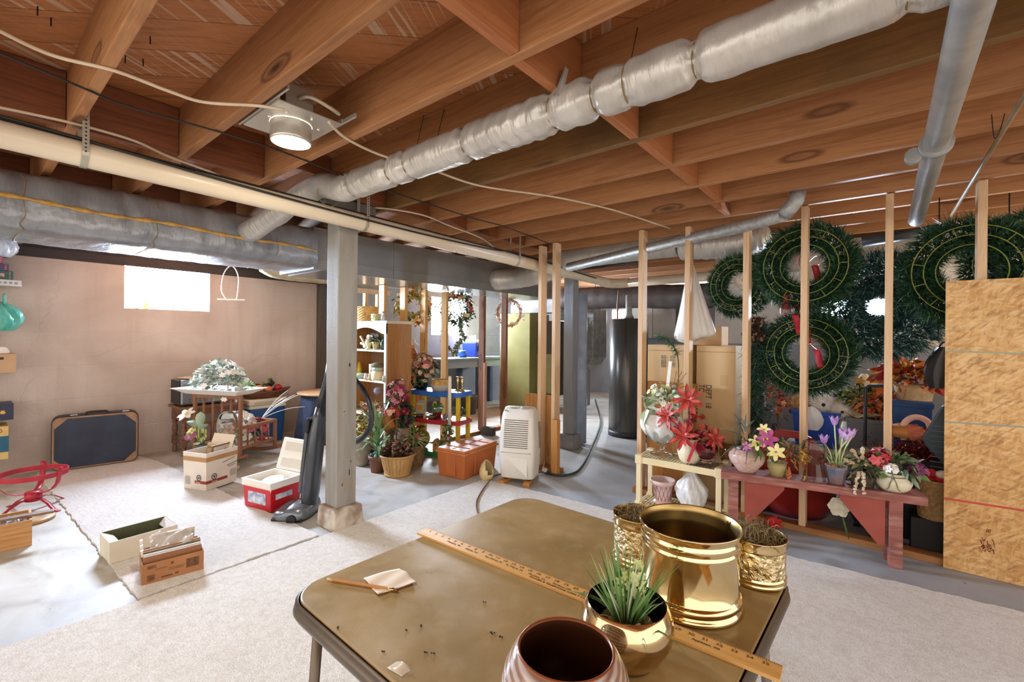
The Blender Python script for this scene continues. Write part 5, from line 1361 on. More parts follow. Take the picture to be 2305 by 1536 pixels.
t = thing('navy_box', 'dark navy flat box with a flower print on the second shelf at the left edge', 'box', (-5.67, PX(30, 950, -5.57).y - .18, .5205), 0)
MB().box(-.12, .12, -.18, .18, 0, .13).obj('carton', C('20263a', '2a3048', rough=.45, scale=9), t, bevel=.002)
MB().flower((.1215, .12, .065), (1, 0, 0), .018, 6, .012, 0, .05, 1).obj('flower_print', [C('d9a24a', rough=.6), C('e9e2d4', rough=.6)], t)
MB().cbox((.1206, .05, .065), (.001, .045, .07)).obj('print', C('b9cfd8', 'e8ecec', rough=.5, scale=40), t)
t = thing('striped_carton', 'blue and yellow striped carton on the lowest shelf at the left edge', 'box', (-5.67, PX(19, 1000, -5.57).y - .17, .2005), 0)
MB().box(-.12, .12, -.17, .17, 0, .27).obj('carton', C('d9bd7a', 'cbae6a', rough=.6, scale=8), t, bevel=.003)
MB().box(-.121, .121, -.171, .171, .06, .19).obj('blue_band', C('2c6a86', '255a74', rough=.6, scale=8), t)
mb = MB()
for i in range(2): mb.tube([(.1212, .12 - .035 * i + .011 * math.cos(b), .235 + .014 * math.sin(b)) for b in [2 * PI * k / 12 for k in range(12)]], .003, 5, closed=True)
mb.obj('print', C('a8683a', rough=.7), t)
# ================================================================== MIDDLE: BOOKCASE, TOY SHELF, PLANTS, DEHUMIDIFIER
M_BK = wood('bookcase_side', 'b07a3e', '98642f', '6a3e1a', 'Z', knots=False, rough=.45); M_BKW = C('ddd2bd', 'd2c5ad', rough=.5, scale=5)
k0 = PX(871, 722, -3.75)
BKX, BKY, BKZ = -3.75, k0.y, k0.z
bk = thing('bookcase', 'small bookcase with brown sides, white shelves and a scalloped top, behind the grey post', 'bookcase', (BKX - .36, BKY + .15, 0), 0)
bw, bdp = .36, .15
for x in (-bw, bw - .02): MB().box(x, x + .02, -bdp + .008, bdp, 0, BKZ - .03).obj('side_panel', M_BK, bk, bevel=.002)
MB().box(-bw - .01, bw + .01, -bdp - .01, bdp, BKZ - .03, BKZ).obj('top', M_BKW, bk, bevel=.004)
MB().box(-bw + .02, bw - .02, bdp - .012, bdp, .05, BKZ - .03).obj('back_panel', C('8a6a50', '7a5b43', rough=.6, scale=5), bk)
SHZ = [PY(850, 788, BKY).z, PY(850, 858, BKY).z, .44, .1]
for z in SHZ: MB().box(-bw + .02, bw - .02, -bdp, bdp - .012, z - .02, z).obj('shelf', M_BKW, bk, bevel=.002)
po = [(-bw, BKZ - .03), (-bw, BKZ - .13)] + [(-bw + .06 + (2 * bw - .12) * i / 20, BKZ - .13 + .065 * math.sin(PI * i / 20) ** 1.0 * (1 if 0 < i < 20 else 0)) for i in range(21)] + [(bw, BKZ - .13), (bw, BKZ - .03)]
MB().prism(po[::-1] if False else po, .016, Matrix.Translation((0, -bdp + .008, 0)) @ XZ).obj('scalloped_apron', M_BKW, bk)
for x in (-bw, bw - .03): MB().box(x, x + .03, -bdp - .009, -bdp + .007, 0, BKZ - .03).obj('face_frame', M_BKW, bk)
def onbk(px, z, dy=.06): q_ = PY(px, 800, BKY + dy); return Vector((q_.x, BKY + dy, z + .0006))
# basket, straw, bottle on top
def wicker(name, lab, loc, r0, r1, h, m, rz=0, sx=1.0, nrow=12, n=40, cat='basket', group=None):
    t = thing(name, lab, cat, loc, rz, group)
    mb = MB(); P = []
    nz = nrow * 2
    vs = []; fs = []
    for j in range(nz + 1):
        v = j / nz; r = r0 + (r1 - r0) * v
        for i in range(n):
            a = 2 * PI * i / n; k = 1 + .022 * (1 if (i + j // 2) % 2 else -1) * (1 if j % 2 else .3)
            vs.append((r * k * math.cos(a) * sx, r * k * math.sin(a), h * v))
    for j in range(nz):
        for i in range(n):
            i2 = (i + 1) % n; fs.append((j * n + i, j * n + i2, (j + 1) * n + i2, (j + 1) * n + i))
    mb.add(vs, fs, 0, False); mb.add([(r0 * math.cos(2 * PI * i / n) * sx, r0 * math.sin(2 * PI * i / n), 0) for i in range(n)], [tuple(reversed(range(n)))])
    mb.obj('weave', m, t, solid=.004)
    MB().tube([(r1 * math.cos(2 * PI * i / n) * sx, r1 * math.sin(2 * PI * i / n), h + .003 * (i % 2)) for i in range(n)], .008, 6, closed=True).obj('rim', m, t)
    return t
q_ = onbk(822, BKZ, .14)
wicker('wicker_basket', 'pale wicker basket on top of the bookcase', q_, .11, .13, .15, M_WICKER, sx=1.25)
st_ = thing('straw_bundle', 'small pale straw bundle beside the wicker basket on the bookcase', 'straw', onbk(846, BKZ, .03), 0)
mb = MB()
for i in range(160):
    a = Vector((-.05, random.uniform(-.03, .03), random.uniform(.004, .07))); mb.tube([a, a + Vector((.1, random.uniform(-.01, .01), random.uniform(-.008, .008)))], .0022, 4)
o = mb.obj('straws', C('d9c98a', 'e9dfae', rough=.8, scale=40), st_); o['kind'] = 'stuff'
MB().tube([(0, .036 * math.cos(a), .037 + .036 * math.sin(a)) for a in [2 * PI * i / 16 for i in range(16)]], .003, 5, closed=True).obj('tie', M_TWINE, st_)
gbt = thing('glass_bottle', 'tiny clear bottle at the bookcase edge', 'bottle', onbk(862, BKZ, .03), 0)
MB().lathe([(0, 0), (.022, 0), (.024, .04), (.012, .055), (.01, .075), (.012, .08), (0, .08)], n=18).obj('glass', C('dfe4e6', rough=.1, trans=.6), gbt)
MB().tube([(0, 0, .078), (0, 0, .092)], .01, 10).obj('cork', C('a9502c', rough=.7), gbt)
# things on the shelves
z = SHZ[0]
dw = thing('driftwood', 'bleached driftwood branches on the upper bookcase shelf', 'driftwood', onbk(818, z, .03), 0)
for a, b, c_ in (((-.05, 0, .13), (0, 0, .08), (.07, -.01, .012)), ((-.06, .01, .06), (0, .01, .05), (.05, -.01, .01)), ((-.02, .02, .02), (.02, .01, .05), (.05, .02, .1))):
    MB().tube(arc(a, b, c_, 8), [.014 - .0009 * i for i in range(9)], 8).obj('branch', C('cbb8a4', 'b59f8a', rough=.8, scale=14), dw)
def vase(name, lab, loc, prof, m, cat='vase', n=24, k=1.0):
    t = thing(name, lab, cat, loc, 0)
    MB().lathe([(r * k, zz * k) for r, zz in prof], n=n).obj('body', m, t); return t
PF_URN = [(0, 0), (.034, 0), (.036, .006), (.016, .018), (.02, .03), (.036, .055), (.038, .075), (.03, .092), (.036, .1), (.03, .098), (.022, .085), (0, .08)]
PF_POT = [(0, 0), (.03, 0), (.04, .07), (.046, .072), (.046, .085), (.038, .085), (.034, .07), (0, .068)]
v = vase('cream_vase', 'cream footed vase with small white blossoms on the upper bookcase shelf', onbk(830, z, .02), PF_URN, C('e4dcb0', 'd8cf9c', rough=.35, scale=9))
mb = MB(); blooms(mb, (0, 0, .11), .035, 14, .016, 5, (0,), None, .6); mb.obj('blossoms', M_PETALW, v)
v = vase('small_pot', 'small yellow-green pot with foliage on the upper bookcase shelf', onbk(846, z, .04), PF_POT, C('cfc68c', rough=.5), 'pot', k=.9)
mb = MB(); leaves(mb, (0, 0, .1), .05, 50, .04, .018, (0,), .5); mb.obj('foliage', M_DGREEN, v)
mb = MB(); blooms(mb, (-.02, 0, .13), (.06, .03, .03), 16, .02, 6, (0,), None, .6); mb.obj('blossoms', C('cfc3c6', rough=.6), v)
vase('green_bottle', 'dark green bottle at the right end of the upper bookcase shelf', onbk(863, z, .03), [(0, 0), (.026, 0), (.03, .02), (.03, .07), (.016, .09), (.014, .11), (.018, .112), (.0, .112)], C('2f4a3c', rough=.15), 'bottle')
z = SHZ[1]
v = vase('ruffled_jar', 'cream jar with a pale green neck and dark ruffled lid on the lower bookcase shelf', onbk(850, z, .05), [(0, 0), (.055, 0), (.06, .01), (.062, .075), (.05, .095), (0, .095)], C('e6dab8', 'dccfa8', rough=.5, scale=8), 'jar')
MB().lathe([(.052, .095), (.055, .12), (.05, .13), (0, .13)], n=24).obj('neck', C('a9c0ab', rough=.5), v)
MB().lathe([(.05, .13), (.062, .145), (.06, .165), (.03, .175), (0, .176)], n=40, wob=lambda a, zz: .07 * math.sin(a * 14)).obj('lid', C('57503c', '7d7458', rough=.7, scale=30), v)
vase('floral_candle', 'white patterned pillar candle behind the ruffled jar', onbk(838, z, .11), [(0, 0), (.03, 0), (.032, .15), (0, .152)], C('e6dcd2', 'd2a08c', rough=.6, scale=40), 'candle')
vase('green_dish', 'pale green oval dish leaning on the lower bookcase shelf', onbk(814, z, .04), [(0, 0), (.05, .0), (.075, .03), (.07, .05), (.0, .04)], C('aebd9f', rough=.35), 'dish')
vase('yellow_vase', 'slim yellow vase at the post side of the lower bookcase shelf', onbk(809, z, .11), [(0, 0), (.03, 0), (.026, .08), (.014, .16), (0, .165)], C('c9a82c', rough=.4))
for px, lab, m in ((824, 'tiny pink figurine on the lower bookcase shelf, left one', C('d9b9bc', rough=.5)), (833, 'tiny cream figurine on the lower bookcase shelf, right one', C('cdb994', rough=.5))):
    vase('figurine', lab, onbk(px, z, .0), [(0, 0), (.018, 0), (.022, .025), (.012, .04), (.016, .052), (.008, .065), (0, .068)], m, 'figurine', 14)
vase('cut_glass_jar', 'small clear jar at the right end of the lower bookcase shelf', onbk(866, z, .0), [(0, 0), (.022, 0), (.026, .03), (.02, .05), (.022, .06), (0, .06)], C('c3d2c6', rough=.15, trans=.5), 'jar', 14)

# ------------------------------------------------------------------ wreaths on the studs under the trunk
def ringwire(mb, R, r=.0025, n=40, y=0, mi=0):
    mb.tube([(R * math.cos(2 * PI * i / n), y, R * math.sin(2 * PI * i / n)) for i in range(n)], r, 5, mi, closed=True)
def ring_leaves(mb, R, t, n, L, W, mis, wob=0.0, y=.03):
    for _ in range(n):
        a = random.uniform(0, 2 * PI); rr = R + random.gauss(0, t); c_ = Vector((rr * math.cos(a), y + random.gauss(0, t * .5), rr * math.sin(a)))
        mb.leaf(c_, Vector((math.cos(a) * random.uniform(-.6, 1), random.uniform(-.8, .3), math.sin(a) * random.uniform(-.6, 1))) + rv(.5), L * random.uniform(.7, 1.3), W, .2, random.choice(mis))
def ring_blooms(mb, R, t, n, r, np, mis, mc=None, y=-.02, a0=0, a1=2 * PI):
    for _ in range(n):
        a = random.uniform(a0, a1); rr = R + random.gauss(0, t)
        mb.flower((rr * math.cos(a), y + random.uniform(-.03, .03), rr * math.sin(a)), Vector((random.uniform(-.4, .4), -1, random.uniform(-.4, .4))), r * random.uniform(.7, 1.3), np, None, random.choice(mis), .25, mc)
wx = SX - .15
q_ = PX(930, 690, wx)
w1 = thing('autumn_wreath', 'yellow and orange autumn leaf wreath showing its green ring back, behind the bookcase stud', 'wreath', (q_.x, q_.y, q_.z), facing(q_.x, q_.y), 'wreaths hung on studs')
s_ = q_.length / 1024
mb = MB(); ring_leaves(mb, .15, .032, 430, .055, .03, (0, 1, 2, 3), y=.04); mb.obj('leaves', [C('b9822f', 'd2a34c', rough=.7, scale=20), C('8f8f3c', 'b5b05c', rough=.7, scale=20), C('a85a2a', rough=.7), C('5d6a3a', rough=.7)], w1)
for R in (.105, .095): MB().tube([(R * math.cos(2 * PI * i / 40), 0, R * math.sin(2 * PI * i / 40)) for i in range(40)], .008, 6, closed=True).obj('ring', C('7d8a3c', '98a452', rough=.6, scale=20), w1)
mb = MB(); ring_blooms(mb, .17, .02, 18, .024, 8, (0, 1), 2); mb.obj('blossoms', [C('e0a45c', rough=.6), C('e9d9a8', rough=.6), C('8a5a2a', rough=.7)], w1)
q_ = PX(1028, 695, wx)
w2 = thing('rose_wreath', 'dark green wreath with red roses and a trailing ivy vine, behind the studs', 'wreath', (q_.x, q_.y, q_.z), facing(q_.x, q_.y), 'wreaths hung on studs')
mb = MB(); ring_leaves(mb, .155, .038, 800, .042, .02, (0, 1, 2)); mb.obj('leaves', [M_DGREEN, C('4a6150', '6d8270', rough=.6, scale=20), C('2b3a2e', rough=.6)], w2)
mb = MB(); ring_blooms(mb, .165, .025, 20, .022, 9, (0, 1, 2)); mb.obj('roses', [C('a83a40', rough=.6), C('b5653c', rough=.6), C('c9b27a', rough=.6)], w2)
mb = MB()
for (x0_, z0_, x1_, z1_) in ((-.1, -.1, -.16, -.42), (-.16, -.42, .0, -.56), (.06, -.14, .1, -.36), (.1, -.36, -.02, -.55)):
    P = arc((x0_, 0, z0_), ((x0_ + x1_) / 2 - .05, -.01, (z0_ + z1_) / 2), (x1_, 0, z1_), 12); mb.tube(P, .003, 5, mi=2)
    for p in P:
        for _ in range(7): mb.leaf(p, rv(), .05, .026, .2, random.choice((0, 1)))
mb.obj('ivy_vine', [C('9aa58a', 'c2c8ae', rough=.6, scale=20), C('6f7f62', rough=.6), M_TWIG], w2)
q_ = PX(1146, 705, wx)
w3 = thing('twig_wreath', 'sparse twig wreath with tiny pale blossoms, on the stained stud near the furnace', 'wreath', (q_.x, q_.y, q_.z), facing(q_.x, q_.y), 'wreaths hung on studs')
mb = MB()
for i in range(9):
    R = .16 + random.uniform(-.02, .02); p0 = random.uniform(0, 6); mb.tube([(R * (1 + .05 * math.sin(k * 2 + i)) * math.cos(2 * PI * k / 30), .012 * math.sin(k * 1.3 + p0), R * (1 + .05 * math.cos(k * 3 + p0)) * 1.12 * math.sin(2 * PI * k / 30)) for k in range(30)], .0032, 4, closed=True)
mb.obj('twig_ring', C('8a5a34', 'a97448', rough=.8, scale=20), w3)
mb = MB(); ring_blooms(mb, .17, .02, 60, .017, 5, (0, 0, 1, 2)); ring_leaves(mb, .17, .025, 60, .03, .014, (3,)); mb.obj('blossoms', [C('e0d6c8', rough=.6), C('c9a0a0', rough=.6), C('a97448', rough=.7), M_GREEN], w3)

# raffia doll and grapevine coil behind the bookcase
q_ = PY(925, 790, 3.62)
rd = thing('raffia_doll', 'orange-brown raffia doll with a cream bonnet standing behind the bookcase', 'doll', (q_.x, q_.y, .0), facing(q_.x, q_.y))
MB().lathe([(.10, 0), (.12, .25), (.11, .7), (.08, 1.02), (.05, 1.08), (0, 1.08)], n=28, wob=lambda a, zz: .04 * math.sin(a * 17 + zz * 9)).obj('skirt', C('a3552c', 'c07a48', rough=.85, scale=20, st=(8, 8, .5)), rd)
MB().ball((0, 0, 1.12), (.055, .055, .06), 16, 10).obj('head', C('caa284', rough=.8), rd)
MB().lathe([(.0, 1.2), (.045, 1.185), (.06, 1.15), (.09, 1.13), (.092, 1.125), (.055, 1.125)], n=24, cap=False).obj('bonnet', C('e3d9c4', rough=.8), rd)

# ------------------------------------------------------------------ toy-coloured plastic shelf
tsL = Vector((-3.92, 3.03, 0)); tsR = Vector((-3.30, 3.18, 0)); ta = math.atan2(.15, .62); tw_ = .638
tz = [.03, PZ(985, 950, 0) and .375, .665]
pt = (tsL + tsR) / 2 + Vector((-math.sin(ta), math.cos(ta), 0)) * .15
ts = thing('plastic_toy_shelf', 'plastic shelf with blue, red and green tiers and yellow posts', 'shelf', pt, ta)
def bow(z0, z1, nm, m):
    po = [(-.32, .15), (-.32, -.10)] + [(-.32 + .64 * i / 14, -.10 - .05 * math.sin(PI * i / 14)) for i in range(1, 14)] + [(.32, -.10), (.32, .15)]
    MB().prism(po, z1 - z0, Matrix.Translation((0, 0, z0))).obj(nm, m, ts, bevel=.006)
bow(.0, .045, 'green_base', C('2f9a4e', '28864a', rough=.35, scale=6)); bow(.33, .375, 'red_shelf', C('c8323c', 'b52a34', rough=.35, scale=6)); bow(.615, .665, 'blue_shelf', C('2f63b8', '3a74c8', rough=.35, scale=6))
for x in (-.285, .285):
    for y in (-.075, .12):
        for z0, z1 in ((.045, .33), (.375, .615)): MB().box(x - .02, x + .02, y - .016, y + .016, z0, z1).obj('post', C('e0bf32', 'd4b22a', rough=.35, scale=6), ts, bevel=.004)
TSM = Matrix.Translation(pt) @ Matrix.Rotation(ta, 4, 'Z')
def onts(px, lvl, dy=0.0):
    n = Vector((-math.sin(ta), math.cos(ta), 0)); pl = pt + n * dy; d = _ray(px, 900)
    t_ = pl.dot(n) / Vector((d.x, d.y, 0)).dot(n); q_ = Vector((d.x * t_, d.y * t_, 0)); q_.z = (.0455, .3755, .6655)[lvl]; return q_
q_ = onts(950, 2, .02)
bv_ = thing('flower_arrangement', 'peach and burgundy flower arrangement in a black pot on the blue shelf tier', 'flowers', q_, 0)
MB().lathe([(0, 0), (.05, 0), (.07, .05), (.065, .12), (.07, .13), (.06, .13), (0, .115)], n=28).obj('black_pot', C('17191b', rough=.25), bv_)
mb = MB(); leaves(mb, (0, .02, .2), (.17, .12, .14), 200, .065, .035, (0, 1), .5); mb.obj('foliage', [C('8a9a6c', 'b3b98c', rough=.6, scale=20), M_DGREEN], bv_)
mb = MB(); blooms(mb, (0, .0, .22), (.17, .12, .17), 120, .026, 7, (0, 1, 2), 3, .5); mb.obj('blossoms', [C('d9a48c', rough=.6), C('b0565a', rough=.6), C('e3cfa4', rough=.6), M_RUST], bv_)
mb = MB()
for _ in range(40): mb.leaf(Vector((random.uniform(-.05, .1), .03, .26)), (random.uniform(-.4, .6), random.uniform(-.3, .2), 1), random.uniform(.12, .2), .008, .3, 0, prof=[.6, 1, .6, .05])
mb.obj('dried_grass', C('d2b58a', rough=.8), bv_)
pk_ = onts(940, 2, -.05)
sw = thing('black_swan_dish', 'small glossy black bird-shaped dish with a green sprig on the blue shelf tier', 'dish', pk_, .5)
MB().ball((0, 0, .035), (.055, .035, .035), 18, 10).obj('body', C('131416', rough=.15), sw)
MB().tube(arc((-.045, 0, .04), (-.085, 0, .08), (-.055, 0, .1), 8), [.014, .013, .012, .011, .01, .01, .011, .012, .008], 8).obj('neck', C('131416', rough=.15), sw)
mb = MB(); leaves(mb, (.03, -.02, .05), .045, 40, .04, .02, (0,), .4); mb.obj('sprig', M_GREEN, sw)
q_ = onts(993, 2, -.02)
cb = thing('crochet_basket', 'white ruffled basket under the woven bread basket on the blue shelf tier', 'basket', q_, ta)
MB().lathe([(0, 0), (.09, 0), (.105, .055), (.112, .06), (.1, .06), (0, .05)], n=60, wob=lambda a, zz: .03 * math.sin(a * 24)).obj('ruffle', C('e2dac8', 'd3c9b4', rough=.8, scale=40), cb)
wicker('bread_basket', 'woven tan bread basket stacked on the white ruffled basket', q_ + Vector((0, 0, .061)), .098, .085, .05, M_WICKER, ta, 1.1, 5, 36)
for px, dx, lab in ((1030, 0, 'brass candlestick on the blue shelf tier, left of the pair'), (1040, 0, 'brass candlestick on the blue shelf tier, right of the pair')):
    t = thing('candlestick', lab, 'candlestick', onts(px, 2, .05 if px == 1030 else .02), 0, 'brass candlesticks')
    MB().lathe([(0, 0), (.03, 0), (.032, .006), (.012, .018), (.008, .03), (.014, .045), (.012, .09), (.016, .12), (.009, .13), (.02, .142), (.02, .15), (0, .15)], n=18).obj('stick', M_BRASS, t)
# red tier
q_ = onts(948, 1, -.03)
ln = thing('small_lantern', 'pale lantern on a wooden dish on the red shelf tier', 'lantern', q_, ta + .3)
MB().lathe([(0, 0), (.05, 0), (.085, .03), (.08, .035), (0, .02)], n=24).obj('dish', C('9a7a55', '7c5d3c', rough=.7, scale=12), ln)
MB().opentub((0, 0, .035), (.09, .09), (.075, .075), .11, .006).obj('frame', C('c9c3ac', 'aeb39c', rough=.5, scale=10), ln)
MB().box(-.03, .03, -.047, -.04, .075, .13).obj('amber_pane', C('d9973c', rough=.3), ln)
MB().taper((0, 0, .145), (.08, .08), (.03, .03), .035).obj('cap', C('b7b29c', rough=.5), ln)
q_ = onts(985, 1, .03)
rp = vase('red_pot', 'red and green pot with a yellow flower on the red shelf tier', q_, [(0, 0), (.038, 0), (.045, .05), (.048, .052), (0, .05)], C('b02a2c', rough=.4), 'pot')
MB().lathe([(.048, .05), (.054, .055), (.052, .09), (.045, .085), (0, .075)], n=24).obj('green_rim', C('6d8a5c', rough=.5), rp)
mb = MB(); leaves(mb, (0, 0, .1), .05, 34, .045, .02, (0,), .5); mb.obj('foliage', M_GREEN, rp)
MB().flower((-.01, -.03, .14), (0, -1, .4), .035, 9, .02, 0, .1, 1).obj('yellow_flower', [M_YELLOW, M_GREEN], rp)
q_ = onts(972, 1, -.09)
vase('wooden_bowl', 'dark green-rimmed bowl at the front of the red shelf tier', q_, [(0, 0), (.035, 0), (.06, .035), (.056, .038), (.03, .012), (0, .01)], C('55462c', '6d6a44', rough=.4, scale=9), 'bowl')
t = thing('small_bell', 'little tan bell at the front of the red shelf tier', 'bell', onts(957, 1, -.11), 0)
MB().lathe([(0, .045), (.01, .045), (.018, .03), (.026, .0), (.024, 0), (.0, .035)], n=20).obj('bell', C('c2a06a', rough=.5), t); MB().tube([(0, 0, .045), (0, 0, .06)], .004, 6).obj('knob', C('a98650', rough=.5), t)
for i, (px, dy, lab) in enumerate(((1003, -.09, 'silvery pine cone ornament on the red tier, leftmost'), (1012, -.02, 'silvery pine cone ornament on the red tier, behind the candle'), (1033, -.06, 'silvery pine cone ornament on the red tier, right of the candle'))):
    t = thing('cone_ornament', lab, 'ornament', onts(px, 1, dy) + Vector((0, 0, .03)), 0, 'silvery cones on the red tier')
    mb = MB()
    for j in range(8):
        zz = -.03 + .06 * j / 7; r = .028 * math.sin(PI * (j + .8) / 8.6)
        for k in range(8):
            a = k * PI / 4 + j * .4; mb.leaf((r * .3 * math.cos(a), r * .3 * math.sin(a), zz), (math.cos(a), math.sin(a), .35), r * .95, .02, .1, 0, prof=[.6, 1, .8, .3])
    mb.obj('scales', C('8d7a74', 'd4ccca', rough=.35, scale=50), t)
q_ = onts(1035, 1, .06)
t = thing('rosebud_posy', 'little green and purple posy at the back of the red tier', 'flowers', q_, 0)
mb = MB(); leaves(mb, (0, 0, .06), .05, 50, .04, .02, (0,), .5); mb.obj('foliage', M_GREEN, t)
mb = MB(); blooms(mb, (0, 0, .07), .05, 10, .022, 6, (0, 1), None, .6); mb.obj('blossoms', [M_PURPLE, C('8fa35c', rough=.6)], t)
q_ = onts(1017, 1, -.13)
cdl = thing('taper_candle', 'tall ivory candle with trailing ivy in front of the toy-coloured shelf', 'candle', (q_.x, q_.y - .03, .0), 0)
MB().lathe([(0, 0), (.05, 0), (.05, .012), (.012, .03), (.01, .3), (.03, .33), (.03, .345), (0, .345)], n=20).obj('candle_stand', C('7a6a4a', rough=.5), cdl)
MB().lathe([(.019, .345), (.018, .82), (.014, .835), (0, .84)], n=18).obj('candle', C('ece4cf', 'e2d8be', rough=.4, scale=4), cdl)
MB().tube([(0, 0, .838), (.002, 0, .855)], .0015, 5).obj('wick', M_BLACK, cdl)
mb = MB()
for i in range(95):
    f = random.random(); c_ = Vector((-.06 * f ** 2, -.02, .37 - .27 * f)) + rv(.035 + .02 * f); mb.leaf(c_, rv(), .045, .026, .2, random.choice((0, 0, 1)))
mb.obj('ivy', [M_GREEN, C('c3c49a', rough=.6), ], cdl)
mb = MB(); blooms(mb, (-.02, -.03, .28), (.05, .04, .09), 12, .018, 6, (0,), None, .2); mb.obj('red_buds', M_BURG, cdl)
# green base
q_ = onts(947, 0, -.04)
MB_ = thing('gold_vase', 'round dull-gold vase with an angled lip on the green base tier', 'vase', q_, 0)
MB().lathe([(0, 0), (.05, 0), (.09, .04), (.105, .095), (.09, .15), (.05, .185), (.045, .21), (.06, .22), (.052, .222), (.04, .205), (0, .17)], n=36).obj('body', C('a98a3c', '8a6f2c', rough=.4, metal=.6, scale=8), MB_)
q_ = onts(983, 0, -.1)
bh = thing('birdhouse', 'tiny plain wooden birdhouse on the green base tier', 'birdhouse', q_, ta + .2)
MB().prism([(-.03, 0), (.03, 0), (.03, .085), (0, .12), (-.03, .085)], .05, Matrix.Translation((0, .025, 0)) @ XZ).obj('house', C('c9a25c', 'b58c48', rough=.7, scale=9), bh)
for s_ in (-1, 1): MB().cbox((s_ * .02, 0, .105), (.06, .07, .006), (0, s_ * R_(49), 0)).obj('roof_board', C('b58a4a', rough=.7), bh)
MB().lathe([(0, 0), (.009, 0)], (0, 0, 0), 12, T=Matrix.Translation((0, -.0257, .07)) @ Matrix.Rotation(PI / 2, 4, 'X')).obj('hole', M_BLACK, bh)

# ------------------------------------------------------------------ floor plants in front of the bookcase
sv = PZ(814, 1047)
vase('stone_vase', 'rough grey-tan stoneware vase on the floor just right of the post', (sv.x, sv.y, .0005), [(0, 0), (.06, 0), (.075, .05), (.085, .16), (.08, .23), (.072, .25), (.066, .25), (.07, .2), (0, .18)], C('9d9182', 'b3a898', rough=.9, scale=20, bump=.3))
av = PZ(850, 1062)
al = thing('spiky_plant', 'tall spiky green plant in a brown pot beside the bushel basket', 'plant', (av.x, av.y, .0005), 0)
MB().lathe([(0, 0), (.058, 0), (.075, .12), (.083, .122), (.085, .15), (.075, .15), (.07, .12), (0, .115)], n=32).obj('pot', C('7a4a34', '8a563c', rough=.5, scale=6), al)
mb = MB()
for i in range(30): mb.ball((random.uniform(-.05, .05), random.uniform(-.05, .05), .14 + random.uniform(0, .02)), .018, 7, 5)
mb.obj('moss', C('4f7a72', '6f958c', rough=.95, scale=60), al)['kind'] = 'stuff'
mb = MB()
for i in range(34):
    a = i * 2.4; lv = i / 34; out = .25 + 1.2 * (1 - lv); L = .34 + .12 * random.random() + (.1 if i > 20 else 0)
    p = Vector((.012 * math.cos(a), .012 * math.sin(a), .17 + .22 * lv)); d = Vector((math.cos(a) * out, math.sin(a) * out, 1.1))
    mb.leaf(p, d, L, .032, .28 + .55 * (1 - lv) * random.uniform(.6, 1.2), random.choice((0, 0, 1)), prof=[.8, 1, .92, .8, .62, .4, .02], tw=0)
mb.tube([(0, 0, .14), (0, 0, .4)], [.02, .01], 8, mi=0); mb.obj('blades', [C('5f7f52', '7f9c6c', rough=.45, scale=18, st=(3, 3, 1)), C('8fae72', 'b3c48a', rough=.45, scale=18)], al)
def cone(t, c_, r, tilt):
    mb = MB(Matrix.Translation(c_) @ Euler(tilt).to_matrix().to_4x4()); mb.ball((0, 0, 0), (r * .5, r * .5, r * .9), 10, 8)
    for j in range(9):
        zz = -r + 2 * r * j / 8; rr = r * .95 * math.sin(PI * (j + 1.2) / 10.6)
        for k in range(9):
            a = k * 2 * PI / 9 + j * .35; mb.leaf((rr * .35 * math.cos(a), rr * .35 * math.sin(a), zz), (math.cos(a), math.sin(a), .5), rr * .8, r * .55, -.1, random.choice((0, 0, 1)), prof=[.6, 1, .9, .35])
    return mb.obj('pine_cone', [C('3a2820', '54392c', rough=.6, scale=30), C('a8876c', rough=.6)], t)
bv2 = PZ(884, 1072)
bb = thing('bushel_basket', 'slatted wooden bushel basket on the floor heaped with pine cones', 'basket', (bv2.x, bv2.y + .05, .0005), 0)
n = 26; mb = MB()
for i in range(n):
    a0, a1 = 2 * PI * (i + .04) / n, 2 * PI * (i + .96) / n
    mb.add([(.105 * math.cos(a0), .105 * math.sin(a0), 0), (.105 * math.cos(a1), .105 * math.sin(a1), 0), (.15 * math.cos(a1), .15 * math.sin(a1), .185), (.15 * math.cos(a0), .15 * math.sin(a0), .185)], [(0, 1, 2, 3)])
mb.lathe([(0, .004), (.106, .004)], n=26, cap=False); mb.obj('slats', C('c39a62', 'ab7f48', rough=.6, scale=9, st=(6, 6, .8)), bb, solid=.004)
for z_, r_ in ((.172, .15), (.006, .108)): MB().lathe([(r_, z_), (r_ + .006, z_), (r_ + .008, z_ + .02), (r_ + .002, z_ + .02), (r_, z_)], n=40, cap=False).obj('hoop', C('b58c54', rough=.6), bb)
i = 0
for c_ in ((-.09, -.05, .2), (-.02, -.09, .2), (.06, -.06, .21), (.09, .03, .2), (0, 0, .24), (-.07, .06, .22), (.04, .08, .22), (-.11, .0, .23), (.03, -.02, .27)):
    t = thing('pine_cone', 'brown pine cone heaped in the slatted bushel basket', 'pine cone', Vector((bv2.x, bv2.y + .05, 0)) + Vector(c_), 0, 'pine cones in the bushel basket')
    cone(t, (0, 0, 0), random.uniform(.042, .052), (random.uniform(-1.5, 1.5), random.uniform(-1.5, 1.5), 0))
w_ = PZ(914, 1052)
wb_ = wicker('log_basket', 'rough dark woven basket just behind the bushel basket', (w_.x - .02, w_.y + .09, .0005), .1, .12, .19, M_DWICKER, nrow=9)
mb = MB(); leaves(mb, (0, 0, .24), (.11, .1, .09), 70, .08, .035, (0, 1), .4); mb.obj('foliage', [M_GREEN, C('8a9a5c', rough=.6)], wb_)
mb = MB(); blooms(mb, (0, 0, .25), (.1, .09, .09), 30, .018, 5, (0, 1), None, .4); mb.obj('berry_clusters', [M_BURG, C('a03a34', rough=.6)], wb_)['kind'] = 'stuff'
mb = MB()
for _ in range(26): mb.leaf((.03, 0, .24), rv(1) + Vector((.4, -.1, .3)), random.uniform(.1, .2), .014, .35, 0, prof=[.6, 1, .7, .4, .02])
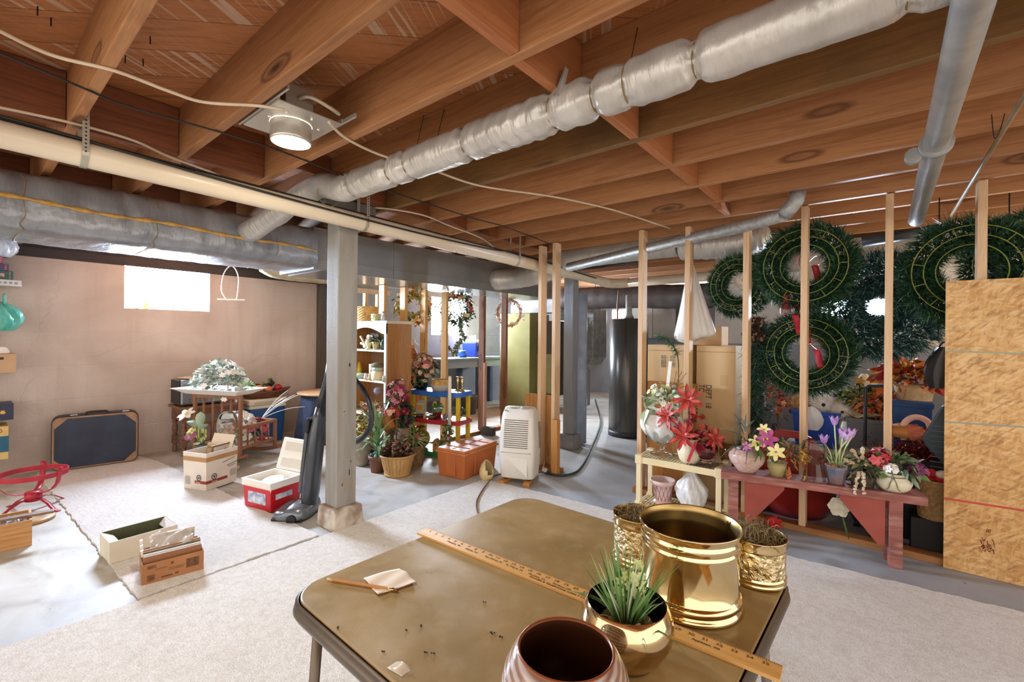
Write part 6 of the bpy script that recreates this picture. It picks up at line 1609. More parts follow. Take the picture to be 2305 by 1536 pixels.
mb.obj('spider_blades', C('b9c08a', rough=.6), wb_)
g_ = PY(905, 968, 2.95)
t = thing('grey_ball_vase', 'smooth light grey round vase behind the spiky plant', 'vase', (g_.x, g_.y, .0005), 0)
MB().lathe([(0, 0), (.06, 0), (.1, .1), (.105, .22), (.095, .3), (.07, .35), (.05, .36), (0, .35)], n=32).obj('body', C('b3b3ae', 'a3a39e', rough=.5, scale=6), t)
# dried twigs, thistle ball, flower mass between post and toy shelf
t0 = PX(900, 1000, -3.60)
tw = thing('twig_bundle', 'bundle of tall thin brown twigs leaning by the bookcase side', 'twigs', (t0.x + .02, t0.y + .02, 0), 0)
for i in range(16):
    e = Vector((random.uniform(-.22, .12), random.uniform(-.05, .1), random.uniform(.75, 1.08))); MB().tube(arc((random.uniform(-.03, .03), random.uniform(-.02, .02), .35), Vector((e.x * .2, e.y * .3, e.z * .7)), e, 8), [.0035 - .0003 * k for k in range(9)], 5).obj('twig', C('8a5a34', 'a0703f', rough=.8, scale=20), tw)
MB().lathe([(0, 0), (.07, 0), (.085, .2), (.08, .36), (.07, .36), (0, .3)], n=24).obj('crock', C('7a6450', '8d7760', rough=.7, scale=9), tw)
b0_ = PY(849, 880, 2.56)
gt = thing('globe_thistle', 'grey-blue dried globe thistle on a stem below the bookcase shelf', 'flower', (b0_.x, b0_.y, 0), 0)
mb = MB(); c_ = Vector((0, 0, b0_.z)); mb.ball(c_, .03, 14, 9)
for _ in range(420):
    d = rv(); mb.needle(c_ + d * .028, d + rv(.15), .012, .003)
mb.obj('thistle_head', C('8d8f9c', 'b3b4bf', rough=.8, scale=50), gt); MB().tube(arc((0, 0, b0_.z - .028), (-.03, 0, b0_.z - .1), (-.06, .0, 0.0), 8), .003, 5).obj('stem', M_TWIG, gt)
def mass(name, lab, px, py, y, R, specs, zc=None):
    q_ = PY(px, py, y); t = thing(name, lab, 'flowers', (q_.x, q_.y, 0), 0)
    MB().lathe([(0, 0), (.05, 0), (.07, .12), (.075, .13), (.06, .13), (0, .11)], n=24).obj('pot', C('6a5340', '4e3d2e', rough=.7, scale=9), t)
    for _ in range(9): MB().tube(arc((random.uniform(-.02, .02), 0, .1), (random.uniform(-.04, .04), random.uniform(-.03, .03), q_.z * .6), (random.uniform(-.6, .6) * R[0], random.uniform(-.6, .6) * R[1], q_.z), 6), .0035, 5).obj('stem', M_TWIG, t)
    for nm, kind, n_, a_, b_, mm in specs:
        mb = MB()
        if kind == 'L': leaves(mb, (0, 0, q_.z), R, n_, a_, b_, range(len(mm)) and tuple(range(len(mm))), .3)
        else: blooms(mb, (0, 0, q_.z), R, n_, a_, b_, tuple(range(len(mm))), None, .3)
        mb.obj(nm, mm, t)
    return t
mass('pink_flower_bunch', 'rose-pink dried flowers left of the toy-coloured shelf', 892, 885, 2.60, (.1, .07, .13), [('foliage', 'L', 60, .06, .02, [C('8a7a5a', rough=.7), M_GREEN]), ('blossoms', 'F', 60, .03, 6, [C('b0485a', rough=.6), C('c9808a', rough=.6), C('8d2f46', rough=.6)])])
mass('burgundy_flower_bunch', 'dark burgundy flowers and leaves directly left of the toy-coloured shelf', 900, 925, 2.70, (.12, .08, .2), [('foliage', 'L', 190, .07, .035, [M_DGREEN, C('2a2626', rough=.6)]), ('blossoms', 'F', 66, .035, 6, [M_BURG, C('a8283a', rough=.6), C('6a1a30', rough=.6)])])
mass('berry_arrangement', 'mixed berry and dried flower arrangement under the lower bookcase shelf', 838, 925, 2.6, (.17, .05, .1), [('foliage', 'L', 120, .06, .016, [C('9a8a5c', rough=.7), C('c2a878', rough=.8), M_GREEN]), ('blossoms', 'F', 60, .02, 6, [C('b03a34', rough=.6), C('d9b48c', rough=.6), C('e3ddd0', rough=.6)])])
mass('wildflower_pot', 'white and yellow dried wildflowers behind the vacuum hose', 812, 965, 2.6, (.1, .05, .14), [('foliage', 'L', 110, .06, .012, [C('a39a62', rough=.7), M_DGREEN]), ('blossoms', 'F', 50, .018, 6, [C('e6e0d0', rough=.6), C('d2b23c', rough=.6)])])
p_ = PY(880, 945, 2.56)
op = thing('tilted_clay_pot', 'tilted orange clay pot of red blossoms behind the spiky plant', 'pot', (p_.x, p_.y, p_.z - .09), 0)
MB().lathe([(0, 0), (.05, 0), (.085, .13), (.09, .14), (.078, .14), (0, .1)], n=28, T=Euler((.3, -.5, 0)).to_matrix().to_4x4()).obj('pot', C('b9763c', 'a8642f', rough=.6, scale=6), op)
MB().tube([(0, 0, .01), (0, 0, -(p_.z - .09))], .012, 8).obj('stand', C('4a3a2a', rough=.6), op)
mb = MB(); blooms(mb, (.05, -.03, .15), (.08, .06, .05), 34, .026, 6, (0, 1, 2), None, .6); mb.obj('blossoms', [C('c23a30', rough=.6), C('d9a48a', rough=.6), C('9a2230', rough=.6)], op)

# ------------------------------------------------------------------ orange storage bin, egg, dehumidifier
c, rz, w, d = fit((988, 1070), (1045, 1083), (1120, 1050))
d = .5; w = .31
cn = PZ(1045, 1084); X_ = Vector((math.cos(rz), math.sin(rz), 0)); Y_ = Vector((-math.sin(rz), math.cos(rz), 0))
sb = thing('storage_bin', 'terracotta orange plastic storage bin with a ribbed lid', 'bin', cn - X_ * (w / 2) + Y_ * (d / 2) + Vector((0, 0, .0005)), rz)
M_BIN = C('bd6c36', 'ad5f2e', rough=.45, scale=5, bump=.05)
mb = MB(); mb.taper((0, 0, 0), (w - .03, d - .03), (w, d), .215)
for s_ in (-1, 1): mb.box(-w * .18, w * .18, s_ * (d / 2 - .004) - .008, s_ * (d / 2 - .004) + .006, .02, .215)
mb.box(w / 2 - .012, w / 2 + .004, -.1, .1, .02, .215); mb.obj('body', M_BIN, sb, bevel=.008)
MB().box(-w / 2 - .012, w / 2 + .012, -d / 2 - .012, d / 2 + .012, .21, .23).box(-w / 2, w / 2, -d / 2, d / 2, .225, .25).obj('lid', C('c67a42', 'b56a36', rough=.4, scale=5), sb, bevel=.007)
for y in (-.14, 0, .14): MB().box(-w * .42, w * .42, y - .006, y + .006, .249, .256).obj('lid_rib', M_BIN, sb, bevel=.003)
MB().box(-.006, .006, -d * .44, d * .44, .2495, .255).obj('lid_rib', M_BIN, sb, bevel=.003)
e_ = PZ(1081, 1083)
eg = thing('ceramic_egg', 'cream egg-shaped ceramic planter with a cutout, on the floor before the orange bin', 'planter', (e_.x + .03, e_.y + .045, .0005), facing(e_.x, e_.y))
mb = MB(); pr = [(0, .0), (.03, .0), (.052, .025), (.06, .06), (.056, .1), (.042, .135), (.024, .16), (.012, .172)]
vs = []; n = 36
for r, z in pr:
    for k in range(n): a = 2 * PI * k / n; vs.append((r * math.cos(a), r * math.sin(a), z))
fs = []
for i in range(len(pr) - 1):
    for k in range(n):
        a = 2 * PI * (k + .5) / n; za = (pr[i][1] + pr[i + 1][1]) / 2
        if abs((a - R_(305) + PI) % (2 * PI) - PI) < .95 * ((za - .055) / .09) ** .6 if za > .055 else False: continue
        fs.append((i * n + k, i * n + (k + 1) % n, (i + 1) * n + (k + 1) % n, (i + 1) * n + k))
mb.add(vs, fs, 0, True); mb.obj('shell', C('d6c192', 'c9b27e', rough=.35, scale=7), eg, solid=.005)
MB().ball((.005, -.01, .05), (.035, .035, .02), 12, 8).obj('inner_ball', C('6a6a3a', rough=.8), eg)

dc = PZ(1180, 1072, .03)
dz_ = R_(22)
dh = thing('dehumidifier', 'cream-white dehumidifier with louvred front, standing on two wood strips', 'dehumidifier', (-2.43, 3.10, .033), dz_)
dh.scale = (1.18, 1.1, 1.17)
M_DH = C('e0ddd6', 'd6d2ca', rough=.4, scale=3)
def sect(z):
    H1 = .50
    t_ = z / H1
    hw = .118 + .016 * math.sin(PI * min(1, t_ * .95 + .1)); hd = .10 + .03 * math.sin(PI * min(1, t_ * .95 + .1))
    if t_ > .86: k = (t_ - .86) / .14; hd *= math.sqrt(max(0.02, 1 - k * k * .75)); hw *= 1 - .10 * k * k
    return hw, hd
mb = MB(); Zs = [0, .01, .05, .1, .16, .22, .28, .34, .40, .43, .455, .475, .49, .5]; n = 48; vs = []
for z in Zs:
    hw, hd = sect(z)
    for k in range(n):
        a = 2 * PI * k / n; e = .35; vs.append((hw * math.copysign(abs(math.cos(a)) ** e, math.cos(a)), hd * math.copysign(abs(math.sin(a)) ** e, math.sin(a)), z + .012))
fs = [(i * n + k, i * n + (k + 1) % n, (i + 1) * n + (k + 1) % n, (i + 1) * n + k) for i in range(len(Zs) - 1) for k in range(n)]
fs += [tuple(reversed(range(n))), tuple((len(Zs) - 1) * n + k for k in range(n))]
mb.add(vs, fs, 0, True); mb.obj('casing', M_DH, dh)
for i in range(14):
    z = .225 + .0148 * i; hw, hd = sect(z)
    MB().box(-.088, .088, -hd - .0015, -hd + .01, z + .012, z + .0165).obj('louvre_slot', C('4a4844', rough=.6), dh)
for i in range(17):
    z = .2 + .0115 * i; hw, hd = sect(z)
    MB().box(hw - .01, hw + .0015, .03, .085, z + .012, z + .0165).obj('side_slot', C('55524c', rough=.6), dh)
hw, hd = sect(.19); MB().box(-.11, .11, -hd - .0012, -hd + .01, .2, .2025).obj('bucket_seam', C('8b8880', rough=.6), dh)
mb = MB(); mb.prism([(-.085, .175), (.085, .16), (.085, .03)], .006, Matrix.Translation((0, -sect(.12)[1] + .0035, 0)) @ XZ); mb.obj('bucket_grip', C('e3e0d8', rough=.4), dh, bevel=.002)
MB().box(-.06, -.02, -.06, -.045, .51, .516).obj('control_slider', C('8f8a80', rough=.5), dh); MB().lathe([(.015, .508), (.013, .522), (0, .522)], (.03, -.05, 0), 16).obj('knob', C('b3aca0', rough=.4), dh)
MB().cbox((-.085, -.06, .499), (.03, .05, .002), (.35, 0, 0)).obj('green_sticker', C('9cc07a', rough=.5), dh)
for sx in (-1, 1):
    for sy in (-1, 1): MB().lathe([(.012, 0), (.014, .014)], (sx * .09, sy * .075, 0), 10).obj('foot', M_BLACK, dh)
M_STRIP = wood('strip', 'c2833f', 'a86b2f', '6a3f1c', 'Y', knots=False)
for dx_, lab in ((-.085, 'orange wood strip under the dehumidifier, left one'), (.085, 'orange wood strip under the dehumidifier, right one')):
    o = tag(MB().box(-.028, .028, -.17, .2, 0, .032).obj('wood_strip', M_STRIP, bevel=.003), lab, 'lumber', 'strips under the dehumidifier')
    o.location = Vector((-2.43, 3.10, .0005)) + Matrix.Rotation(dz_, 3, 'Z') @ Vector((dx_, 0, 0)); o.rotation_euler = (0, 0, dz_ + R_(-12 if dx_ < 0 else 6))
pcd = [PZ(1225, 985, .2), PZ(1232, 1010, .14), PZ(1226, 1040, .06), PZ(1222, 1055, .03)]
pl = thing('power_plug', 'white plug and cord hanging at the back of the dehumidifier', 'plug', (0, 0, 0))
MB().tube(spline(pcd, 6), .005, 6).obj('cord', M_WHITE, pl)
a = PZ(1226, 1058, .04); MB().cbox(a, (.045, .03, .035), (0, .3, .5)).obj('plug_body', C('c9c5ba', rough=.5), pl, bevel=.005)
cable('extension_cord', [PZ(a_, b_, z_) for a_, b_, z_ in ((1225, 1062, .02), (1180, 1068, .006), (1140, 1066, .006), (1112, 1072, .006), (1100, 1085, .018), (1085, 1105, .018), (1073, 1130, .018), (1075, 1155, .018), (1085, 1180, .018))], .005, C('6a3f2a', rough=.5), 'brown extension cord curling over the carpet towards the table')
cable('garden_hose', [PZ(a_, b_, .012) for a_, b_ in ((1228, 1064), (1250, 1070), (1275, 1070), (1300, 1060), (1318, 1035), (1332, 1005), (1345, 975), (1352, 950), (1348, 925), (1340, 900))], .011, C('22352c', '2c4438', rough=.5, scale=20), 'dark green hose on the grey floor through the door opening', 'hose', 8)
q_ = PZ(1092, 982); o = tag(MB().cbox((0, 0, .05), (.16, .1, .1)).obj('timber_block', C('4e443a', '3c332b', rough=.9, scale=12, bump=.3), bevel=.006), 'dark timber block on the floor between bin and dehumidifier', 'lumber'); o.location = (q_.x, q_.y + .06, .0005); o.rotation_euler = (0, 0, .3)

# ------------------------------------------------------------------ beyond: workbench, furnace, water heater
q0 = PX(1010, 806, -5.6); q1 = PX(1088, 806, -5.6)
wkz = PX(1060, 806, -5.3).z
wk = thing('workbench', 'grey-blue painted workbench along the far wall under the second window', 'workbench', (-5.56, 5.9, 0), 0)
M_WKB = C('8c97a6', '76808f', rough=.6, scale=5)
MB().box(-.27, .27, -1.1, .65, wkz - .035, wkz).obj('top', M_WKB, wk, bevel=.004)
MB().box(.2, .23, -1.08, .63, wkz - .16, wkz - .035).obj('apron', C('9aa3ae', rough=.6), wk)
for y in (-1.05, -.25, .55):
    for x in (-.24, .21): MB().box(x - .035, x + .035, y - .035, y + .035, 0, wkz - .035).obj('leg', C('4f6070', '5c6e80', rough=.6, scale=5), wk)
MB().box(-.2, .2, -1.02, -.28, .2, .225).obj('lower_shelf', M_WKB, wk)
q_ = PX(1064, 803, -5.55)
cb2 = thing('blue_cooler', 'royal blue lunch cooler with a white lid on the far workbench', 'cooler', (-5.55, q_.y, wkz + .0005), .2)
MB().taper((0, 0, 0), (.26, .2), (.3, .24), .25).obj('body', C('2a3f9c', '24378a', rough=.4, scale=5), cb2, bevel=.012); MB().box(-.155, .155, -.125, .125, .25, .3).obj('lid', M_WHITE, cb2, bevel=.01)
MB().box(.145, .155, -.06, .06, .1, .2).obj('handle', C('1c2c78', rough=.4), cb2)
mb = MB(); 
for i in range(7): mb.leaf((0, .0 + .02 * i - .06, .30), (random.uniform(-.3, .3), random.uniform(-.5, .5), 1), .09, .03, .1, 0)
tag(mb.obj('white_paper_tuft', C('ececec', rough=.7)), 'white tissue sticking up on the royal blue cooler', 'paper').location = (-5.55, q_.y, wkz + .002)
q_ = PX(1042, 803, -5.5)
vase('blue_jar', 'round blue jar left of the royal blue cooler on the workbench', (-5.5, q_.y, wkz + .0005), [(0, 0), (.06, 0), (.085, .05), (.07, .11), (.05, .12), (0, .12)], C('2a5fb5', rough=.3), 'jar')
vase('metal_pail', 'grey metal pail under the workbench', (-5.12, 5.2, .0005), [(0, 0), (.11, 0), (.14, .28), (.145, .28), (.145, .29), (.13, .28), (0, .02)], C('8d9296', '777c80', rough=.4, metal=.7, scale=6), 'pail')
fz = PZ(1123, 921); 
fu = thing('furnace', 'tall olive green furnace cabinet beyond the stud partition', 'furnace', (fz.x + .27, fz.y + .32, .0005), R_(8))
M_OLV = C('8f8b56', '807c4a', rough=.45, scale=3)
MB().box(-.29, .29, -.3, .4, 0, 1.62).obj('cabinet', M_OLV, fu, bevel=.008)
MB().box(.2, .62, -.05, .4, .25, 1.5).obj('side_cabinet', C('4a4636', '3a372c', rough=.6, scale=4), fu, bevel=.005)
MB().box(.22, .60, -.052, -.04, .3, .95).obj('access_panel', M_OLV, fu)
MB().box(-.25, .62, -.02, .36, 1.64, 2.02).obj('plenum', C('9ea4a6', '868b8e', rough=.4, metal=.6, scale=6), fu)
q_ = PY(1318, 760, 7.4)
sm_ = thing('sheet_metal_duct', 'galvanised sheet metal return box with creased panels beyond the far post', 'duct', (q_.x, q_.y, 0), 0)
zt2 = PY(1330, 698, 7.4).z; zb2 = PY(1330, 840, 7.4).z
M_SHM = C('b9bdb9', '9aa09d', rough=.35, metal=.55, scale=12)
po = [(-.28, zb2 + .05), (-.2, zb2), (.0, zb2 + .02), (.2, zb2 + .16), (.3, zb2 + .3), (.3, zt2), (-.28, zt2)]
MB().prism(po, .5, Matrix.Translation((0, .25, 0)) @ XZ).obj('box', M_SHM, sm_, bevel=.004)
MB().tube([(-.12, -.252, zt2 - .25), (.2, -.252, zb2 + .35)], .006, 5).obj('crease', M_SHM, sm_); MB().tube([(.28, -.252, zt2 - .2), (-.1, -.252, zb2 + .15)], .006, 5).obj('crease', M_SHM, sm_)
MB().box(-.5, -.29, -.22, .2, zb2, zt2 - .2).obj('side_panel', C('7f9a90', '8aa39a', rough=.4, metal=.4, scale=9), sm_)
MB().box(-.1, .2, -.2, .2, zt2, zt2 + .35).obj('riser', C('77706a', '645e59', rough=.5, metal=.4, scale=6), sm_)
MB().box(-.22, -.18, -.1, -.06, 0, zb2 + .01).obj('prop', M_STUD, sm_); MB().box(.1, .14, -.1, -.06, 0, zb2 + .08).obj('prop', M_GALV, sm_)
whp = PZ(1402, 986)
wh_ = thing('water_heater', 'dark grey water heater tank seen through the door opening', 'water heater', (whp.x - .03, whp.y + .2, .0005), facing(whp.x, whp.y))
M_WH = C('5a5854', '4a4845', rough=.25, metal=.4, scale=3, st=(6, 6, .3))
MB().lathe([(.235, .06), (.24, .07), (.24, 1.46), (.225, 1.475), (0, 1.48)], n=48).obj('tank', M_WH, wh_); MB().lathe([(.245, 0), (.245, .065), (.235, .07)], n=48).obj('base_ring', C('2c2c2e', rough=.5), wh_)
MB().lathe([(.07, 1.475), (.04, 1.55), (.04, 1.78), (0, 1.78)], n=20).obj('flue', M_GALV, wh_)
for x in (-.14, .15): MB().tube(spline([(x, -.03, 1.46), (x, -.03, 1.62), (x * .9, -.02, 1.85)], 6), .012, 8).obj('water_pipe', C('8c6a52', '6f5a4a', rough=.4, metal=.5, scale=9), wh_)
# hanging kitchen cabinets and odds beyond the cartons
a0 = PY(1452, 685, 8.98); a1 = PY(1497, 762, 8.98)
kc = thing('wall_cabinet', 'pale grey wall cabinet with two doors, far behind the cartons', 'cabinet', ((a0.x + a1.x) / 2, 9.03, a1.z), 0)
hw = (a1.x - a0.x) / 2 + .25; hz = a0.z - a1.z
MB().box(-hw, hw, -.14, .165, 0, hz).obj('carcass', C('8f918f', rough=.5), kc)
for s_ in (-1, 1): dr = MB().box(min(s_ * .004, s_ * hw * .99), max(s_ * .004, s_ * hw * .99), -.158, -.141, .01, hz - .01).obj('door', C('b3b2ab', 'a6a59f', rough=.5, scale=3), kc, bevel=.003); MB().ball((s_ * hw * .3, -.166, .08), .012, 10, 7).obj('knob', M_CHROME, dr)
# ================================================================== RIGHT: STORED DECORATIONS BEHIND THE STUDS
M_NEED = [C('1f3d2a', '2f5a3a', rough=.5, scale=30), C('3f6a48', '5a8a60', rough=.5, scale=30), C('16291f', rough=.6)]
M_NEEDB = [C('23443f', '3a6560', rough=.4, scale=30), C('6f9c98', 'a9c9c6', rough=.35, scale=30), C('142a2a', rough=.5)]
M_FRAME = C('6f7a2e', '8a943e', rough=.5, scale=20)
def needles_ring(R, t, n, L):
    mb = MB()
    for _ in range(n):
        a = random.uniform(0, 2 * PI); b = random.uniform(0, 2 * PI); tt = t * math.sqrt(random.random())
        rr = R + tt * math.cos(b); p = Vector((rr * math.cos(a), .02 + .6 * tt * math.sin(b), rr * math.sin(a)))
        tang = Vector((-math.sin(a), 0, math.cos(a))); rad = Vector((math.cos(a), 0, math.sin(a)))
        d = tang * random.uniform(-.5, 1.2) + rad * (math.cos(b) + random.uniform(-.4, .6)) + Vector((0, math.sin(b) - .25, 0))
        st = d.normalized() * .0
        for _k in range(3): mb.needle(p, d + rv(.55), L * random.uniform(.6, 1.2), .0068, random.choice((0, 0, 0, 1, 2)))
    return mb
def make_wreath(lab, mats, frame=True, R=.21, tt=.078, nn=3600, LL=.066, grp='evergreen wreaths on the studs'):
    t = thing('evergreen_wreath', lab, 'wreath', (0, 0, 0), 0, grp)
    needles_ring(R, tt, nn, LL).obj('needles', mats, t)
    if frame:
        for k, R in enumerate((.24, .19, .14)): mb = MB(); ringwire(mb, R, .0032, 44, -.055 if k < 2 else -.045); mb.obj('frame_ring', M_FRAME, t)
        for i in range(12):
            a = 2 * PI * i / 12; MB().tube([(.24 * math.cos(a), -.055, .24 * math.sin(a)), (.19 * math.cos(a), -.055, .19 * math.sin(a))], .003, 5).obj('frame_tie', M_FRAME, t)
    return t
W1 = make_wreath('green wreath in the middle of the partition, upper one of two, red ribbon inside', M_NEED)
WB = make_wreath('x', M_NEEDB, False, .2, .12, 5200, .075)
spec = [(1812, 600, 3.635, W1, None, 1.0, 0), (1814, 796, 3.72, 0, 'green wreath in the middle of the partition, lower one of two, near the blue tub', .98, 1),
        (1663, 643, 3.80, 0, 'smaller green wreath at the left of the partition, beside the hanging white bag', .82, 2),
        (1978, 690, 3.86, WB, 'bluish tinsel wreath with the bright window showing through its middle', 1.08, 3),
        (2182, 612, 3.64, 0, 'green wreath just left of the last stud, above the chipboard', 1.06, 4), (2325, 592, 3.80, 0, 'green wreath cut off by the right edge, above the chipboard', 1.0, 5)]
WP = {}
for px, py, y, src, lab, sc, i in spec:
    o = src if src else copy_tree(W1)
    p = PY(px, py, y); put(o, p, (0, .1, -.35, .05, .12, -.1)[i] * .5, lab, sc); o.rotation_euler[1] = i * 1.1; WP[i] = p
def ribbon(p, lab, s):
    t = thing('red_bow', lab, 'bow', p, 0); mb = MB()
    for sg in (-1, 1): mb.sheet(lambda u, v, sg=sg: (sg * .06 * math.sin(u * PI), -.01 + .03 * (v - .5), .035 * math.sin(2 * u * PI) + .01), 12, 3)
    mb.sheet(lambda u, v: (.03 + .03 * u + .02 * (v - .5) * 2, 0.01 * math.sin(u * 5), -.02 - .13 * u), 8, 3); mb.sheet(lambda u, v: (-.02 + .0 * u + .02 * (v - .5) * 2, 0.0, .02 + .12 * u), 8, 3)
    mb.obj('ribbon', C('a81f30', 'c23040', rough=.5, scale=20), t, solid=.002)
ribbon(PY(1822, 592, 3.72), 'red ribbon inside the upper green wreath', 1); ribbon(PY(1826, 780, 3.72), 'red ribbon inside the lower green wreath', 1); ribbon(PY(1778, 703, 3.63), 'red ribbon between the upper and lower wreaths', 1)
for px, py, y, lab in ((1790, 590, 3.84, 'white plush tuft showing through the upper green wreath'), (1680, 632, 3.84, 'white plush tuft showing through the small left wreath')):
    p = PY(px, py, y); t = thing('white_plush', lab, 'plush', p, 0); mb = MB()
    for _ in range(500): d = rv(); mb.needle(d * .07, d + rv(.3), .05, .006)
    mb.ball((0, 0, 0), .08, 14, 10); mb.obj('fur', C('d9cfc2', 'e9e2d8', rough=.9, scale=30), t); MB().tube([(0, .02, .07), (0, .03, JB - p.z)], .002, 4).obj('string', M_TWINE, t)
p = PY(1706, 730, 3.68)
gl = thing('pine_garland', 'dark hanging pine garland with pine cones beside the fifth stud', 'garland', p, 0)
mb = MB()
for _ in range(2300):
    f = random.random(); q_ = Vector((random.gauss(0, .035), random.gauss(0, .03), .04 - .78 * f)); 
    for _k in range(2): mb.needle(q_, rv() + Vector((0, -.2, -.5)), .06, .005, random.choice((0, 0, 2)))
mb.obj('needles', M_NEED, gl)
for c_ in ((.0, -.05, .0), (-.03, -.055, -.06), (.01, -.055, -.10)): cone(gl, c_, .045, (.3, random.uniform(-.5, .5), 0))
# cartons
def carton(lab, pxl, pxr, pyt, y, dp, rz=0, m=None):
    a = PY(pxl, pyt, y); b = PY(pxr, pyt, y); w = b.x - a.x
    t = thing('tall_carton', lab, 'box', ((a.x + b.x) / 2, y + dp / 2, .0005), rz); h_ = a.z
    MB().box(-w / 2, w / 2, -dp / 2, dp / 2, 0, h_).obj('carton', m or C('c7a677', 'd0b085', rough=.8, scale=3), t, bevel=.004)
    MB().box(-w / 2 - .001, w / 2 + .001, -dp / 2 - .0012, -dp / 2, h_ - .05, h_ - .045).obj('flap_edge', C('a5824f', rough=.8), t)
    return t, w, h_
t, w, h_ = carton('tall tan carton with two barcode labels, left of the pair behind the poinsettias', 1458, 1556, 776, 3.72, .34)
for i in range(2):
    lb_ = MB().box(-.07 + .075 * i, -.01 + .075 * i, -.1715, -.1705, h_ - .19, h_ - .08).obj('barcode_label', C('cdb084', rough=.7), t)
    mb = MB()
    for k in range(18): mb.box(-.064 + .075 * i, -.018 + .075 * i, -.1722, -.1716, h_ - .185 + .0055 * k, h_ - .185 + .0055 * k + random.uniform(.0012, .004))
    mb.obj('bars', C('4a4038', rough=.8), lb_)
t, w, h_ = carton('tall tan carton with sideways DEPT lettering, right of the pair behind the poinsettias', 1568, 1656, 778, 3.66, .36)
def side(x, z): return Matrix.Translation((x, -.1812, z)) @ Matrix.Rotation(PI / 2, 4, 'X') @ Matrix.Rotation(-PI / 2, 4, 'Z')
x_ = PY(1589, 866, 3.66).x - t.location.x; zz = PY(1589, 866, 3.66).z
for i, s_ in enumerate(('DEPT  18', 'TO', 'WAL-MART')): text('printed_line', s_, .062, M_INK, t, side(x_ - .052 * i, zz), .0002, 'LEFT', .75)
MB().box(w * .12, w * .32, -.1812, -.1804, h_ - .3, h_ - .22).obj('tape_patch', C('bf9c6c', rough=.4), t)
a = PY(1625, 765, 3.95); tc2 = thing('small_carton', 'small tan carton stacked behind the hanging bag on the tall cartons', 'box', (a.x - .1, 3.88, h_ + .001), 0)
MB().box(-.14, .14, -.1, .1, 0, .15).obj('carton', M_KRAFT, tc2, bevel=.003)
a = PY(1460, 857, 3.58); b = PY(1566, 1100, 3.58)
MBp = MB().box(a.x, b.x, 3.56, 3.58, .002, a.z)
tag(MBp.obj('plywood_sheet', wood('plyr', 'bd8240', '9a6530', '4a2812', 'Z', seed=7.7)), 'knotty orange plywood sheet standing behind the cream plastic shelf', 'board')
b0 = PY(1530, 770, 3.64)
gs_ = thing('pine_sprig', 'single pine sprig sticking up before the barcode carton', 'sprig', (b0.x, 3.62, b0.z - .2), 0)
mb = MB(); P = arc((0, 0, 0), (.0, 0, .2), (-.16, 0, .24), 10); mb.tube(P, .004, 5, 0)
for p in P[3:]:
    for _ in range(26): mb.needle(p, rv() + Vector((-.4, 0, .2)), .06, .005, random.choice((0, 1)))
mb.obj('needles', M_NEED, gs_)
MB().tube([(0, 0, 0), (0.01, 0, -(b0.z - .2))], .004, 5).obj('stake', M_TWIG, gs_)
# hanging bag
p = PY(1556, 585, 3.60); q_ = PY(1570, 770, 3.60); Lb = p.z - q_.z
hb = thing('hanging_bag', 'white plastic bag hanging full from the stud before the cartons', 'bag', (p.x, 3.62, p.z), 0)
def hbf(u, v):
    a = 2 * PI * u; rx = .012 + .155 * v ** 1.15; ry = .01 + .07 * math.sin(min(1, v * 1.02) * PI * .62); e = 1 if v < .9 else math.sqrt(max(0, 1 - ((v - .9) / .1) ** 2))
    w_ = 1 + .07 * math.sin(a * 6 + v * 3) + .03 * math.sin(a * 15)
    return (.04 * v + rx * e * w_ * math.cos(a) , -.035 + ry * e * w_ * math.sin(a), -Lb * v - .05 * math.cos(a) * v * -1 * (v > .5) * (v - .5))
MB().sheet(hbf, 60, 30, closed=True).obj('bag_film', C('cfccc6', 'dedbd6', rough=.35, alpha=.93, scale=4, st=(5, 5, .5), bump=.5, bs=9), hb)
MB().tube([(0, -.04, 0), (0, -.03, .05), (0, -.02, .0)], .004, 6).obj('knot', M_BAG, hb)

# ------------------------------------------------------------------ cream plastic shelf with vases
f0 = PZ(1440, 1150); 
ps = thing('cream_plastic_shelf', 'two-tier cream plastic shelf at the right of the door opening', 'shelf', (-1.10, 3.27, .0005), R_(2))
M_CP = C('e3d4ac', 'd9c99e', rough=.45, scale=5); pw, pd = .29, .135
for z in (.05, .385):
    mb = MB()
    mb.box(-pw, pw, -pd, -pd + .014, z - .045, z).box(-pw, pw, pd - .014, pd, z - .045, z).box(-pw, -pw + .014, -pd + .014, pd - .014, z - .045, z).box(pw - .014, pw, -pd + .014, pd - .014, z - .045, z)
    for i in range(26): x = -pw + .02 + (2 * pw - .04) * i / 25; mb.box(x - .006, x + .006, -pd + .014, pd - .014, z - .014, z - .002)
    for sx in (-1, 1):
        for sy in (-1, 1): mb.box(sx * (pw - .02) - .024, sx * (pw - .02) + .024, sy * (pd - .02) - .024, sy * (pd - .02) + .024, z - .05, z + .012)
    mb.obj('tier', M_CP, ps, bevel=.002)
for sx in (-1, 1):
    for sy in (-1, 1): MB().box(sx * (pw - .02) - .017, sx * (pw - .02) + .017, sy * (pd - .02) - .017, sy * (pd - .02) + .017, .06, .36).obj('post', M_CP, ps, bevel=.002)
def on(px, py, z): return PZ(px, py, z) + Vector((0, 0, .0006))
q_ = on(1498, 1022, .385)
bg_ = thing('brandy_glass', 'oversized brandy glass stuffed with white plastic on the cream shelf', 'glass', (q_.x, 3.27, .398), 0)
MB().lathe([(0, 0), (.085, 0), (.085, .005), (.02, .015), (.014, .05), (.03, .07), (.10, .11), (.132, .17), (.13, .23), (.115, .275), (.113, .275), (.128, .23), (.129, .17), (.098, .114), (.02, .074), (0, .073)], n=48, cap=False).obj('glass', M_GLASS, bg_)
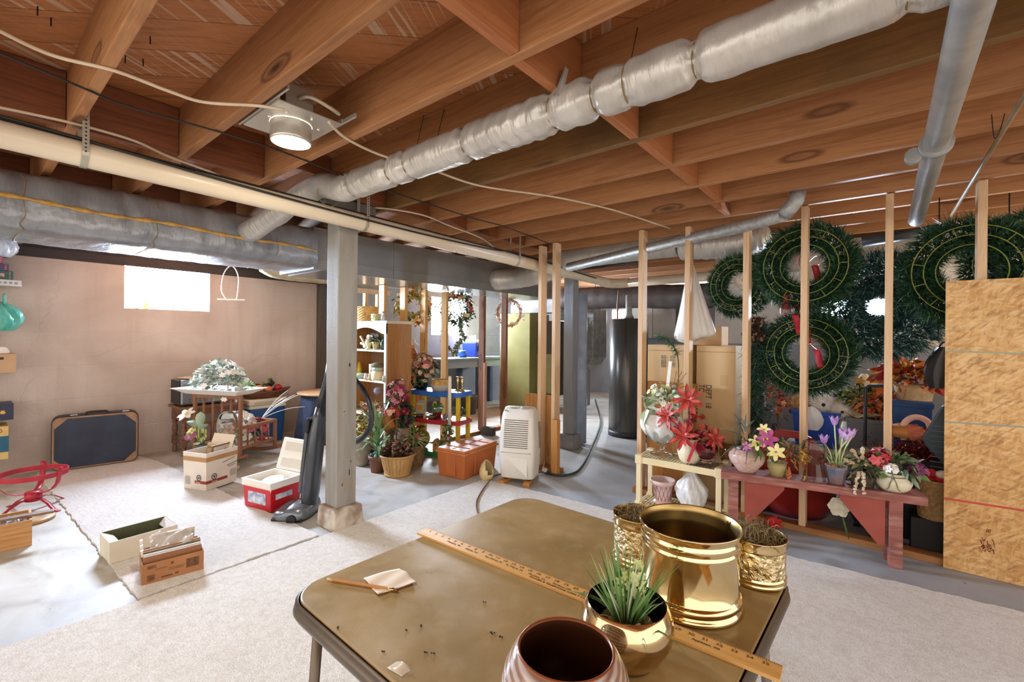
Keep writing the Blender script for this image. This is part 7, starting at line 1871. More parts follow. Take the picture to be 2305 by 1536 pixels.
MB().sheet(lambda u, v: ((.03 + .12 * math.sin(PI * (.1 + .62 * v))) * (1 + .06 * math.sin(u * 2 * PI * 7 + v * 3)) * math.cos(2 * PI * u), (.03 + .12 * math.sin(PI * (.1 + .62 * v))) * (1 + .06 * math.sin(u * 2 * PI * 9)) * math.sin(2 * PI * u), .095 + .2 * v), 60, 18, closed=True).obj('plastic_wrap', C('e4e4e2', 'f2f2f0', rough=.25, alpha=.85, bump=.7, scale=14), bg_)
mb = MB(); leaves(mb, (.02, 0, .36), (.14, .09, .15), 120, .06, .03, (0, 1, 2), .5); leaves(mb, (-.09, -.05, .33), (.03, .03, .03), 6, .12, .11, (1,), .2, shell=.1); mb.obj('foliage', [M_SAGE, C('c2cdae', 'dfe5cc', rough=.6, scale=20), C('6d7c4c', rough=.6)], bg_)
mb = MB(); blooms(mb, (0, -.02, .38), (.13, .08, .14), 46, .024, 6, (0, 1), None, .5); mb.obj('blossoms', [C('e9ead8', rough=.6), C('d3d69c', rough=.6)], bg_)
for _ in range(7): MB().tube(arc((.04, 0, .35), (.08, 0, .5), Vector((.09 + random.uniform(-.07, .09), random.uniform(-.04, .04), random.uniform(.5, .62))), 6), .002, 4).obj('twig', M_TWIG, bg_)
MB().cbox((.055, -.03, .58), (.024, .004, .2), (0, .1, 0)).obj('price_stick', C('e6e4d8', rough=.5), bg_)
q_ = on(1562, 1036, .385)
pv = thing('poinsettia_vase', 'cream ribbed vase of red artificial poinsettias on the cream shelf', 'flowers', (q_.x, 3.20, .386), 0)
MB().lathe([(0, 0), (.045, 0), (.066, .03), (.078, .075), (.07, .115), (.055, .135), (.052, .15), (.064, .17), (.06, .17), (.05, .15), (0, .1)], n=56, wob=lambda a, z: .012 * math.sin(a * 14) if z < .13 else 0).obj('vase', C('e6dcc0', 'dbcfae', rough=.3, scale=7), pv)
M_POIN = [C('a02a28', 'bf4238', rough=.45, scale=20), C('c75a4c', rough=.45), C('d9b24a', rough=.6), C('7d1426', rough=.5)]
for c_, nr, r in (((.0, -.04, .44), (.15, -1, .3), .125), ((-.13, -.06, .31), (-.3, -1, .4), .115), ((-.01, -.1, .2), (.1, -1, .5), .12), ((.17, -.05, .2), (.9, -.6, .3), .1)):
    mb = MB(); mb.flower(c_, nr, r * .9, 7, r * .26, 0, .12, 2, .07); mb.flower(Vector(c_) + Vector(nr).normalized() * .008, nr, r * .72, 5, r * .22, 1, .55); mb.flower(Vector(c_) + Vector(nr).normalized() * .012, nr, r * .45, 5, r * .16, 0, 1.0); mb.tube(arc((0, 0, .15), (c_[0] * .3, 0, c_[2] * .7), Vector(c_) - Vector(nr).normalized() * .01, 8), .004, 5, 3); mb.obj('poinsettia', M_POIN, pv)
mb = MB(); blooms(mb, (.01, -.01, .24), (.14, .06, .12), 46, .022, 5, (0, 3), None, .3); leaves(mb, (.06, -.04, .18), (.09, .05, .04), 26, .06, .03, (3,), .2); mb.obj('small_red_blossoms', M_POIN, pv)
mb = MB(); mb.cbox((.045, -.085, .10), (.018, .003, .15), (0, .35, 0)); mb.obj('red_ribbon', C('b32436', rough=.5), pv)
q_ = on(1607, 1032, .385)
rg = thing('rose_glass_bowl', 'round glass bowl with a rosy base standing on a dark wire rack', 'bowl', (q_.x, 3.24, .398), 0)
MB().lathe([(0, 0), (.04, 0), (.045, .012), (.03, .022), (.07, .05), (.082, .09), (.075, .12), (.066, .135), (.064, .135), (.078, .09), (.066, .052), (.02, .026), (0, .025)], n=40, cap=False).obj('glass', C('ecd9da', rough=.03, trans=1), rg); MB().lathe([(.066, .05), (.0675, .055), (.03, .03), (0, .03)], n=32, cap=False).obj('red_base', C('b5304a', rough=.2), rg)
wr_ = thing('wire_rack', 'small dark wire rack on the right end of the cream shelf', 'rack', (q_.x, 3.235, .386), 0)
for i in range(8): MB().tube([(-.07 + .02 * i - .02, -.1, .006), (-.07 + .02 * i + .02, .08, .006)], .0028, 5).obj('wire', C('3a2c34', rough=.4), wr_)
for x in (-.085, .085): MB().tube(spline([(x, -.08, .006), (x, -.085, .08), (x * .98, -.07, .1), (x, -.06, .09)], 5), .003, 5).obj('side_hook', C('4a3230', rough=.4), wr_)
q_ = PY(1648, 1012, 3.56); ag = thing('amber_glass_bowl', 'amber glass globe behind the pink pot', 'bowl', (q_.x, 3.66, .0), 0)
MB().lathe([(.05, .30), (.1, .34), (.115, .40), (.1, .46), (.085, .475), (.083, .47), (.11, .4), (.09, .34), (0, .31)], n=36, cap=False).obj('glass', C('b5803a', rough=.08, trans=.8), ag); MB().lathe([(0, .0), (.09, 0), (.06, .03), (.03, .28), (.05, .30)], n=24).obj('stand', C('6a4a30', rough=.6), ag)
q_ = on(1504, 1124, .05)
fp = thing('floral_pot', 'pink and cream patterned flower pot on the lower tier of the cream shelf', 'pot', (q_.x, 3.24, .051), 0)
MB().lathe([(0, 0), (.062, 0), (.064, .015), (.056, .02), (.052, .028), (.075, .14), (.088, .15), (.09, .172), (.08, .172), (.07, .14), (0, .13)], n=40, cap=False).obj('pot', C('dcc8be', 'c69ca0', rough=.45, scale=16), fp)
mb = MB()
for k in range(14):
    for sg in (-1, 1):
        a0 = 2 * PI * k / 14; mb.tube([((.0535 + .022 * i / 6) * math.cos(a0 + sg * .45 * i / 6), (.0535 + .022 * i / 6) * math.sin(a0 + sg * .45 * i / 6), .03 + .108 * i / 6) for i in range(7)], .0012, 4)
mb.obj('lattice', C('8f4a68', rough=.6), fp); MB().lathe([(0, .132), (.068, .13)], n=24, cap=False).obj('candle_wax', C('e6d8bc', rough=.5), fp)
q_ = on(1570, 1135, .05)
bag('wrapped_bundle', 'translucent plastic bag bundle on the lower tier of the cream shelf', (q_.x, 3.255, .051), (.105, .09, .26), C('e3e4e4', 'f0f0f0', rough=.2, alpha=.8, bump=.8, scale=12), knot=True)

# ------------------------------------------------------------------ red bench and what is on it
bz = .41; L0 = Vector((-.785, 3.045, 0)); L1 = Vector((.19, 3.265, 0)); bl = (L1 - L0).length; ba = math.atan2((L1 - L0).y, (L1 - L0).x); BD = .165
be = thing('red_bench', 'worn brick-red painted wooden bench holding potted flowers, in front of the studs', 'bench', L0, ba)
def mat_bench():
    s = NT('worn_red'); v = s.mapping((1, 5, 5))
    col = s.ramp(s.noise(v, 3, 7, .4), [(0.3, '75463e'), (0.6, '9a5d54')])
    col = s.mix(s.ramp(s.noise(s.mapping((2, 9, 9)), 5, 8), [(0.48, 0.0), (0.7, 0.5)]), col, 'b5988f')
    s.bump(s.noise(v, 20, 5), .3, .004); return s.done(col, .75)
M_BN = mat_bench()
MB().box(0, bl, 0, BD, bz - .045, bz).obj('seat_plank', M_BN, be, bevel=.004)
for x in (.07, bl - .13):
    for y in (.012, BD - .055): MB().box(x - .03, x + .03, y, y + .04, 0, bz - .045).obj('leg', M_BN, be, bevel=.004)
for x, sg in ((.135, 1), (bl - .175, -1)):
    po = [(x, bz - .046), (x, bz - .30), (x + sg * .03, bz - .30), (x + sg * .21, bz - .07), (x + sg * .21, bz - .046)]
    MB().prism(po if sg > 0 else po[::-1], .022, Matrix.Translation((0, .045, 0)) @ XZ).obj('brace', C('8f4238', '9f5044', rough=.7, scale=6), be, bevel=.002)
def onb(px, py): return PZ(px, py, bz) + Vector((0, 0, .0006))
def onbn(px, dy=.08):          # spot on the bench under a picture column
    n = Vector((-math.sin(ba), math.cos(ba), 0)); pl = L0 + n * dy; d = _ray(px, 900); t_ = pl.dot(n) / Vector((d.x, d.y, 0)).dot(n); return Vector((d.x * t_, d.y * t_, bz + .0006))
q_ = onbn(1682, .085)
pp_ = thing('pink_pot', 'round pink speckled pot of lilies at the left end of the red bench', 'flowers', q_, 0)
MB().lathe([(0, 0), (.05, 0), (.055, .008), (.095, .06), (.105, .09), (.1, .115), (.075, .14), (.068, .142), (.06, .135), (0, .12)], n=48).obj('pot', C('b8968a', 'cbb0a4', rough=.3, scale=60), pp_)
mb = MB(); leaves(mb, (.06, -.02, .17), (.1, .05, .05), 40, .09, .022, (0, 1), .3); leaves(mb, (.0, .02, .2), (.06, .04, .06), 14, .16, .012, (2,), .6); mb.obj('foliage', [M_DGREEN, M_GREEN, C('5f7068', rough=.6)], pp_)
for c_, n_, r, m in (((.07, -.07, .2), (.1, -1, .4), .05, 0), ((.12, -.05, .23), (.4, -1, .3), .065, 1), ((.17, -.06, .16), (.4, -1, .2), .055, 0), ((.1, -.03, .28), (0, -1, .6), .04, 0), ((.02, -.08, .17), (-.5, -1, .3), .035, 1)):
    MB().flower(c_, n_, r, 6, r * .5, 0, .25, 1, .12).obj('lily', [C('e6dc8a', 'f0e9b0', rough=.5, scale=20) if m == 0 else C('a03a7c', 'c260a0', rough=.5, scale=20), M_YELLOW if m else C('b5883a', rough=.6)], pp_)
q_ = onbn(1750, .07)
rp2 = thing('ribbed_pot', 'small olive ribbed pot with orange and gold dried foliage on the red bench', 'flowers', q_, 0)
MB().lathe([(0, 0), (.038, 0), (.044, .035), (.05, .045), (.054, .085), (.048, .085), (0, .07)], n=36).obj('pot', C('9a9060', 'b0a070', rough=.45, scale=12), rp2)
mb = MB(); leaves(mb, (.05, 0, .14), (.12, .05, .08), 150, .04, .012, (0, 1, 2), .3); mb.obj('foliage', [C('8a7a32', rough=.7), C('b5703a', rough=.7), M_DGREEN], rp2)
for _ in range(14):
    p = Vector((random.uniform(-.02, .16), random.uniform(-.05, .03), random.uniform(.02, .2))); mb = MB()
    for j in range(10): mb.ball(p + Vector((random.gauss(0, .004), random.gauss(0, .004), -.006 * j)), .006, 6, 4)
    mb.obj('dried_spike', random.choice([C('c26a3c', rough=.7), C('9c4a2c', rough=.7), C('b59a3e', rough=.7)]), rp2)
q_ = onbn(1834, .08)
gv_ = thing('hurricane_glass', 'clear panelled glass hurricane shade on the red bench', 'vase', q_, 0)
MB().lathe([(.06, 0), (.058, .01), (.042, .1), (.046, .12), (.064, .15), (.066, .19), (.058, .225), (.04, .235), (.038, .232), (.055, .222), (.062, .19), (.06, .152), (.042, .122), (.038, .1), (.055, .008), (.06, 0)], n=10, cap=False, sm=False).obj('glass', C('f4eeea', rough=.03, trans=1, ior=1.3), gv_)
q_ = onbn(1884, .075)
cp = thing('crocus_pot', 'blue-grey pot of lilac crocuses on the red bench', 'flowers', q_, 0)
MB().lathe([(0, 0), (.04, 0), (.042, .01), (.052, .06), (.06, .085), (.058, .1), (.05, .1), (0, .08)], n=8, sm=False).obj('pot', C('5f7490', '8a6a62', rough=.45, scale=9), cp)
mb = MB()
for _ in range(26): mb.ball((random.uniform(-.05, .05), random.uniform(-.04, .04), .098), random.uniform(.006, .016), 7, 5)
mb.obj('bark_chips', C('b08a6a', '8a6248', rough=.8, scale=30), cp)['kind'] = 'stuff'
for bx_, tx_, tz_ in ((-.02, -.06, .22), (.0, -.01, .335), (.012, .03, .27), (.02, .07, .275), (-.005, .05, .255)):
    mb = MB(); mb.tube(arc((bx_, 0, .09), (bx_, 0, .18), (tx_, -.01, tz_), 8), .004, 6, 1)
    for k in range(6): a = k * PI / 3; mb.leaf((tx_ + .006 * math.cos(a), -.01 + .006 * math.sin(a), tz_), (math.cos(a) * .45, math.sin(a) * .45, 1), .055, .028, -.05, 0, prof=[.5, 1, .85, .15], tw=PI / 2 * 0)
    mb.tube([(tx_, -.01, tz_), (tx_, -.01, tz_ + .03)], .003, 5, 2); mb.obj('crocus', [C('a878c0', 'd0aede', rough=.5, scale=20), C('c6cf9c', rough=.5), M_ORANGE], cp)
mb = MB()
for _ in range(26): mb.leaf((random.uniform(-.02, .02), random.uniform(-.02, .02), .09), (random.uniform(-.5, .9), random.uniform(-.3, .3), 1), random.uniform(.12, .2), .007, .3, 0, prof=[.8, 1, .8, .4, .03])
mb.obj('blades', C('7d9c5c', 'a9bc86', rough=.5, scale=20), cp)
q_ = onbn(1943, .08)
dp_ = thing('dried_flower_basket', 'dark basket of dried cream flower spikes drooping over the red bench', 'flowers', q_, 0)
MB().lathe([(0, 0), (.05, 0), (.065, .06), (.06, .065), (0, .05)], n=24).obj('basket', C('3a3428', '544a38', rough=.8, scale=40), dp_)
mb = MB(); leaves(mb, (0, 0, .1), (.08, .05, .09), 70, .06, .03, (0, 1), .3); mb.obj('foliage', [C('4a4a32', rough=.7), C('8a8a62', rough=.6)], dp_)
for b_ in ((-.08, -.04, .14), (-.05, -.02, .2), (0, -.04, .22), (.04, -.03, .17), (-.03, -.1, -.02), (.01, -.1, -.01)):
    mb = MB(); P = arc((0, 0, .08), (b_[0] * .6, b_[1] * 1.2, max(.12, b_[2])), b_, 12)
    for p in P[4:]:
        for _ in range(3): mb.ball(p + rv(.006), .007, 6, 4)
    mb.obj('cream_spike', C('d9c9ae', 'c2a58c', rough=.7, scale=40), dp_)
q_ = onbn(2012, .075)
wp_ = thing('cream_bow_pot', 'cream pot tied with twine, filled with red, white and purple flowers, near the bench end', 'flowers', q_, 0)
MB().lathe([(0, 0), (.055, 0), (.075, .02), (.084, .045), (.078, .07), (.064, .085), (.068, .1), (.06, .1), (0, .08)], n=40).obj('pot', C('e3dfc8', 'd6d1b6', rough=.4, scale=8), wp_)
MB().tube([(.0665 * math.cos(2 * PI * i / 30), .0665 * math.sin(2 * PI * i / 30), .084) for i in range(30)], .003, 6, closed=True).obj('twine', M_TWINE, wp_)
for sg in (-1, 1): MB().tube(spline([(0, -.068, .084), (sg * .012, -.08, .06), (sg * .02, -.09, .03), (sg * .03, -.088, .022)], 5), .003, 5).obj('twine_end', M_TWINE, wp_)
mb = MB(); leaves(mb, (0, 0, .13), (.12, .07, .08), 90, .06, .032, (0, 1, 2), .3); mb.obj('foliage', [M_GREEN, C('7d9078', rough=.5), M_DGREEN], wp_)
for nm, c_, R_f, n_, r_f, np_, mm in (('red_blossoms', (-.06, -.04, .17), .05, 26, .03, 5, [C('b03040', rough=.5), C('c95a5c', rough=.5)]), ('white_blossoms', (-.01, -.08, .13), .025, 12, .022, 6, [M_PETALW]), ('purple_blossoms', (.1, -.03, .13), .035, 16, .022, 5, [C('5c2448', rough=.5), C('7d3a66', rough=.5)])):
    mb = MB(); blooms(mb, c_, R_f, n_, r_f, np_, tuple(range(len(mm))), None, .3); mb.obj(nm, mm, wp_)

# ------------------------------------------------------------------ behind and under the bench
q_ = PY(1785, 1150, 3.86)
rt_ = thing('red_tote', 'large dark red plastic tub with a tall handled side, behind the red bench', 'tub', (q_.x, 3.88, .0005), 0)
M_RT = C('8a2420', '9a2c26', rough=.35, scale=4)
MB().lathe([(0, 0), (.2, 0), (.25, .1), (.27, .3), (.285, .31), (.285, .325), (.26, .32), (.24, .1), (0, .02)], n=48, cap=False).obj('tub', M_RT, rt_)
po_o = [(-.28, .30), (.24, .30), (.22, .42), (.13, .58), (.08, .61), (-.08, .61), (-.14, .58), (-.22, .45)]; po_i = [(-.17, .44), (.13, .44), (.10, .53), (.06, .56), (-.06, .56), (-.11, .54), (-.15, .48), (-.17, .46)]
mb = MB(); n = 8
order = [(-.28, .30), (.24, .30), (.22, .42), (.13, .58), (.06, .61), (-.06, .61), (-.14, .58), (-.22, .45)]; inner = [(-.16, .45), (.12, .45), (.125, .47), (.08, .545), (.05, .56), (-.05, .56), (-.09, .54), (-.14, .49)]
vs = [(x, y_, z) for y_ in (-.23, -.2) for pl_ in (order, inner) for x, z in pl_]
fs = []
for i in range(n):
    j = (i + 1) % n; fs += [(i, j, 8 + j, 8 + i), (16 + j, 16 + i, 24 + i, 24 + j), (j, i, 16 + i, 16 + j), (8 + i, 8 + j, 24 + j, 24 + i)]
mb.add(vs, fs).obj('handle_panel', M_RT, rt_, bevel=.01)
# low table carrying the bins
lt_ = thing('low_table', 'low white-topped table behind the bench carrying the storage tubs', 'table', (-.05, 4.42, 0), 0)
MB().box(-.55, .95, -.36, .36, .40, .425).obj('top', C('d6d2c8', rough=.5), lt_, bevel=.004)
for sx in (-.5, .9):
    for sy in (-.32, .32): MB().box(sx - .02, sx + .02, sy - .02, sy + .02, 0, .4).obj('leg', M_WHITE, lt_)
LTZ = .4256
def tub(name, lab, pxl, pxr, pyt, y, m, cat='bin', z0=LTZ, dp=.3, k=.86):
    a = PY(pxl, pyt, y); b = PY(pxr, pyt, y); w = b.x - a.x; h_ = max(.1, a.z - z0)
    t = thing(name, lab, cat, ((a.x + b.x) / 2, y + dp / 2, z0), 0); MB().opentub((0, 0, 0), (w * k, dp * k), (w, dp), h_, .008).obj('body', m, t, bevel=.006)
    MB().opentub((0, 0, h_ - .03), (w + .01, dp + .01), (w + .016, dp + .016), .032, .012).obj('rim', m, t, bevel=.003); return t, h_, w
t, h_, w = tub('blue_tub', 'bright blue plastic tub with plush toys, left of the grey bin', 1783, 1890, 922, 4.12, C('2456b8', '1e4aa6', rough=.35, scale=4))
tub_p = Vector(t.location)
bag('white_bag', 'crumpled white plastic bag hanging over the rim of the blue tub', (tub_p.x - .02, tub_p.y - .16, LTZ + h_ - .14), (.07, .02, .18), C('e6e6ea', rough=.3, alpha=.92))
def plush(name, lab, c_, r, m, n_=500):
    t = thing(name, lab, 'plush', c_, 0); mb = MB(); mb.ball((0, 0, 0), r, 16, 10)
    for _ in range(n_): d = rv(); mb.needle(d * r * .97, d + rv(.4), r * .35, r * .06)
    mb.obj('fur', m, t); MB().ball((r * .2, -r * .95, 0), r * .16, 8, 6).obj('nose', M_BLACK, t); return t
plush('teddy_bear', 'tan teddy bear head sticking out of the blue tub', (tub_p.x - .12, tub_p.y, LTZ + h_ + .03), .075, C('b58a5a', 'c9a070', rough=.9, scale=30))
plush('white_toy', 'fluffy white plush toy in the blue tub, in front of the lower wreath', (tub_p.x + .03, tub_p.y - .02, LTZ + h_ + .05), .085, C('e0d9d0', 'efe9e2', rough=.9, scale=30)); plush('white_toy', 'smaller cream plush toy at the right rim of the blue tub', (tub_p.x + .15, tub_p.y - .04, LTZ + h_ + .01), .07, C('d6cfc6', 'e6ddd0', rough=.9, scale=30))
plush('tan_toy', 'tan plush toy with a dark muzzle between the blue tub and grey bin', (tub_p.x + .26, tub_p.y + .05, LTZ + h_ + .0), .07, C('b0884a', 'c7a262', rough=.9, scale=30))
t, h_, w = tub('grey_bin', 'grey plastic bin topped with cream cloth, right of the blue tub', 1905, 2000, 940, 4.16, C('6f7276', '66696d', rough=.45, scale=4)); gp_ = Vector(t.location)
cl_ = thing('cream_cloth', 'crumpled cream cloth lying on the grey bin', 'cloth', (gp_.x, gp_.y, LTZ + h_ + .002), 0)
MB().sheet(lambda u, v: (-.2 + .4 * u, -.15 + .3 * v, .03 + .025 * math.sin(u * 13 + v * 5) * math.sin(v * 11 + u * 4)), 30, 24).obj('cloth', C('dcc9a4', 'cfb88e', rough=.9, scale=9), cl_, solid=.004)
mb = MB(); q_ = PY(1950, 905, 4.3); gr_ = thing('ivy_heap', 'heap of dark ivy and gold leaves on the cream cloth', 'foliage', (q_.x, 4.3, LTZ + h_ + .07), 0)
leaves(mb, (0, 0, .05), (.24, .1, .09), 220, .06, .035, (0, 0, 1, 2), .4); mb.obj('leaves', [M_DGREEN, C('7d8a3c', rough=.6), C('b59a4a', rough=.6)], gr_)
q_ = PY(1935, 868, 4.22); xt = thing('small_tree', 'small decorated table tree with a gold star', 'tree', (q_.x, 4.2, LTZ + h_ + .07), 0)
mb = MB(); 
for _ in range(420): f = random.random(); a = random.uniform(0, 6.28); r = .07 * (1 - f); mb.leaf((r * math.cos(a), r * math.sin(a), .02 + .17 * f), (math.cos(a), math.sin(a), .1), .025, .01, .2, random.choice((0, 1, 2)))
mb.tube([(0, 0, 0), (0, 0, .19)], .005); mb.obj('foliage', [M_DGREEN, M_GREEN, C('c9a04a', rough=.5)], xt); MB().flower((0, -.01, .205), (0, -1, .2), .035, 5, .02, 0, .05).obj('star', C('c98f3a', rough=.5), xt)
q_ = PY(1945, 835, 4.5); gc = thing('ghost_cloth', 'cream draped cloth figure standing behind the grey bin', 'cloth', (q_.x, 4.52, LTZ), 0)
MB().sheet(lambda u, v: ((.02 + .17 * v ** .8) * (1 + .12 * math.sin(u * 2 * PI * 6) * v) * math.cos(2 * PI * u) + .04 * v, (.02 + .11 * v ** .8) * (1 + .12 * math.sin(u * 2 * PI * 6) * v) * math.sin(2 * PI * u), .52 * (1 - v) + .03), 60, 16, closed=True).obj('cloth', C('e0d3b8', 'cdbd9c', rough=.9, scale=5), gc, solid=.003)
# cart frame
q_ = PY(1948, 868, 3.82); q2_ = PY(2004, 866, 3.82); ct = thing('black_cart_frame', 'black tubular cart frame standing behind the bench', 'cart', (q_.x, 3.82, 0), 0)
MB().tube([(0, 0, .0), (0, 0, q_.z - .02), (.02, 0, q_.z), (q2_.x - q_.x - .01, 0, q_.z + .005), (q2_.x - q_.x, 0, q_.z - .015), (q2_.x - q_.x, 0, 0)], .011, 10).obj('tube_frame', C('24262a', rough=.4), ct)
for z in (.2, .42): MB().tube([(0, 0, z), (q2_.x - q_.x, 0, z)], .007, 8).obj('crossbar', C('24262a', rough=.4), ct)
# right bins
t, h_, w = tub('navy_bin', 'dark blue bin carrying the basket of autumn leaves', 2008, 2100, 905, 4.1, C('234a86', '1d3f76', rough=.4, scale=4)); np__ = Vector(t.location)
MB().box(-w / 2, w / 2, -.14, .14, h_ - .01, h_ + .012).obj('lid', C('254e8c', rough=.4), t, bevel=.004)
q_ = PY(2058, 885, 4.2)
ab = wicker('leaf_basket', 'pale woven basket of red and orange autumn leaves on the dark blue bin', (q_.x, 4.22, LTZ + h_ + .0135), .075, .09, .1, C('c2a578', 'd6bd94', rough=.7, scale=40), sx=1.2, nrow=7)
mb = MB(); leaves(mb, (0, 0, .15), (.23, .12, .12), 420, .065, .045, (0, 0, 1, 2, 3, 4), .5); mb.obj('autumn_leaves', [C('b5352a', 'cf5a34', rough=.6, scale=20), C('c96a30', rough=.6), C('9c2430', rough=.6), C('d9b040', rough=.6), C('7d4a2a', rough=.6)], ab)
q_ = PY(1985, 880, 4.2); rl = thing('red_leaf_bunch', 'bunch of bright red-orange leaves left of the leaf basket', 'foliage', (q_.x, 4.24, LTZ + .30), 0)
mb = MB(); leaves(mb, (0, 0, .05), (.13, .08, .09), 150, .06, .04, (0, 1), .4); mb.tube([(0, .0, -.3), (0, 0, .05)], .012); mb.obj('leaves', [C('cf5440', rough=.6), C('d9804a', rough=.6)], rl)
def pumpkin(lab, px, py, y, r, zb):
    q_ = PY(px, py, y); t = thing('pumpkin', lab, 'pumpkin', (q_.x, y, zb), 0)
    MB().lathe([(0, .12 * r), (.5 * r, .02), (.9 * r, .25 * r), (r, .7 * r), (.85 * r, 1.15 * r), (.4 * r, 1.35 * r), (0, 1.25 * r)], n=60, wob=lambda a, z: .05 * abs(math.sin(a * 6)) - .03).obj('flesh', C('b5713a', 'c98a4a', rough=.5, scale=6), t)
    MB().tube([(0, 0, 1.2 * r), (.02, 0, 1.2 * r + .04)], [.012, .009], 8).obj('stem', C('6a5a34', rough=.8), t)
bs_ = thing('storage_chest', 'dark storage chest behind the bench end holding pumpkins and tinsel', 'chest', (.36, 3.92, .0005), 0)
MB().box(-.26, .26, -.15, .13, 0, .58).obj('body', C('24242a', '2e2e34', rough=.6, scale=5), bs_, bevel=.006); MB().box(-.265, .265, -.155, .135, .58, .605).obj('lid', C('2c2c32', rough=.5), bs_, bevel=.005)
pumpkin('orange pumpkin behind the last bench-side stud, beside the pink scarf', 2033, 960, 3.86, .075, .6065); pumpkin('smaller orange pumpkin at the right, near the black bag', 2090, 975, 3.85, .06, .6065)
q_ = PY(2058, 975, 3.86)
sw_ = thing('pink_scarf', 'rumpled coral-pink scarf looped between the pumpkins', 'scarf', (q_.x, 3.83, .61), 0)
MB().tube(spline([(-.05, 0, .0), (-.05, 0, .1), (-.0, 0, .15), (.06, 0, .13), (.08, 0, .05), (.09, 0, .0)], 8), .018, 10).obj('loop', C('d9a090', 'e3b8a8', rough=.9, scale=30), sw_); MB().ball((.0, .0, .05), (.06, .05, .05), 20, 14, wob=.15).obj('gathered_cloth', C('c4624a', 'd98a70', rough=.9, scale=20), sw_)
q_ = PY(2072, 1015, 3.68); tn = thing('red_tinsel', 'shiny dark red tinsel garland draped down the front of the dark chest', 'tinsel', (q_.x, 3.735, .53), 0)
mb = MB()
for _ in range(1500):
    p = Vector((random.gauss(0, .1), random.gauss(0, .012), abs(random.gauss(0, .035)))); mb.needle(p, rv(), .035, .006, random.choice((0, 1)))
mb.obj('strands', [C('6a1a1a', 'a02a24', rough=.25, metal=.4, scale=40), C('4a1214', rough=.3, metal=.3)], tn)
q_ = PZ(2096, 1152)
tb_ = wicker('tall_wicker_basket', 'tall brown wicker basket beside the chipboard panel', (q_.x, 3.60 + .02, .0005), .085, .105, .34, M_DWICKER, nrow=20) if False else wicker('tall_wicker_basket', 'tall brown wicker basket behind the bench end, left of the chipboard', (.235, 3.625, .2105), .07, .085, .22, C('8a6b42', 'a98a5c', rough=.7, scale=40), nrow=12)
tag(MB().box(.13, .34, 3.555, 3.70, 0, .21).obj('black_box', C('141517', rough=.6), bevel=.004), 'plain black box under the tall wicker basket', 'box')
ss = thing('santa_plush', 'red and white plush decoration stuffed in the tall wicker basket', 'plush', (.235, 3.62, .43), 0)
for c_, m in (((-.03, -.02, .0), C('b51f2c', 'c92c38', rough=.9, scale=30)), ((.03, -.02, .01), C('b51f2c', 'c92c38', rough=.9, scale=30)), ((.035, -.02, .04), M_WHITE), ((-.02, -.01, .04), C('c03040', rough=.9))): MB().ball(c_, (.036, .03, .026), 14, 9, wob=.05).obj('lobe', m, ss)
gq = PY(1985, 1000, 3.66); gg = thing('grass_bunch', 'bunch of thin grey-green ornamental grass behind the bench', 'grass', (gq.x, 3.66, .0), 0)
mb = MB()
for _ in range(260): a = random.uniform(0, 6.28); o_ = random.uniform(0, .8); mb.leaf((.01 * math.cos(a), .01 * math.sin(a), .42), (o_ * math.cos(a), o_ * math.sin(a) * .4, 1), random.uniform(.16, .27), .006, .35, random.choice((0, 1)), prof=[1, .9, .7, .05])
mb.obj('blades', [C('9aa682', rough=.6), C('c9c8a6', rough=.6)], gg); MB().lathe([(0, 0), (.06, 0), (.07, .3), (.02, .42), (0, .42)], n=20).obj('vase', C('3a3c3a', rough=.4), gg)
# black quilted bags by the chipboard edge
q_ = PY(2112, 830, 3.75)
bk1 = thing('black_bag', 'black pleated leather bag hanging at the edge of the chipboard', 'bag', (q_.x, 3.78, q_.z), 0)
MB().sheet(lambda u, v: ((.015 + .062 * math.sin(PI * min(1, .08 + .8 * v))) * (1 + .09 * math.sin(u * 2 * PI * 7 + v * 3)) * math.cos(2 * PI * u) + .03 * (1 - v), .045 * math.sin(2 * PI * u), .13 - .25 * v), 64, 14, closed=True).obj('body', C('1c1d1f', '2b2c2e', rough=.35, scale=8), bk1); MB().tube(arc((.0, 0, .12), (.03, -.02, .2), (.05, 0, .12), 8), .005, 6).obj('strap', M_BLACK, bk1); MB().tube([(0, 0, .2), (0, .0, JB - q_.z)], .003, 5).obj('cord', M_BLACK, bk1)
q_ = PY(2108, 945, 3.68)
bk2 = thing('ribbed_chair_back', 'dark ribbed folding chair back leaning beside the chipboard', 'chair', (q_.x + .02, 3.68, .0), 0)
MB().prism([(-.07, .62), (-.085, .66), (.0, .86), (.1, .9), (.12, .46), (.06, .46)], .03, Matrix.Translation((0, .0, 0)) @ XZ).obj('back', C('202a30', '2a353c', rough=.45, scale=8), bk2, bevel=.006)
for i in range(9): MB().box(-.05 + .0, .1, -.034, -.03, .5 + .03 * i, .506 + .03 * i).obj('rib', C('3c474e', rough=.4), bk2)
MB().box(.085, .11, -.03, 0, 0, .48).obj('leg', M_BLACK, bk2)
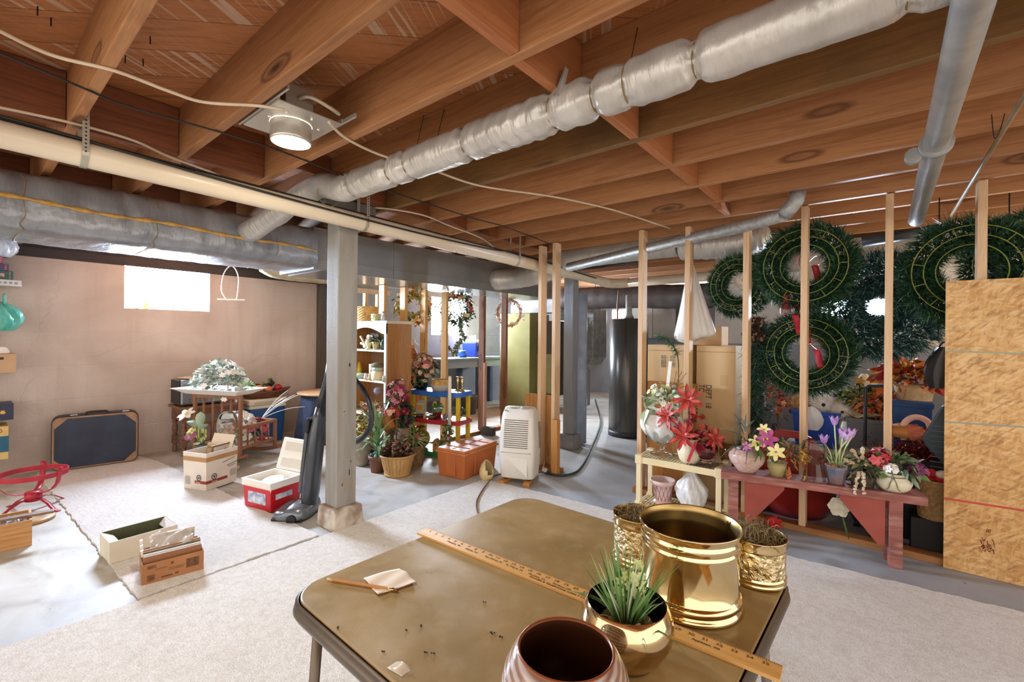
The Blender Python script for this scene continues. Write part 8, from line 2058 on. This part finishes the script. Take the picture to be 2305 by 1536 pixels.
# under the bench
q_ = PZ(1955, 1240); st2 = thing('black_iron_stand', 'black iron kettle stand with stubby feet under the bench', 'stand', (q_.x + .02, 3.78, .0), 0)
MB().lathe([(0, .05), (.11, .06), (.14, .12), (.14, .2), (.12, .24), (0, .25)], n=32).obj('pot', C('0f1012', '18191b', rough=.5, scale=9), st2)
for k in range(3): a = k * 2.1 + .6; MB().lathe([(.022, 0), (.012, .02), (.02, .05), (.03, .08)], (.1 * math.cos(a), .1 * math.sin(a), 0), 12).obj('foot', M_BLACK, st2)
def loose(lab, px, py, z, r, mm, np_, nm):
    q_ = PZ(px, py, z); t = thing(nm, lab, 'flower', q_, 0); MB().flower((0, 0, .012), (.1, -.7, .8), r, np_, r * .6, 0, .3, 1, .14).obj('petals', mm, t)
    MB().flower((0, -.003, .02), (.1, -.7, .8), r * .65, np_, r * .5, 0, .5).obj('inner_petals', mm, t); MB().tube([(0, 0, .01), (.02, .05, .003)], .003, 5).obj('stem', M_GREEN, t)
loose('red poinsettia bloom fallen on the floor under the bench', 1742, 1183, .01, .055, [C('b5232f', 'cf3a3c', rough=.5, scale=20), M_YELLOW], 6, 'fallen_poinsettia')
q_ = PY(1890, 1140, 3.42); t = thing('white_rose', 'large cream rose lying under the bench front edge', 'flower', (q_.x, 3.42, 0), 0)
for k, r in enumerate((.06, .048, .034)): MB().flower((0, -.02 - .008 * k, q_.z), (-.1, -1, .25), r, 6, r * .95, 0, .3 + .15 * k).obj('petals', C('ddd6bc', 'ebe6d2', rough=.6, scale=15), t)
MB().tube([(0, 0, q_.z), (.05, .05, 0)], .005, 6).obj('stem', M_GREEN, t)
q_ = PY(1722, 905, 4.1); fz_ = thing('berry_branches', 'tall bunch of orange and burgundy berry branches left of the blue tub', 'flowers', (q_.x - .03, 4.2, 0), 0)
MB().lathe([(0, 0), (.08, 0), (.09, .5), (.085, .55), (0, .5)], n=24).obj('crock', C('3c3c3a', '4a4946', rough=.5, scale=6), fz_)
mb = MB(); leaves(mb, (0, 0, .72), (.2, .09, .2), 240, .045, .02, (0, 1, 2), .3); mb.obj('foliage', [C('8a3a2a', rough=.6), C('b5763a', rough=.6), C('6a5a30', rough=.6)], fz_)
mb = MB(); blooms(mb, (0, 0, .72), (.19, .09, .18), 60, .022, 5, (0, 1, 2), None, .3); mb.obj('berry_clusters', [M_BURG, C('c2502c', rough=.6), C('d99a6c', rough=.6)], fz_)['kind'] = 'stuff'
q_ = PY(1722, 893, 3.85); pc_ = thing('pink_paper_roll', 'hot pink rolled paper behind the left wreaths', 'paper', (q_.x, 3.82, 0), 0); MB().tube([(.0, 0, .0), (-.0, 0, .5), (-.03, .02, q_.z + .04)], .03, 16).obj('roll', C('c22a5c', 'd94a78', rough=.6, scale=9), pc_)
q_ = PY(1705, 930, 3.74); gb2 = thing('grey_bucket', 'dark grey bucket with a cream rim behind the fifth stud', 'bucket', (q_.x + .02, 3.74, 0), 0); MB().lathe([(0, 0), (.06, 0), (.075, q_.z + .02), (.08, q_.z + .03), (.07, q_.z + .03), (0, .3)], n=24).obj('body', C('4a4c4c', '58595a', rough=.5, scale=6), gb2)
